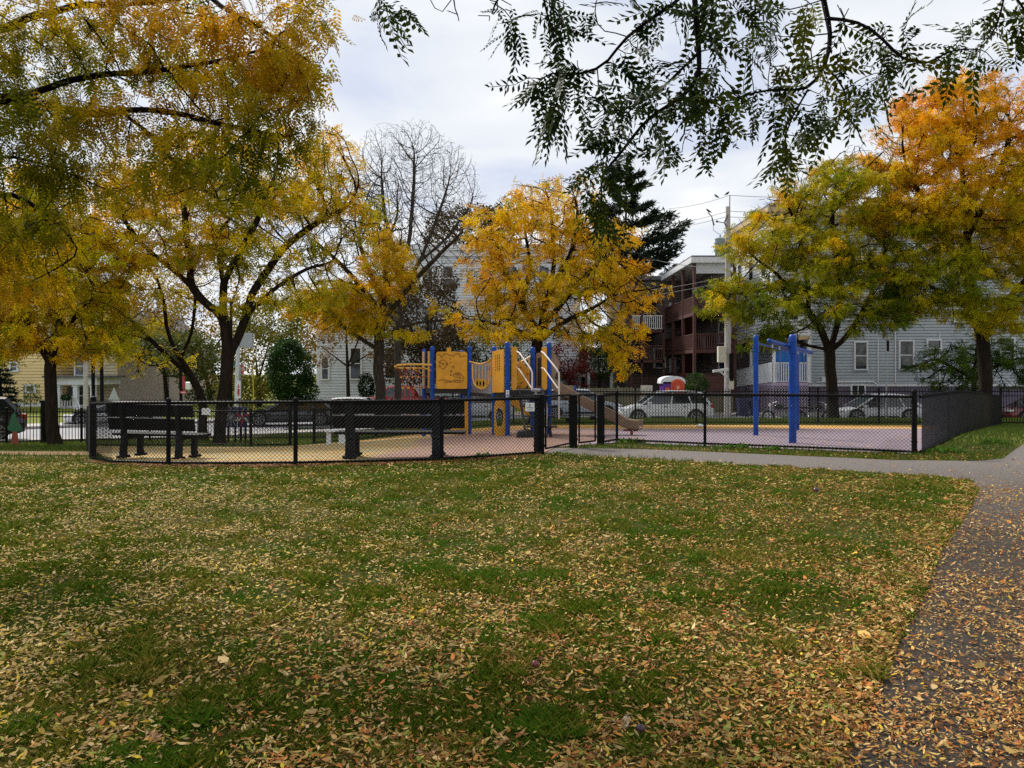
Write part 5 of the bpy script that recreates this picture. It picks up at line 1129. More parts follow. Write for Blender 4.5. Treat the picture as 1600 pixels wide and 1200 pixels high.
    for yy in (47.5,50.,52.5):
        for zz in (PZ(482,Yp),PZ(408,Yp)): mb.box(x0-.09,x0+.01,yy-.45,yy+.45,zz-.75,zz+.75)
    mb.obj('side_window_frames',M['trim_white'],H); mb=MB()
    for yy in (47.5,50.,52.5):
        for zz in (PZ(482,Yp),PZ(408,Yp)): mb.box(x0-.10,x0-.085,yy-.36,yy+.36,zz-.66,zz+.66)
    mb.obj('side_window_panes',M['glass'],H)
    for yy in (Yp,50.4,YB-.2): mb=MB(); mb.box(x0,x0+.15,yy,yy+.15,zd,z1+.02); mb.obj('porch_post',M['white_paint'],H)
    railing(H,(x0+.1,Yp+.07),(x1-.1,Yp+.07),zd,h=1.18,gap=.13,w=.06)
    railing(H,(x0-.04,YB,-.55),(x0-.04,Yp+.1,0.),zd,h=1.18,gap=.15,w=.07)
    mb=MB(); zl=-1.15; hh=zd-.18-zl; Ln=x1-x0
    for s0,zz0,s1,zz1,sg in zig(Ln,hh,zl,.17,.01): mb.beam((x0+s0,Yp+.05+.012*sg,zz0),(x0+s1,Yp+.05+.012*sg,zz1),.05,.01,up=(0,1,0))
    for s0,zz0,s1,zz1,sg in zig(YB-Yp,hh,zl,.19,.01): mb.beam((x0+.02+.012*sg,Yp+s0,zz0),(x0+.02+.012*sg,Yp+s1,zz1),.05,.01,up=(1,0,0))
    mb.obj('lattice_skirt',M['lattice'],H)
    mb=MB(); mb.box(x0+.5,x1,Yp+.5,YB,zl,zd-.2); mb.obj('skirt_back',M['rubber_dark'],H)
    # blue tarp hanging behind the railing
    mb=MB(); n=20; xa,xb=PX(1211,Yp+.3),PX(1262,Yp+.3)
    for k in range(n):
        u0,u1=k/n,(k+1)/n; X0,X1=xa+(xb-xa)*u0,xa+(xb-xa)*u1; o0,o1=.06*math.sin(u0*31),.06*math.sin(u1*31)
        mb.face([(X0,Yp+.35+o0,zd+.05),(X1,Yp+.35+o1,zd+.05),(X1,Yp+.3+o1*.4,PZ(547+2*u1,Yp)),(X0,Yp+.3+o0*.4,PZ(547+2*u0,Yp))])
    tag(mb.obj('tarp',M['tarp_blue'],smooth=True),'bright blue tarp hung behind the white porch railing','tarp')
    # ---- brown deck house
    Yd=50.; B=thing('deck_house',(13,60,-1.1),'brown triple-decker with stacked red-brown wooden decks behind the utility pole','house')
    xw0,xw1=PX(978,60.),PX(1165,60.); mb=MB(); siding(mb,(xw0,60.),(xw1+3,60.),-1.1,8.6,.15); mb.obj('siding',M['siding_brown'],B)
    mb=MB(); mb.box(xw0,xw1+3,60.05,72,-1.1,8.6); mb.obj('wall',M['siding_brown'],B)
    mb=MB(); mb.box(xw0-.3,xw1+3,59.6,72,8.6,8.9); mb.obj('roof',M['roof_grey'],B)
    xd=11.75; xe=PX(1141,Yd); zr=PZ(403,Yd); F1,F2,F3=PZ(608,Yd),PZ(545.5,Yd),PZ(487,Yd)
    mb=MB(); mb.box(xd-.25,xe+.6,Yd-.4,60,zr-.35,zr); mb.obj('deck_roof',M['trim_white'],B); mb=MB(); mb.box(xd-.2,xe+.6,Yd-.3,60,zr,zr+.12); mb.obj('deck_roof_top',M['roof_grey'],B)
    mb=MB(); mb.box(xd,xe,Yd-.02,Yd+.12,zr-1.0,zr-.36); mb.obj('frieze',M['siding_white'],B)
    for f in (F1,F2,F3):
        mb=MB(); mb.box(xd,xe+.5,Yd,60,f-.24,f); mb.obj('deck_floor',M['deck_red'],B)
        railing(B,(xd+.05,Yd+.05),(xe+.4,Yd+.05),f,h=.98,gap=.14,m='deck_red',w=.05); railing(B,(xd+.05,Yd+.1),(xd+.05,59.6),f,h=.98,gap=.13,m='deck_red',w=.05)
    for x,y in ((xd+.06,Yd+.06),(xd+.06,53.3),(xd+.06,56.6),(xe+.3,Yd+.06)):
        mb=MB(); mb.box(x-.09,x+.09,y-.09,y+.09,-1.1,zr-.35); mb.obj('deck_post',M['deck_red'],B)
    mb=MB(); siding(mb,(xd+2.2,54.),(xe+3,54.),-1.1,zr-.4,.15); siding(mb,(xd+2.2,60.),(xd+2.2,54.),-1.1,zr-.4,.15); mb.obj('inner_wall',M['siding_brown'],B)
    for z in (F1,F2,F3): window(B,xd+3.1,z+1.3,.8,1.5,53.97,curt=False)
    mb=MB(); 
    for f in (F2,F3): mb.prism([(0,0),(.12,0),(3.4,2.45),(3.28,2.45)],(xd+.35,57.2,f-2.5),(0,-.7,0),(0,0,1),(.9,0,0))
    mb.obj('stair_flight',M['deck_red'],B)
    # second, farther deck stack
    Ye=56.; xa,xb=PX(985,Ye),PX(1038,Ye)
    for py,m in ((515,'white_paint'),(562,'deck_red'),(612,'deck_red')):
        f=PZ(py,Ye); mb=MB(); mb.box(xa,xb,Ye,60,f-.22,f); mb.obj('deck_floor',M['deck_red'],B); railing(B,(xa+.05,Ye+.05),(xb-.05,Ye+.05),f,h=1.0,gap=.14,m=m,w=.05)
    for px in (986,1003,1037): mb=MB(); p=PX(px,Ye); mb.box(p-.08,p+.08,Ye,Ye+.16,-1.1,PZ(470,Ye)); mb.obj('deck_post',M['deck_red'],B)
    mb=MB(); mb.box(xa-.2,xb,Ye-.2,60,PZ(470,Ye),PZ(466,Ye)); mb.obj('deck_roof',M['roof_grey'],B)
    for px,py in ((1030,560),(1015,505),(1055,490),(1055,575)): window(B,PX(px,60),PZ(py,60),.8,1.4,59.97,curt=False)
    # air conditioner / grill clutter
    mb=MB(); mb.box(xd+.9,xd+1.5,Yd+.6,Yd+1.1,F2,F2+.8); mb.tube([(xd+1.2,Yd+.8,F2+.8),(xd+1.2,Yd+.8,F2+1.0)],.2,10); tag(mb.obj('grill',M['black_vinyl']),'black grill standing on the middle front deck of the brown house','grill')
    # ---- centre white house
    Yc=62.; C=thing('white_house',(0,Yc,-1.1),'tall white flat-roofed house half hidden behind the centre trees','house')
    z1=PZ(392,Yc); xl,xr=PX(640,Yc),PX(905,Yc)
    mb=MB(); siding(mb,(xl,Yc),(xr,Yc),-1.1,z1,.17); siding(mb,(xr,Yc),(xr,Yc+12),-1.1,z1,.17); mb.obj('siding',M['siding_white'],C)
    mb=MB(); mb.box(xl,xr-.02,Yc+.04,Yc+12,-1.1,z1); mb.obj('wall',M['siding_white'],C)
    mb=MB(); mb.box(xl-.3,xr+.4,Yc-.5,Yc+12,z1,z1+.45); mb.box(xl-.2,xr+.2,Yc-.25,Yc+.1,z1-.45,z1); mb.obj('cornice',M['trim_white'],C)
    for px in (668,700,760,800,850):
        for py in (435,508,580): window(C,PX(px,Yc),PZ(py,Yc),15*Yc/F,34*Yc/F,Yc-.02,curt=False)
    window(C,PX(732,Yc),PZ(437,Yc),6*Yc/F,14*Yc/F,Yc-.02,curt=False)
    # white shingled bay house, left of centre
    Yb=54.; E=thing('shingled_house',(-12,Yb,-1.1),'white shingled house with tall dark windows left of the climbing structure','house')
    xl,xr=PX(497,Yb),PX(645,Yb); z1=PZ(468,Yb)
    mb=MB(); siding(mb,(xl,Yb),(xr,Yb),-1.1,z1,.16); siding(mb,(xl,Yb+12),(xl,Yb),-1.1,z1,.16); mb.obj('siding',M['siding_white'],E)
    mb=MB(); mb.box(xl+.02,xr,Yb+.04,Yb+12,-1.1,z1); mb.obj('wall',M['siding_white'],E)
    mb=MB(); mb.box(xl-.4,xr+.3,Yb-.4,Yb+12,z1,z1+.4); mb.obj('cornice',M['trim_white'],E); mb=MB(); mb.box(xl-.1,xl+.12,Yb-.06,Yb+.1,-1.1,z1); mb.obj('corner_trim',M['trim_white'],E)
    for px,py,w,h in ((508.5,576,9,32),(556,568,15,47),(610,568,15,45),(508.5,505,9,26),(556,503,14,28),(600,503,14,28)): window(E,PX(px,Yb),PZ(py,Yb),w*Yb/F,h*Yb/F,Yb-.02,curt=False,fw=.12)
    zd=PZ(617,Yb); mb=MB(); mb.box(PX(470,Yb),xl-.02,Yb+.5,Yb+3,zd-.3,zd); mb.obj('side_porch',M['trim_white'],E); railing(E,(PX(472,Yb),Yb+.55),(xl-.1,Yb+.55),zd,h=.75)
    mb=MB(); mb.box(PX(473,Yb),xl-.02,Yb+.4,Yb+3,PZ(553,Yb),PZ(548,Yb)); mb.obj('side_porch_roof',M['trim_white'],E)
    mb=MB(); mb.box(PX(474,Yb)-.06,PX(474,Yb)+.06,Yb+.5,Yb+.62,zd,PZ(553,Yb)); mb.obj('porch_post',M['trim_white'],E)
    # ---- yellow house, left
    Yy=58.; G=thing('yellow_house',(PX(40,Yy),Yy,-1.1),'yellow clapboard house with white framed window at the far left','house')
    xl,xr=PX(-120,Yy),PX(79,Yy); z1=8.5
    mb=MB(); siding(mb,(xl,Yy),(xr,Yy),-.85,z1,.19,.03); siding(mb,(xr,Yy),(xr,Yy+11),-.85,z1,.19,.03); mb.obj('siding',M['siding_yellow'],G)
    mb=MB(); mb.box(xl,xr-.02,Yy+.04,Yy+11,-1.1,z1); mb.obj('wall',M['siding_yellow'],G); mb=MB(); mb.box(xl,xr+.02,Yy-.03,Yy+11,-1.1,-.8); mb.obj('foundation',M['trim_white'],G)
    mb=MB(); mb.prism([(-.5,z1),(xr-xl+.5,z1),((xr-xl)/2,z1+3.5)],(xl,Yy-.4,0),(1,0,0),(0,0,1),(0,11.8,0)); mb.obj('roof',M['roof_grey'],G)
    mb=MB(); mb.box(xr-.12,xr+.06,Yy-.06,Yy+.1,-.8,z1); mb.obj('corner_trim',M['trim_white'],G)
    window(G,PX(49,Yy),PZ(607.5,Yy),11*Yy/F,8*Yy/F,Yy-.03,mid=False,curt=False,fw=.14); window(G,PX(23,Yy),PZ(573,Yy),9*Yy/F,11*Yy/F,Yy-.03,curt=False,fw=.14); window(G,PX(-40,Yy),PZ(600,Yy),.9,1.3,Yy-.03,fw=.14)
    # white porch of a house to the right of it
    Yq=55.; Q=thing('porch_house',(PX(120,Yq),Yq,-1.1),'house with deep white columned porch between yellow and tan houses','house')
    xl,xr=PX(80,Yq),PX(146,Yq); zd=PZ(637,Yq); zc=PZ(601,Yq); zp=PZ(590,Yq)
    mb=MB(); mb.box(xl,xr,Yq,Yq+3,zd-.25,zd); mb.obj('porch_deck',M['trim_white'],Q)
    mb=MB(); mb.box(xl-.1,xr+.4,Yq-.3,Yq+3,zc,zp); mb.obj('porch_fascia',M['white_paint'],Q); mb=MB(); mb.box(xl-.3,xr+.8,Yq-.6,Yq+3,zp,zp+.14); mb.obj('porch_roof',M['roof_grey'],Q)
    for px in (92,119,146): mb=MB(); p=PX(px,Yq); mb.box(p-.15,p+.15,Yq-.15,Yq+.15,zd,zc-.05); mb.box(p-.2,p+.2,Yq-.2,Yq+.2,zc-.15,zc); mb.obj('column',M['white_paint'],Q)
    railing(Q,(PX(93,Yq),Yq),(PX(118,Yq),Yq),zd,h=.8,gap=.17,w=.07); 
    mb=MB(); siding(mb,(xl,Yq+3),(xr+.2,Yq+3),-1.1,4.,.19,.03); mb.obj('siding',D('siding_cream',(.42,.36,.22),rough=.6),Q); mb=MB(); mb.box(xl,xr+.2,Yq+3.05,Yq+12,-1.1,4); mb.obj('wall',M['siding_tan'],Q)
    mb=MB(); mb.box(PX(105,Yq+2.9),PX(113,Yq+2.9),Yq+2.9,Yq+2.95,zd,zc-.2); mb.obj('door',M['deck_black'],Q); window(Q,PX(128,Yq+3),PZ(618,Yq+3),.8,1.4,Yq+2.95,curt=False); window(Q,PX(128,Yq+3),PZ(572,Yq+3),.8,1.3,Yq+2.95,curt=False)
    mb=MB(); a=(PX(121,Yq),Yq-.2,0); b=(PX(132,Yq-1.6),Yq-2.,-.9); mb.beam((a[0],a[1],zd+.75),(b[0],b[1],zd-.2),.06,.06); 
    for k in range(5): mb.box(a[0]+(b[0]-a[0])*k/5,b[0]+.8,a[1]-.36*(k+1),a[1]-.36*k,-1.05,zd-.1-.12*k)
    mb.obj('steps',M['trim_white'],Q)
    # ---- tan house
    Yt=66.; T=thing('tan_house',(PX(200,Yt),Yt,-1.1),'tan clapboard house with small white windows behind the left locusts','house')
    xl,xr=PX(128,Yt),PX(264,Yt); z1=PZ(560,Yt)
    mb=MB(); siding(mb,(xl,Yt),(xr,Yt),-1.1,z1,.2,.03); siding(mb,(xl,Yt),(xr,Yt),z1,z1+4.,.2,.03,cut=lambda z:((z-z1)/4.*(xr-xl)/2,(xr-xl)-(z-z1)/4.*(xr-xl)/2)); mb.obj('siding',M['siding_tan'],T)
    mb=MB(); mb.box(xl,xr,Yt+.04,Yt+10,-1.1,z1); mb.prism([(0,z1),(xr-xl,z1),((xr-xl)/2,z1+4.)],(xl,Yt+.04,0),(1,0,0),(0,0,1),(0,10,0)); mb.obj('wall',M['siding_tan'],T)
    mb=MB(); 
    for s in (0,1):
        q=[(0-.3,z1-.15),((xr-xl)/2,z1+4.05),((xr-xl)/2,z1+4.3),(-.4,z1+.05)]; q=q if not s else [((xr-xl)-a,b) for a,b in q][::-1]; mb.prism(q,(xl,Yt-.4,0),(1,0,0),(0,0,1),(0,11,0))
    mb.obj('roof',M['roof_grey'],T)
    for px,py,w,h in ((196,588,8,10),(196,618,8,10),(248,619,5,11),(254,619,5,11),(246,592,6,10)): window(T,PX(px,Yt),PZ(py,Yt),w*Yt/F,h*Yt/F,Yt-.03,curt=False,fw=.13)
    # small distant brown building right of tan house
    Yz=72.; Z=thing('low_brown_house',(PX(285,Yz),Yz,-1.1),'low brown house glimpsed beside the red street banner','house')
    mb=MB(); siding(mb,(PX(266,Yz),Yz),(PX(302,Yz),Yz),-1.1,PZ(600,Yz),.2); mb.obj('siding',M['siding_tan'],Z); mb=MB(); mb.box(PX(266,Yz),PX(302,Yz),Yz+.04,Yz+8,-1.1,PZ(600,Yz)); mb.obj('wall',M['siding_tan'],Z); mb=MB(); mb.box(PX(265,Yz),PX(303,Yz),Yz-.4,Yz+8,PZ(600,Yz),PZ(597,Yz)); mb.obj('roof',M['roof_grey'],Z)
    for px in (275,291): window(Z,PX(px,Yz),PZ(617,Yz),.5,.8,Yz-.03,curt=False,fw=.12)
    # ---- garage + small porch house behind the red bush
    Yg=56.; W=thing('garage',(PX(885,Yg),Yg,-1.1),'low blue-grey garage right of the play structure','garage'); xl,xr=PX(868,Yg),PX(908,Yg); zt=PZ(589,Yg)
    mb=MB(); siding(mb,(xl,Yg),(xr,Yg),-1.1,zt,.2); mb.obj('siding',M['garage_blue'],W); mb=MB(); mb.box(xl,xr,Yg+.04,Yg+6,-1.1,zt); mb.obj('wall',M['garage_blue'],W)
    mb=MB(); mb.box(xl-.3,xr+.3,Yg-.3,Yg+6,zt,zt+.2); mb.obj('roof',D('roof_pale',(.30,.29,.28),rough=.9),W); mb=MB(); mb.box(xl+.2,xr-.2,Yg-.12,Yg-.07,-1.1,zt-.25); mb.obj('door',D('garage_door',(.27,.34,.41),rough=.5),W)
    Yk=60.; K=thing('white_porch_house',(PX(940,Yk),Yk,-1.1),'small white balcony house between garage and brown decks','house'); xl,xr=PX(918,Yk),PX(958,Yk)
    mb=MB(); siding(mb,(xl,Yk+2),(xr,Yk+2),-1.1,PZ(545,Yk),.2); mb.obj('siding',M['siding_brown'],K); mb=MB(); mb.box(xl,xr,Yk+2.05,Yk+9,-1.1,PZ(545,Yk)); mb.obj('wall',M['siding_brown'],K)
    f=PZ(578,Yk); mb=MB(); mb.box(xl,xr,Yk,Yk+2,f-.2,f); mb.obj('balcony_floor',M['trim_white'],K); railing(K,(xl+.1,Yk+.1),(xr-.1,Yk+.1),f,h=.9,gap=.16)
    for x in (xl+.1,xr-.1): mb=MB(); mb.box(x-.09,x+.09,Yk,Yk+.18,-1.1,PZ(548,Yk)); mb.obj('balcony_post',M['trim_white'],K)
    mb=MB(); mb.box(xl-.2,xr+.2,Yk-.3,Yk+9,PZ(548,Yk),PZ(543,Yk)); mb.obj('roof',M['roof_grey'],K)
    # wooden yard fences
    def plank(x0,x1,Y,z0,z1,label,m):
        r=thing('wooden_fence',((x0+x1)/2,Y,z0),label,'fence','wooden yard fences behind the street'); mb=MB(); x=x0
        while x<x1: mb.box(x,x+.13,Y,Y+.025,z0,z1+random.uniform(-.03,.03)); x+=.145
        mb.obj('planks',M[m],r); mb=MB(); mb.box(x0,x1,Y+.03,Y+.09,z0+.3,z0+.4); mb.box(x0,x1,Y+.03,Y+.09,z1-.4,z1-.3); mb.obj('rails',M[m],r)
        for q in np.arange(x0,x1,2.4): p=MB(); p.box(q-.05,q+.05,Y-.06,Y,z0,z1+.1); p.obj('post',M[m],r)
    plank(PX(905,48),PX(1004,48),48.,-1.1,PZ(606,48),'weathered green-brown board fence left of the portable toilet','fence_wood')
    plank(PX(1090,48.5),PX(1142,48.5),48.5,-1.1,PZ(587,48.5),'dark red-brown board fence right of the green shrub','deck_red')
    plank(PX(1067,47),PX(1142,47),46.9,-1.1,PZ(618,47),'low dark board fence behind the white parked car','fence_wood')
    mb=MB(); mb.box(PX(1001,46),PX(1019,46),45.9,45.95,-1.1,PZ(602,46)); tag(mb.obj('board_sheet',M['cream']),'pale board standing by the yard fence left of the toilet','boards')
# ================= vehicles =================
def make_car(label,color,L=4.6,W=1.82,H=1.66,kind='suv',wr=.36,group='cars parked along the streets',name='parked_car'):
    """local frame: nose at -x, origin on ground at centre"""
    r=thing(name,(0,0,0),label,'car',group); hw=W/2
    if kind=='suv': st=[(-.5,.50,.62,.78),(-.48,.36,.68,.88),(-.44,.30,.80,.94),(-.36,.28,.93,.98),(-.26,.27,1.0,1.),(-.14,.27,1.05,1.),(.1,.27,1.07,1.),(.34,.27,1.09,1.),(.44,.29,1.08,.97),(.485,.36,1.04,.92),(.5,.50,.98,.85)]; gh=[(-.27,-.10),(.46,.36)]; 
    elif kind=='hatch': st=[(-.5,.48,.58,.78),(-.47,.34,.66,.90),(-.42,.28,.78,.95),(-.30,.25,.90,1.),(-.1,.25,.96,1.),(.2,.25,.98,1.),(.40,.26,1.0,.98),(.48,.34,.98,.92),(.5,.5,.9,.85)]; gh=[(-.30,-.06),(.47,.30)]
    else: st=[(-.5,.55,.75,.85),(-.48,.42,.95,.92),(-.43,.36,1.05,.96),(-.3,.34,1.12,1.),(-.15,.34,1.15,1.),(.1,.34,1.15,1.),(.3,.34,1.15,1.),(.48,.36,1.14,.97),(.5,.5,1.1,.93)]; gh=[(-.22,-.12),(.16,.10)]
    rings=[]; zs=H/1.66
    for x,zb,zt,w in st:
        w*=hw; zb*=zs*.95; zt*=zs*.97; x*=L; h=zt-zb
        rings.append([(x,-w*.86,zb),(x,-w*.98,zb+h*.18),(x,-w,zb+h*.5),(x,-w*.965,zb+h*.78),(x,-w*.90,zb+h*.97),(x,-w*.5,zt+.02),(x,0,zt+.035),(x,w*.5,zt+.02),(x,w*.90,zb+h*.97),(x,w*.965,zb+h*.78),(x,w,zb+h*.5),(x,w*.98,zb+h*.18),(x,w*.86,zb)])
    mb=MB()
    for a,b in zip(rings[:-1],rings[1:]):
        for j in range(len(a)-1): mb.face([a[j],a[j+1],b[j+1],b[j]][::-1])
        mb.face([a[0],b[0],b[-1],a[-1]][::-1])
    mb.face(rings[0]); mb.face(rings[-1][::-1])
    c=D('car_paint_'+label[:14].replace(' ','_'),color,rough=.28,var=.04,scale=2,coat=.6); body=mb.obj('body',c,r,smooth=True)
    mb.v and None
    # greenhouse
    zb=1.03*zs*.97 if kind!='pickup' else 1.14*zs*.97; 
    if kind=='hatch': zb=.95*zs*.97
    x0,x1=gh[0][0]*L,gh[0][1]*L; x3,x2=gh[1][0]*L,gh[1][1]*L; wb,wt=hw*.90,hw*.72; g=MB()
    bt=[(x0,-wb,zb),(x0,wb,zb),(x3,wb,zb),(x3,-wb,zb)]; tp=[(x1,-wt,H-.07),(x1,wt,H-.07),(x2,wt,H-.09),(x2,-wt,H-.09)]
    for k in range(4): q=(k+1)%4; g.face([bt[k],bt[q],tp[q],tp[k]][::-1])
    g.face(tp); g.obj('windows',M['car_glass'],r)
    rf=MB(); n=8; rr=[]
    for k in range(n+1):
        t=k/n; x=x1-.06+(x2-x1+.12)*t; zc=H-.075+.075*math.sin(math.pi*min(1,max(0,t*.86+.08)))**.6; rr.append([(x,-wt-.02,zc-.05),(x,-wt*.9,zc-.008),(x,0,zc+.012),(x,wt*.9,zc-.008),(x,wt+.02,zc-.05)])
    for a,b in zip(rr[:-1],rr[1:]):
        for j in range(4): rf.face([a[j],b[j],b[j+1],a[j+1]])
        rf.face([a[0],a[4],b[4],b[0]])
    rf.obj('roof',c,r,smooth=True)
    for s in (-1,1):
        for (xa,xb,w) in ((x0,x1,.07),(x3,x2,.12)): MB().beam((xa,s*(wb+.005),zb-.02),(xb,s*(wt+.012),H-.07),w,.03,up=(0,1,0)).obj('pillar',c,r)
        for t in ((.42,.36,),(.72,.70)): MB().beam((x0+(x3-x0)*t[0],s*(wb+.003),zb),(x1+(x2-x1)*t[1],s*(wt+.01),H-.08),.06,.02,up=(0,1,0)).obj('pillar',c,r)
    for x in (-.315*L,.30*L):
        for s in (-1,1):
            a=MB(); n=20; y=s*(hw*.985); R=wr*1.16
            pts=[(x+R*math.cos(math.pi*2*k/n),y+s*.012,wr+R*math.sin(math.pi*2*k/n)) for k in range(n)]; pts=[(p[0],p[1],max(p[2],.25)) for p in pts]; a.face(pts if s<0 else pts[::-1]); a.obj('wheel_arch',M['rubber_dark'],r)
            t=MB(); t.tube([(x,y-s*.2,wr),(x,y+s*.02,wr)],wr,22); w=t.obj('wheel',M['tyre'],r)
            k=MB(); k.tube([(x,y+s*.021,wr),(x,y+s*.028,wr)],wr*.20,10)
            for q in range(7):
                an=2*math.pi*q/7; k.beam((x,y+s*.026,wr),(x+wr*.66*math.cos(an),y+s*.026,wr+wr*.66*math.sin(an)),.05,.012,up=(0,1,0))
            ringn=20
            for q in range(ringn):
                a0,a1=2*math.pi*q/ringn,2*math.pi*(q+1)/ringn; k.beam((x+wr*.68*math.cos(a0),y+s*.026,wr+wr*.68*math.sin(a0)),(x+wr*.68*math.cos(a1),y+s*.026,wr+wr*.68*math.sin(a1)),.035,.012,up=(0,1,0))
            k.obj('rim',M['rim'],w)
    for s in (-1,1):
        h=MB(); h.box(-L*.497,-L*.43,s*hw*.60-.16,s*hw*.60+.16,.66*zs,.78*zs); h.obj('headlight',D('lamp_clear',(.6,.62,.65),rough=.15),r,bevel=.03)
        h=MB(); h.box(L*.455,L*.497,s*hw*.80-.10,s*hw*.80+.10,.80*zs,1.0*zs); h.obj('tail_light',D('lamp_red',(.35,.01,.01),rough=.2),r,bevel=.02)
        h=MB(); h.box(x0+.25,x0+.45,s*(hw+.02),s*(hw+.16),zb-.03,zb+.12); h.obj('mirror',c,r,bevel=.03)
    tr=MB()
    for s in (-1,1):
        tr.box(-.30*L*.6,.30*L*.6,s*hw*.975-.012,s*hw*.975+.012,.30,.40)
        for x in (-.08*L,.12*L): tr.box(x+.2,x+.36,s*(hw*.985)-.02,s*(hw*.985)+.02,.86*zs,.89*zs)
    tr.obj('sill_trim',M['rubber_dark'],r)
    if kind=='pickup':
        bd=MB(); bd.box(.17*L,.485*L,-hw*.85,hw*.85,1.08*zs,1.14*zs); bd.obj('bed_cover',M['rubber_dark'],r)
    return r
def build_vehicles():
    def put(c,px,Y,rz=0.,z=None):
        x=PX(px,Y); c.location=(x,Y,gz(x,Y) if z is None else z); c.rotation_euler=(0,0,rz)
    put(make_car('silver-white SUV parked side on, nose left, below the orange toilet',(.60,.62,.63),L=4.7),1038,39.6)
    put(make_car('silver hatchback half hidden by the forked locust trunk, right',(.45,.47,.50),L=4.3,H=1.5,kind='hatch'),1368,39.8)
    put(make_car('dark red car at the right picture edge beyond the iron fence',(.16,.01,.015),L=4.5,H=1.5,kind='hatch'),1630,39.6)
    put(make_car('pale blue-grey SUV roof showing right of the tan slide',(.35,.40,.45),L=4.7),905,43.8,math.pi)
    put(make_car('white car glimpsed behind the left end of the near bench',(.6,.61,.62),L=4.5,H=1.34,kind='hatch'),565,39.2,math.pi)
    put(make_car('bright red pickup cab behind the rope net',(.40,.015,.02),L=5.2,H=1.85,kind='pickup'),628,43.,0.)
    put(make_car('white car across the road seen between left tree and fence corner',(.6,.61,.62),L=4.3,H=1.15,kind='hatch'),176,38.3,math.radians(30))
    put(make_car('black SUV cut by the left picture edge behind the iron fence',(.012,.012,.014),L=4.6,H=1.62),-80,27.6,math.radians(38))
    put(make_car('silver SUV parked behind the play structure posts',(.33,.35,.37),L=4.6),735,40.2)
    put(make_car('dark saloon parked between the two benches beyond the back fence',(.05,.055,.06),L=4.6,H=1.28,kind='hatch'),455,38.,math.radians(14))
    # motorcycles under covers look
    def moto(px,Y,label,rz):
        r=thing('motorcycle',(0,0,0),label,'motorcycle','motorcycles parked below the porch')
        for x in (-.72,.72):
            w=MB(); n=20
            for k in range(n): a0,a1=6.283*k/n,6.283*(k+1)/n; w.beam((x+.29*math.cos(a0),0,.32+.29*math.sin(a0)),(x+.29*math.cos(a1),0,.32+.29*math.sin(a1)),.10,.07,up=(0,1,0))
            wh=w.obj('wheel',M['tyre'],r); h=MB()
            for k in range(8): a=6.283*k/8; h.beam((x,0,.32),(x+.26*math.cos(a),0,.32+.26*math.sin(a)),.012,.012,up=(0,1,0))
            h.tube([(x,-.06,.32),(x,.06,.32)],.05,8); h.obj('rim',M['rim'],wh)
        m=MB(); m.prism([(-.25,.30),(.25,.28),(.30,.55),(-.22,.60)],(0,-.13,0),(1,0,0),(0,0,1),(0,.26,0)); m.obj('engine',M['rim'],r,bevel=.03)
        m=MB(); m.prism([(-.42,.70),(-.1,.68),(.06,.74),(.0,.90),(-.25,.98),(-.42,.88)],(0,-.14,0),(1,0,0),(0,0,1),(0,.28,0)); m.obj('tank',D('moto_tank',(.03,.03,.035),rough=.2),r,bevel=.05)
        m=MB(); m.prism([(.02,.70),(.75,.74),(.85,.86),(.5,.84),(.05,.80)],(0,-.12,0),(1,0,0),(0,0,1),(0,.24,0)); m.obj('seat',M['rubber_dark'],r,bevel=.03)
        m=MB(); m.tube([(-.72,.06,.32),(-.50,.06,1.0)],.025,8); m.tube([(-.72,-.06,.32),(-.50,-.06,1.0)],.025,8); m.tube([(-.35,-.36,1.1),(-.5,-.15,1.03),(-.5,.15,1.03),(-.35,.36,1.1)],.015,8); m.obj('fork_and_handlebar',M['rim'],r)
        m=MB(); m.tube([(-.55,0,.9),(-.68,0,.9)],[.06,.09],12); m.obj('headlight',M['white_sign'],r); m=MB(); m.tube([(0,.16,.3),(.5,.18,.28),(.9,.18,.34)],.045,8); m.tube([(0,-.16,.3),(.5,-.18,.28),(.9,-.18,.34)],.045,8); m.obj('exhaust',M['rim'],r)
        put(r,px,Y,rz)
    moto(1222,39.8,'black motorcycle between the blue swing posts beyond the iron fence',.0); moto(1272,39.6,'black motorcycle just left of the forked locust trunk',math.pi)
    # wheelie bins
    def binn(px,Y,label,m):
        r=thing('wheelie_bin',(0,0,0),label,'bin','wheelie bins by the utility pole'); b=MB()
        lo=[(-.22,-.25,.06),(.22,-.25,.06),(.22,.25,.06),(-.22,.25,.06)]; hi=[(-.29,-.34,.98),(.29,-.34,.98),(.29,.34,.98),(-.29,.34,.98)]
        for k in range(4): q=(k+1)%4; b.face([lo[k],lo[q],hi[q],hi[k]])
        b.face(lo[::-1]); b.face(hi); b.obj('body',M[m],r); l=MB(); l.prism([(-.36,.98),(.36,.98),(.30,1.06),(-.30,1.08)],(-.31,0,0),(0,1,0),(0,0,1),(.62,0,0)); l.obj('lid',M[m],r,bevel=.01)
        for s in (-1,1): w=MB(); w.tube([(s*.24,.28,.1),(s*.30,.28,.1)],.1,14); w.obj('wheel',M['tyre'],r)
        put(r,px,Y)
    binn(1160,44.8,'navy wheelie bin left of its twin, right of the utility pole','navy'); binn(1178,44.9,'navy wheelie bin right of its twin, behind the slim swing post','navy')
    # portable toilet
    Y=45.5; x=PX(1050,Y); z=-1.0; r=thing('portable_toilet',(0,0,0),'orange portable toilet with white arched roof and purple side','portable toilet')
    bz=2.05; b=MB(); b.box(-.62,.62,-.5,.6,0,bz-.12); b.obj('cabin',M['purple_plastic'],r)
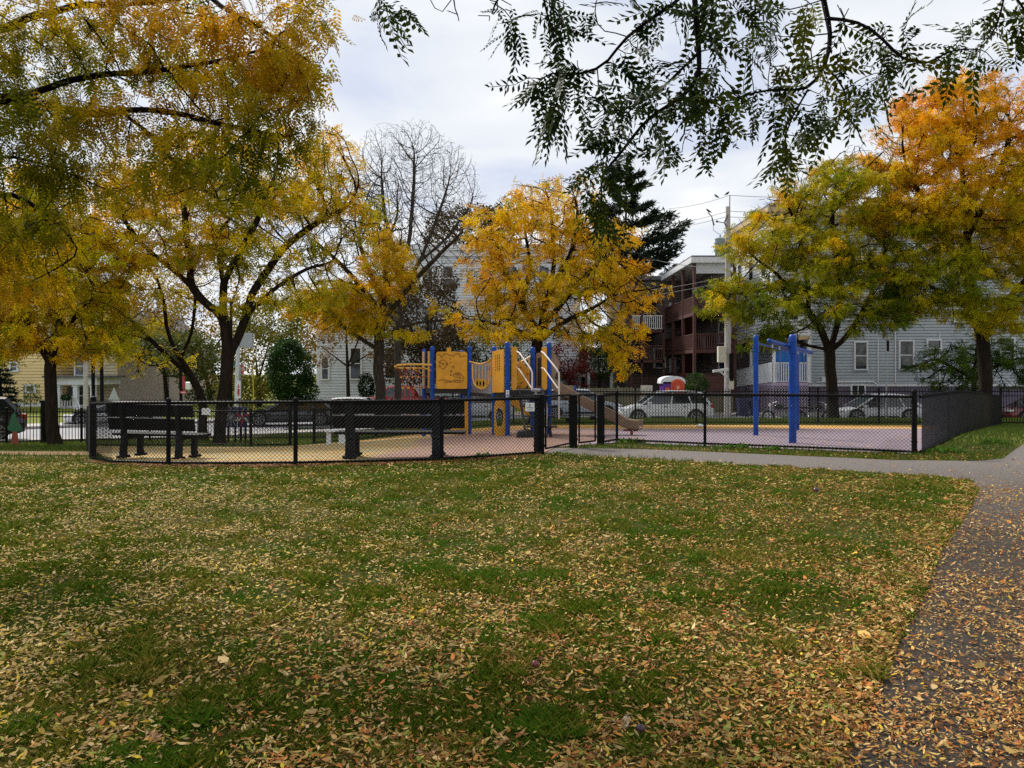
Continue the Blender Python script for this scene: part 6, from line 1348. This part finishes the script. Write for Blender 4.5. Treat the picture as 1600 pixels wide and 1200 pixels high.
    def archp(x0,x1,z0,zs,n=10): return [(x0,z0)]+[(x0+(x1-x0)*(.5-.5*math.cos(math.pi*k/n)),zs+.34*math.sin(math.pi*k/n)) for k in range(n+1)]+[(x1,z0)]
    b=MB(); b.prism(archp(-.18,.62,0,bz-.30),(0,-.56,0),(1,0,0),(0,0,1),(0,.055,0)); d=b.obj('door',M['orange_plastic'],r,bevel=.01)
    b=MB(); b.prism(archp(-.10,.54,.12,bz-.42),(0,-.575,0),(1,0,0),(0,0,1),(0,.012,0)); b.obj('door_panel',D('orange_plastic_b',(.50,.055,.015),rough=.4),d)
    b=MB(); b.prism(archp(.02,.42,bz-.62,bz-.55),(0,-.585,0),(1,0,0),(0,0,1),(0,.008,0)); b.obj('door_badge_recess',M['orange_plastic'],d); b=MB(); b.box(.17,.29,-.592,-.586,bz-.52,bz-.38); b.obj('badge',M['cream'],d)
    b=MB(); n=12; pr=[(-.74,bz-.22)]+[(-.74+1.42*(.5-.5*math.cos(math.pi*k/n)),bz-.10+.32*math.sin(math.pi*k/n)**.8) for k in range(n+1)]+[(.68,bz-.22)]; pr2=pr+[(.60,bz-.22)]+[( -.66+1.26*(.5+.5*math.cos(math.pi*k/n)),bz-.12+.24*math.sin(math.pi*k/n)**.8) for k in range(n+1)]+[(-.66,bz-.22)]
    b.prism(pr,(0,-.50,0),(1,0,0),(0,0,1),(0,1.16,0)); b.obj('roof',M['white_paint'],r)
    b=MB(); b.box(-.50,-.24,-.508,-.501,1.15,1.6); b.obj('poster',M['orange_plastic'],r); b=MB(); b.prism([(-.42,1.25),(-.36,1.25),(-.34,1.38),(-.30,1.25),(-.28,1.45),(-.34,1.53),(-.40,1.48)],(0,-.512,0),(1,0,0),(0,0,1),(0,.004,0)); b.obj('poster_figure',M['cream'],r)
    b=MB(); b.box(-.14,-.11,-.60,-.56,1.0,1.15); b.obj('handle',M['rubber_dark'],d)
    b=MB(); b.box(-.66,.66,-.55,.64,-.12,0); b.obj('base',M['rubber_dark'],r)
    r.location=(x,Y,z); 
# ================= poles, signs, wires, birds =================
def build_street():
    Y=44.; x=PX(1137,Y); z=-1.1; zt=PZ(323,Y); r=thing('utility_pole',(x,Y,z),'grey wooden utility pole with transformer right of the brown decks','utility pole')
    m=MB(); n=10; m.tube([(x,Y,z-.1),(x,Y,(z+zt)/2),(x+.02,Y,zt)],[.19,.165,.13],16); m.obj('pole',M['pole_wood'],r,smooth=True)
    c=P(1125,386,Y-.35); m=MB(); m.lathe([(.001,c[2]-.50),(.24,c[2]-.50),(.27,c[2]-.46),(.28,c[2]+.40),(.30,c[2]+.42),(.29,c[2]+.47),(.15,c[2]+.53),(.001,c[2]+.54)],(c[0],c[1]),20); t=m.obj('transformer',M['transformer'],r,smooth=True)
    m=MB(); m.tube([(c[0],c[1],c[2]+.5),(c[0],c[1],c[2]+.68)],[.05,.03],8); m.tube([(c[0]-.32,c[1],c[2]+.2),(c[0]-.27,c[1],c[2]+.2)],.04,8); m.tube([(c[0]-.32,c[1],c[2]-.2),(c[0]-.27,c[1],c[2]-.2)],.04,8); m.obj('bushing',M['rim'],t); m=MB(); m.box(c[0]+.2,x,c[1],c[1]+.3,c[2]-.3,c[2]-.22); m.box(c[0]+.2,x,c[1],c[1]+.3,c[2]+.2,c[2]+.28); m.obj('bracket',M['rim'],t)
    m=MB(); k=P(1137,382,Y); m.lathe([(.17,k[2]-.12),(.24,k[2]-.08),(.24,k[2]+.06),(.17,k[2]+.1)],(k[0],k[1]-.02),14); m.obj('collar',M['roof_grey'],r)
    m=MB(); m.tube([P(1140,324,Y),P(1140.5,305,Y)],.028,6); m.obj('top_spur',M['roof_grey'],r)
    m=MB(); m.tube([P(1137,335,Y-.2),P(1132,348,Y-.25),P(1136,356,Y-.2)],.045,6); m.tube([P(1131,348,Y-.2),P(1118,346,Y-.3)],.025,6); m.tube([P(1122,346,Y-.3),P(1119,346,Y-.3)],.06,8); m.tube([P(1106,332,Y-.3),P(1112,338,Y-.3),P(1116,352,Y-.3)],.03,6); m.tube([P(1112,340,Y-.3),P(1115,353,Y-.3)],.02,6); m.obj('cutout_fuse',M['roof_grey'],r)
    m=MB(); m.tube([P(1114.5,353,Y-.3),P(1115,360,Y-.3),P(1121,364,Y-.3),P(1126,367,Y-.35),P(1126.5,372,Y-.35)],.013,5); m.obj('drop_wire',M['roof_grey'],r)
    m=MB(); k=P(1128,553,Y-.3); m.box(k[0]-.24,k[0]+.22,k[1]-.15,k[1]+.15,k[2]-.48,k[2]+.42); m.obj('cabinet',M['cream'],r,bevel=.03)
    m=MB(); a=P(1138,577,Y-.2); m.beam(a,P(1114,580,Y-.4),.12,.14); m.beam(P(1136,590,Y-.2),P(1126,581,Y-.3),.08,.08); m.obj('bracket_arm',M['trim_white'],r)
    m=MB(); k=P(1141,562,Y-.18); m.box(k[0]-.05,k[0]+.16,k[1]-.1,k[1]+.05,k[2]-1.2,k[2]+.35); m.obj('cable_guard',M['black_vinyl'],r)
    m=MB(); k=P(1144,600,Y-.25); m.box(k[0]-.2,k[0]+.1,k[1],k[1]+.01,k[2]-.3,k[2]+.3); m.obj('notice',M['cream'],r)
    # wires
    def wire(pts,label,rad=.014):
        A=[Vector(P(*p)) for p in pts]; out=[]
        for a,b in zip(A[:-1],A[1:]):
            for k in range(12):
                t=k/12; q=a.lerp(b,t); q.z-=(b-a).length*.010*4*t*(1-t); out.append(q)
        out.append(A[-1]); m=MB(); m.tube(out,rad,5); tag(m.obj('power_line',M['roof_grey']),label,'wire','power lines over the street')
    wire([(1140.5,305,Y),(1045,326,58)],'topmost wire running left from the spur above the pole'); wire([(1140.5,305,Y),(1240,308,Y+1),(1700,300,Y+6)],'topmost wire running right from the spur above the pole')
    wire([(1136,330.5,Y),(1020,352,60)],'upper of two wires left of the pole top'); wire([(1134,339,Y),(1000,362,60)],'lower of two wires left of the pole top')
    wire([(1141,330,Y),(1250,331,Y+1),(1700,322,Y+6)],'upper of two wires right of the pole top'); wire([(1141,339,Y),(1250,339,Y+1),(1700,334,Y+6)],'lower of two wires right of the pole top')
    for k,(a,b) in enumerate((((1134,420,Y),(1000,400,62)),((1134,432,Y),(985,455,60)),((1134,440,Y),(940,470,60)))): wire([a,b],['service wire from pole toward the pine','upper service wire crossing the brown decks','lower service wire crossing the brown decks'][k],.02)
    wire([(133,590,40),(330,478,40),(500,470,44)],'street wire crossing behind the left locusts',.015)
    # birds
    def bird(px,py,Y,label,d):
        r=thing('bird',P(px,py,Y),label,'bird','small birds on the wires'); m=MB(); s=1.15
        prof=[(-.16,-.05,.006),(-.10,-.02,.02),(-.05,.02,.042),(.0,.05,.052),(.045,.085,.045),(.07,.115,.034),(.095,.125,.026),(.115,.12,.008),(.135,.117,.002)]
        m.tube([(d*a*s,0,b*s+.02) for a,b,c in prof],[c*s for a,b,c in prof],10); m.obj('body',M['bark_grey'],None,smooth=True).parent=r
        w=MB(); 
        for q in (-1,1): w.prism([(.03,.07),(-.05,.05),(-.13,-.02),(-.06,.0),(.02,.02)],(0,q*.05*s,.02),(d*s,0,0),(0,0,s),(0,q*.008,0))
        w.obj('wing',M['bark_dark'],None).parent=r; l=MB(); l.tube([(0,-.015,.03),(0,-.015,-.01)],.004,4); l.tube([(0,.015,.03),(0,.015,-.01)],.004,4); l.obj('legs',M['bark_dark'],None).parent=r
    bird(1119.5,308.5,46.8,'bird on the topmost wire, lower of the two on that wire',-1); bird(1136.3,304.3,44.5,'bird beside the spur above the pole, topmost of the three',1); bird(1107,331.5,Y-.3,'bird perched on the fuse bracket left of the pole top',-1)
    # white mast and signs on the left
    Y=45.; x=PX(371,Y); r=thing('signal_mast',(x,Y,-1.1),'thick white mast with back of a square sign on top, left','pole')
    m=MB(); m.tube([(x-.05,Y,-1.1),(x-.02,Y,PZ(600,Y)),(x+.05,Y,PZ(540,Y))],[.13,.13,.10],14); m.obj('mast',M['pole_white'],r,smooth=True)
    m=MB(); m.tube([(x-.02,Y,PZ(540,Y)),(x+.0,Y,PZ(530,Y))],.16,12); m.obj('mast_head',M['black_vinyl'],r)
    m=MB(); m.box(PX(375,Y),PX(394,Y),Y-.05,Y+.2,PZ(543,Y),PZ(520,Y)); m.obj('sign_box',M['siding_grey'],r)
    x=PX(378.5,44.); r=thing('stop_sign',(x,44.,-1.1),'red octagonal stop sign turned edge-on beside the white mast','traffic sign')
    m=MB(); m.tube([(x-.1,44.1,-1.1),(x-.1,44.1,PZ(568,44))],.035,8); m.obj('pole',M['rim'],r)
    def octa(R): return [(R*math.cos(math.pi/8+k*math.pi/4),R*math.sin(math.pi/8+k*math.pi/4)) for k in range(8)]
    zc=PZ(577,44.); u=Vector((.62,-.785,0)); 
    m=MB(); m.prism(octa(.34),(x,44.,zc),u,(0,0,1),Vector((.785,.62,0))*.01); m.obj('face_border',M['white_sign'],r)
    m=MB(); m.prism(octa(.31),Vector((x,44.,zc))-Vector((.785,.62,0))*.006,u,(0,0,1),Vector((.785,.62,0))*.004); m.obj('face',M['red_sign'],r)
    t=text('lettering','STOP',.24,r,M['white_sign'],(0,0,0),(math.pi/2,0,math.atan2(u.y,u.x))); t.location=Vector((x,44.,zc))-Vector((.785,.62,0))*.010-Vector(r.location)
    x=PX(374.5,44.5); r=thing('warning_sign',(x,44.5,-1.1),'narrow white sign with red marks below the stop sign','traffic sign'); m=MB(); m.box(x-.11,x+.13,44.3,44.32,PZ(622,44.5),PZ(595,44.5)); m.obj('panel',M['white_sign'],r); m=MB()
    z0=PZ(603,44.5); m.prism([(-.07,-.1),(.07,-.1),(.0,.12)],(x,44.295,z0),(1,0,0),(0,0,1),(0,.004,0)); m.box(x-.06,x+.06,44.292,44.298,z0-.42,z0-.16); m.prism([(-.08,-.42),(.0,-.62),(.08,-.42)],(x,44.295,z0),(1,0,0),(0,0,1),(0,.004,0)); m.obj('marks',M['red_sign'],r); m=MB(); m.tube([(x,44.36,-1.1),(x,44.36,PZ(596,44.5))],.03,8); m.obj('pole',M['rim'],r)
    x=PX(363,44.); m=MB(); m.box(x-.14,x+.14,44.,44.02,PZ(573,44),PZ(567,44)); r=thing('street_lamp',(PX(361,44.3),44.3,-1.1),'black lamp post left of the white mast carrying a green street plate','street lamp'); m.obj('street_plate',M['green_sign'],r); m=MB(); m.tube([(PX(361,44.3),44.3,-1.1),(PX(361,44.3),44.3,PZ(470,44.3))],.09,10); m.obj('post',M['black_iron'],r,smooth=True)
    # yellow guy guard
    Y=40.; m=MB(); m.tube([P(397,648,Y),P(395,574,Y)],.028,8); tag(m.obj('guy_guard',D('yellow_guard',(.6,.45,.03),rough=.5)),'thin bright yellow guy-wire guard right of the white mast','pole guard')
    # black posts in front of porch house and wooden pole
    for px,l in ((146.5,'left of two black street posts in front of the white porch'),(160,'right of two black street posts in front of the tan house')):
        m=MB(); Y=38.; m.tube([P(px,655,Y),P(px-1.5,560,Y),P(px-1.5,470,Y)],.085,10); tag(m.obj('street_post',M['black_iron'],smooth=True),l,'post','black posts on the street corner')
    Y=42.; m=MB(); m.tube([P(134,650,Y),P(134,560,Y),P(133,470,Y)],[.13,.12,.1],10); tag(m.obj('wooden_pole',M['pole_wood'],smooth=True),'brown wooden pole in front of the porch columns','utility pole')
    # banner, lamp, one-way
    Y=50.; r=thing('banner_pole',(PX(283,Y),Y,-1.1),'black street pole with red banner and white cabinet lamp','pole'); m=MB(); m.tube([P(283,645,Y),P(282,560,Y)],.1,8); m.obj('post',M['black_iron'],r); m=MB(); m.box(PX(284,Y),PX(288.5,Y),Y-.02,Y+.02,PZ(608,Y),PZ(588,Y)); m.obj('banner',M['red_sign'],r); m=MB(); m.box(PX(289,Y),PX(297,Y),Y,Y+.3,PZ(609,Y),PZ(597,Y)); m.obj('lamp_box',M['white_sign'],r,bevel=.05)
    m=MB(); m.box(PX(281,Y-1),PX(292,Y-1),Y-1,Y-.97,PZ(615,Y-1),PZ(611,Y-1)); m.obj('red_plate',M['red_sign'],r); m=MB(); m.box(PX(283,Y-1),PX(290,Y-1),Y-1.006,Y-1.001,PZ(613.6,Y-1),PZ(612.5,Y-1)); m.obj('plate_lettering',M['white_sign'],r)
    m=MB(); m.prism([(-.35,-.35),(.35,-.35),(0,.45)],(PX(178,45),45,PZ(617,45)),(1,0,0),(0,0,1),(0,.01,0)); r=thing('back_of_sign',(PX(178,45),45,-1.1),'pale triangular sign seen from behind in front of the tan house','traffic sign'); m.obj('panel',M['siding_grey'],r); m=MB(); m.tube([(PX(178,45),45.03,-1.1),(PX(178,45),45.03,PZ(612,45))],.03,8); m.obj('pole',M['rim'],r)
    # grey sign post right
    Y=36.4; x=PX(1385,Y); r=thing('parking_sign',(x,Y,gz(x,Y)),'slim grey post with a dark edge-on sign, right of the house window','traffic sign'); m=MB(); m.tube([(x,Y,gz(x,Y)),(x,Y,PZ(531,Y))],.035,8); m.obj('pole',M['rim'],r); m=MB(); m.box(x+.03,x+.07,Y-.12,Y+.14,PZ(549,Y),PZ(532,Y)); m.obj('panel',M['black_iron'],r)
    x=PX(37.5,50.); m=MB(); m.tube([(x,50.,-1.1),(x,50.,PZ(602,50))],.04,8); tag(m.obj('metal_post',M['rim']),'thin grey post in front of the yellow house','post')
def build_plants():
    def g(px,Y): return GB(px,Y)
    bushy('dark_shrub','rounded dark green arborvitae shrub left of the shingled house','shrub',g(452,38.),[(452,580,36,48,38.,1.25),(448,555,24,26,38.,1.),(462,610,34,26,38.,1.2)],16000,.10,(.010,.028,.006),(.035,.085,.014),.08,shell=.6,thr=.1)
    bushy('round_shrub','small dark shrub at the foot of the half-bare locust','shrub',g(572,50.),[(573,605,13,22,50.,.8)],2500,.10,(.008,.02,.006),(.02,.05,.01),.06,shell=.5,thr=.1)
    bushy('deciduous_tree','olive green tree with yellow tufts in front of the tan house','tree',g(262,60.),[(250,540,55,26,60.,4),(215,526,32,18,60.,3),(300,556,42,40,60.,4),(315,592,30,35,60.,3)],9000,.22,(.025,.045,.012),(.16,.17,.03),.2,thr=.38,nf=.6)
    bushy('deciduous_tree','yellow-green tree mass behind the white mast','tree',g(405,58.),[(400,560,48,60,58.,4),(430,500,50,40,58.,4),(385,610,40,25,58.,3),(480,520,40,40,60.,4)],13000,.22,(.03,.06,.012),(.32,.26,.03),.2,thr=.34,nf=.6)
    bushy('deciduous_tree','orange-tinged tree filling the gap behind the twin locust','tree',g(330,66.),[(300,500,70,50,66.,5),(230,470,60,50,66.,5),(350,560,50,50,66.,4),(400,460,50,35,66.,4)],9000,.25,(.06,.07,.015),(.48,.27,.03),.22,thr=.46,nf=.5)
    bushy('maple_tree','dark bronze maple behind the half-bare locust and rope net','tree',g(670,46.),[(668,500,62,60,46.,3.5),(640,560,50,40,46.,3.),(700,560,50,45,46.,3.),(620,460,35,30,46.,2.5),(690,440,28,22,46.,2.)],17000,.16,(.018,.018,.010),(.09,.055,.018),.22,thr=.34,nf=.8)
    bushy('maple_tree','thin russet maple in front of the shingled house upper wall','tree',g(545,49.),[(540,500,55,45,49.,3.),(585,470,40,40,49.,3.),(500,540,30,35,49.,2.),(600,540,35,30,49.,2.)],7500,.15,(.045,.035,.010),(.30,.15,.02),.14,thr=.42,nf=.9)
    bushy('maple_tree','dark green maple filling the space above the climbing panels','tree',g(760,48.),[(760,555,60,38,48.,3.),(820,570,50,40,48.,3.),(790,600,60,28,48.,3.)],10000,.15,(.010,.018,.007),(.05,.07,.015),.2,thr=.36,nf=.8)
    bushy('maple_tree','bronze-green treetop above the white house roof','tree',g(730,74.),[(730,360,68,38,74.,5),(690,380,30,24,74.,3),(780,345,40,22,74.,4)],8000,.25,(.025,.028,.010),(.13,.08,.02),.3,thr=.38,nf=.5)
    bushy('red_shrub','dark red-leaved small tree behind the slide','tree',g(890,54.),[(888,562,34,30,54.,2),(905,590,26,20,54.,2)],6500,.12,(.035,.008,.008),(.16,.025,.02),.1,thr=.38,nf=1.)
    bushy('deciduous_tree','mid green tree between the red shrub and the brown decks','tree',g(938,56.),[(935,555,32,40,56.,2.5),(960,530,26,30,56.,2)],6000,.15,(.015,.03,.01),(.06,.10,.02),.14,thr=.38,nf=.9)
    bushy('green_shrub','leafy shrub right of the portable toilet','shrub',g(1087,46.5),[(1087,602,19,20,46.5,1.),(1080,615,16,14,46.5,.9)],4200,.10,(.012,.03,.008),(.05,.10,.02),.05,thr=.2,nf=1.5)
    bushy('porch_plant','small round plant on the white porch at the far left','plant',(PX(103,54.5),54.5,PZ(637,54.5)),[(103,621,6.5,4.5,54.5,.3)],600,.09,(.01,.03,.008),(.04,.09,.02),.03,thr=0)
    bushy('young_tree','thin young tree in front of the yellow house window','tree',g(48,50.),[(48,612,11,14,50.,.7),(48,625,14,8,50.,.7)],500,.12,(.05,.08,.02),(.22,.22,.05),.04,thr=.2)
    # far backdrop trees
    spec=[(-60,70,'blue-green'),(160,85,'a'),(540,80,'b'),(600,85,'c'),(870,84,'d'),(1000,90,'e')]
    lab=['distant tree left of the yellow house','distant tree above the porch house roof','distant tree behind the shingled house left corner','distant tree behind the shingled house roof','distant tree behind the red-leaved shrub','distant tree behind the second deck stack']
    for (px,Y,_),l in zip(spec,lab): bushy('distant_tree',l,'tree',g(px,Y),[(px,540,45,50,Y,4),(px+25,575,45,40,Y,4),(px-25,580,40,35,Y,4)],4500,.3,(.02,.03,.01),(.12,.12,.03),.25,thr=.3,nf=.4,group='distant background trees')
    # spruce at the left edge and tall pine
    def conifer(name,label,base,px,ptop,pbot,wmax,Y,tiers,n,c1,c2,ns=.28,up=.1,seed=1,leftdrop=0.):
        root=thing(name,base,label,'tree'); rs=np.random.RandomState(seed); ztop=PZ(ptop,Y); zb=PZ(pbot,Y); x=PX(px,Y); mb=MB(); mb.tube([base,(x,Y,(base[2]+ztop)/2),(x,Y,ztop)],[.28,.18,.03],10); pos=[];dr=[]
        for k in range(tiers):
            t=(k+rs.rand()*.6)/tiers; z=ztop-(ztop-zb)*t; R=wmax*Y/F*(.12+.88*t**.8)*(.75+.4*rs.rand())
            nb=5+int(4*t); a0=rs.rand()*6.28
            for j in range(nb):
                a=a0+6.283*j/nb+rs.randn()*.2; rr=R*(.75+.4*rs.rand()); pts=[]
                for q in range(6):
                    s=q/5; pts.append((x+math.cos(a)*rr*s,Y+math.sin(a)*rr*s,z+rr*(up*s*s*2-.12*s)))
                mb.tube(pts,[.05,.045,.04,.03,.02,.008],4,cap=False); m=int(n*rr/R/ (tiers*nb)*(0.4+t)); s=.22+.8*rs.rand(m)**.7
                pp=np.array([[np.interp(q,[0,.2,.4,.6,.8,1],[w[i] for w in pts]) for i in range(3)] for q in s]); pp+=rs.randn(m,3)*np.array([.30,.30,.12])*(rr*.16+.12); pos.append(pp)
                d=np.tile([math.cos(a),math.sin(a),.35],(m,1))+rs.randn(m,3)*.55; dr.append(d)
        mb.obj('trunk',M['bark'],root,smooth=True); pos=np.vstack(pos); dr=np.vstack(dr); m=len(pos); t=np.clip(rs.rand(m)+.3*(fbm(pos,2)-.5),0,1)[:,None]; cols=np.array(c1)*(1-t)+np.array(c2)*t
        W,FF,c=instance((LEAFQ[0]*np.array([1,.35,1]),LEAFQ[1]),pos,dr,rs.randn(m),ns*(.6+.7*rs.rand(m)),cols); np_mesh('crown',W,FF,4,M['needle'],root,cols=c)
    conifer('pine_tree','tall dark pine with upswept boughs behind the golden locust',GB(985,64.),978,262,480,122,64.,8,30000,(.008,.013,.008),(.03,.045,.02),ns=.50,up=.22,seed=4)
    conifer('spruce_tree','dark spruce at the left picture edge before the yellow house',GB(-2,52.),-2,560,645,34,52.,12,6000,(.006,.014,.010),(.02,.04,.025),ns=.26,up=.0,seed=9)
# ================= world, sun, camera =================
def build_world():
    w=bpy.data.worlds.new('World'); SC.world=w; w.use_nodes=True; N=w.node_tree.nodes; L=w.node_tree.links; bg=N['Background']
    sky=N.new('ShaderNodeTexSky'); sky.sky_type='NISHITA'; sky.sun_disc=False; sky.sun_elevation=math.radians(SUN_EL); sky.sun_rotation=math.radians(SUN_AZ)
    tc=N.new('ShaderNodeTexCoord'); sp=N.new('ShaderNodeSeparateXYZ'); L.new(tc.outputs['Generated'],sp.inputs[0])
    # project the direction on a cloud deck
    mx=N.new('ShaderNodeMath'); mx.operation='MAXIMUM'; mx.inputs[1].default_value=.06; L.new(sp.outputs[2],mx.inputs[0]); ad=N.new('ShaderNodeMath'); ad.operation='ADD'; ad.inputs[1].default_value=.12; L.new(mx.outputs[0],ad.inputs[0])
    dv=N.new('ShaderNodeVectorMath'); dv.operation='DIVIDE'; cb=N.new('ShaderNodeCombineXYZ'); 
    for k in range(3): L.new(ad.outputs[0],cb.inputs[k])
    L.new(tc.outputs['Generated'],dv.inputs[0]); L.new(cb.outputs[0],dv.inputs[1])
    mp=N.new('ShaderNodeMapping'); mp.inputs['Scale'].default_value=(1,1,0); mp.inputs['Location'].default_value=CLOUD; L.new(dv.outputs[0],mp.inputs[0])
    n=N.new('ShaderNodeTexNoise'); n.inputs['Scale'].default_value=1.5; n.inputs['Detail'].default_value=7; n.inputs['Roughness'].default_value=.52; n.inputs['Distortion'].default_value=.35; L.new(mp.outputs[0],n.inputs[0])
    cr=N.new('ShaderNodeValToRGB'); e=cr.color_ramp.elements; e[0].position=.36; e[0].color=(.66,.72,.86,1); e[1].position=.64; e[1].color=(1.0,1.0,1.0,1); q=e.new(.46); q.color=(.80,.84,.90,1); q=e.new(.58); q.color=(.90,.92,.95,1); L.new(n.outputs[0],cr.inputs[0])
    st=N.new('ShaderNodeMix'); st.data_type='RGBA'; st.blend_type='MULTIPLY'; st.inputs[0].default_value=1; st.inputs[7].default_value=(SKYK*.012,)*3+(1,); L.new(sky.outputs[0],st.inputs[6])
    mc=N.new('ShaderNodeMix'); mc.data_type='RGBA'; mc.inputs[0].default_value=.93; L.new(st.outputs[2],mc.inputs[6]); L.new(cr.outputs[0],mc.inputs[7]); 
    sc=N.new('ShaderNodeVectorMath'); sc.operation='SCALE'; sc.inputs['Scale'].default_value=CL/.10; L.new(mc.outputs[2],sc.inputs[0]); L.new(sc.outputs[0],bg.inputs[0]); bg.inputs[1].default_value=.10
    s=bpy.data.lights.new('sun','SUN'); s.energy=SUN_E; s.angle=math.radians(10); s.color=(1,.95,.88); o=bpy.data.objects.new('sun',s); COL.objects.link(o)
    el,az=math.radians(SUN_EL),math.radians(SUN_AZ); d=Vector((math.sin(az)*math.cos(el),math.cos(az)*math.cos(el),math.sin(el))); o.rotation_euler=(-d).to_track_quat('-Z','Y').to_euler(); o.location=(0,0,30)
SUN_EL=42; SUN_AZ=-38; SUN_E=4.9; SKYK=8.; CL=.99; CLOUD=(3.1,.4,0)
cam=bpy.data.cameras.new('camera'); cam.sensor_width=36; cam.lens=F/1600*36; cam.shift_y=-20/1600; cam.clip_end=2000; cam.clip_start=.05
co=bpy.data.objects.new('camera',cam); COL.objects.link(co); co.location=(0,0,EYE); co.rotation_euler=(math.pi/2,0,0); SC.camera=co
SC.view_settings.view_transform='Standard'; SC.view_settings.look='None'; SC.view_settings.exposure=.12; SC.view_settings.gamma=1
SC.cycles.use_denoising=False; SC.cycles.max_bounces=5; SC.cycles.diffuse_bounces=3; SC.cycles.transmission_bounces=3; SC.cycles.transparent_max_bounces=4
import time
for fn in (build_world,build_ground,build_fences,build_benches,build_play,build_houses,build_vehicles,build_street,build_plants,build_trees,build_grass):
    t=time.time(); fn(); print('TIME',fn.__name__,round(time.time()-t,1),flush=True)
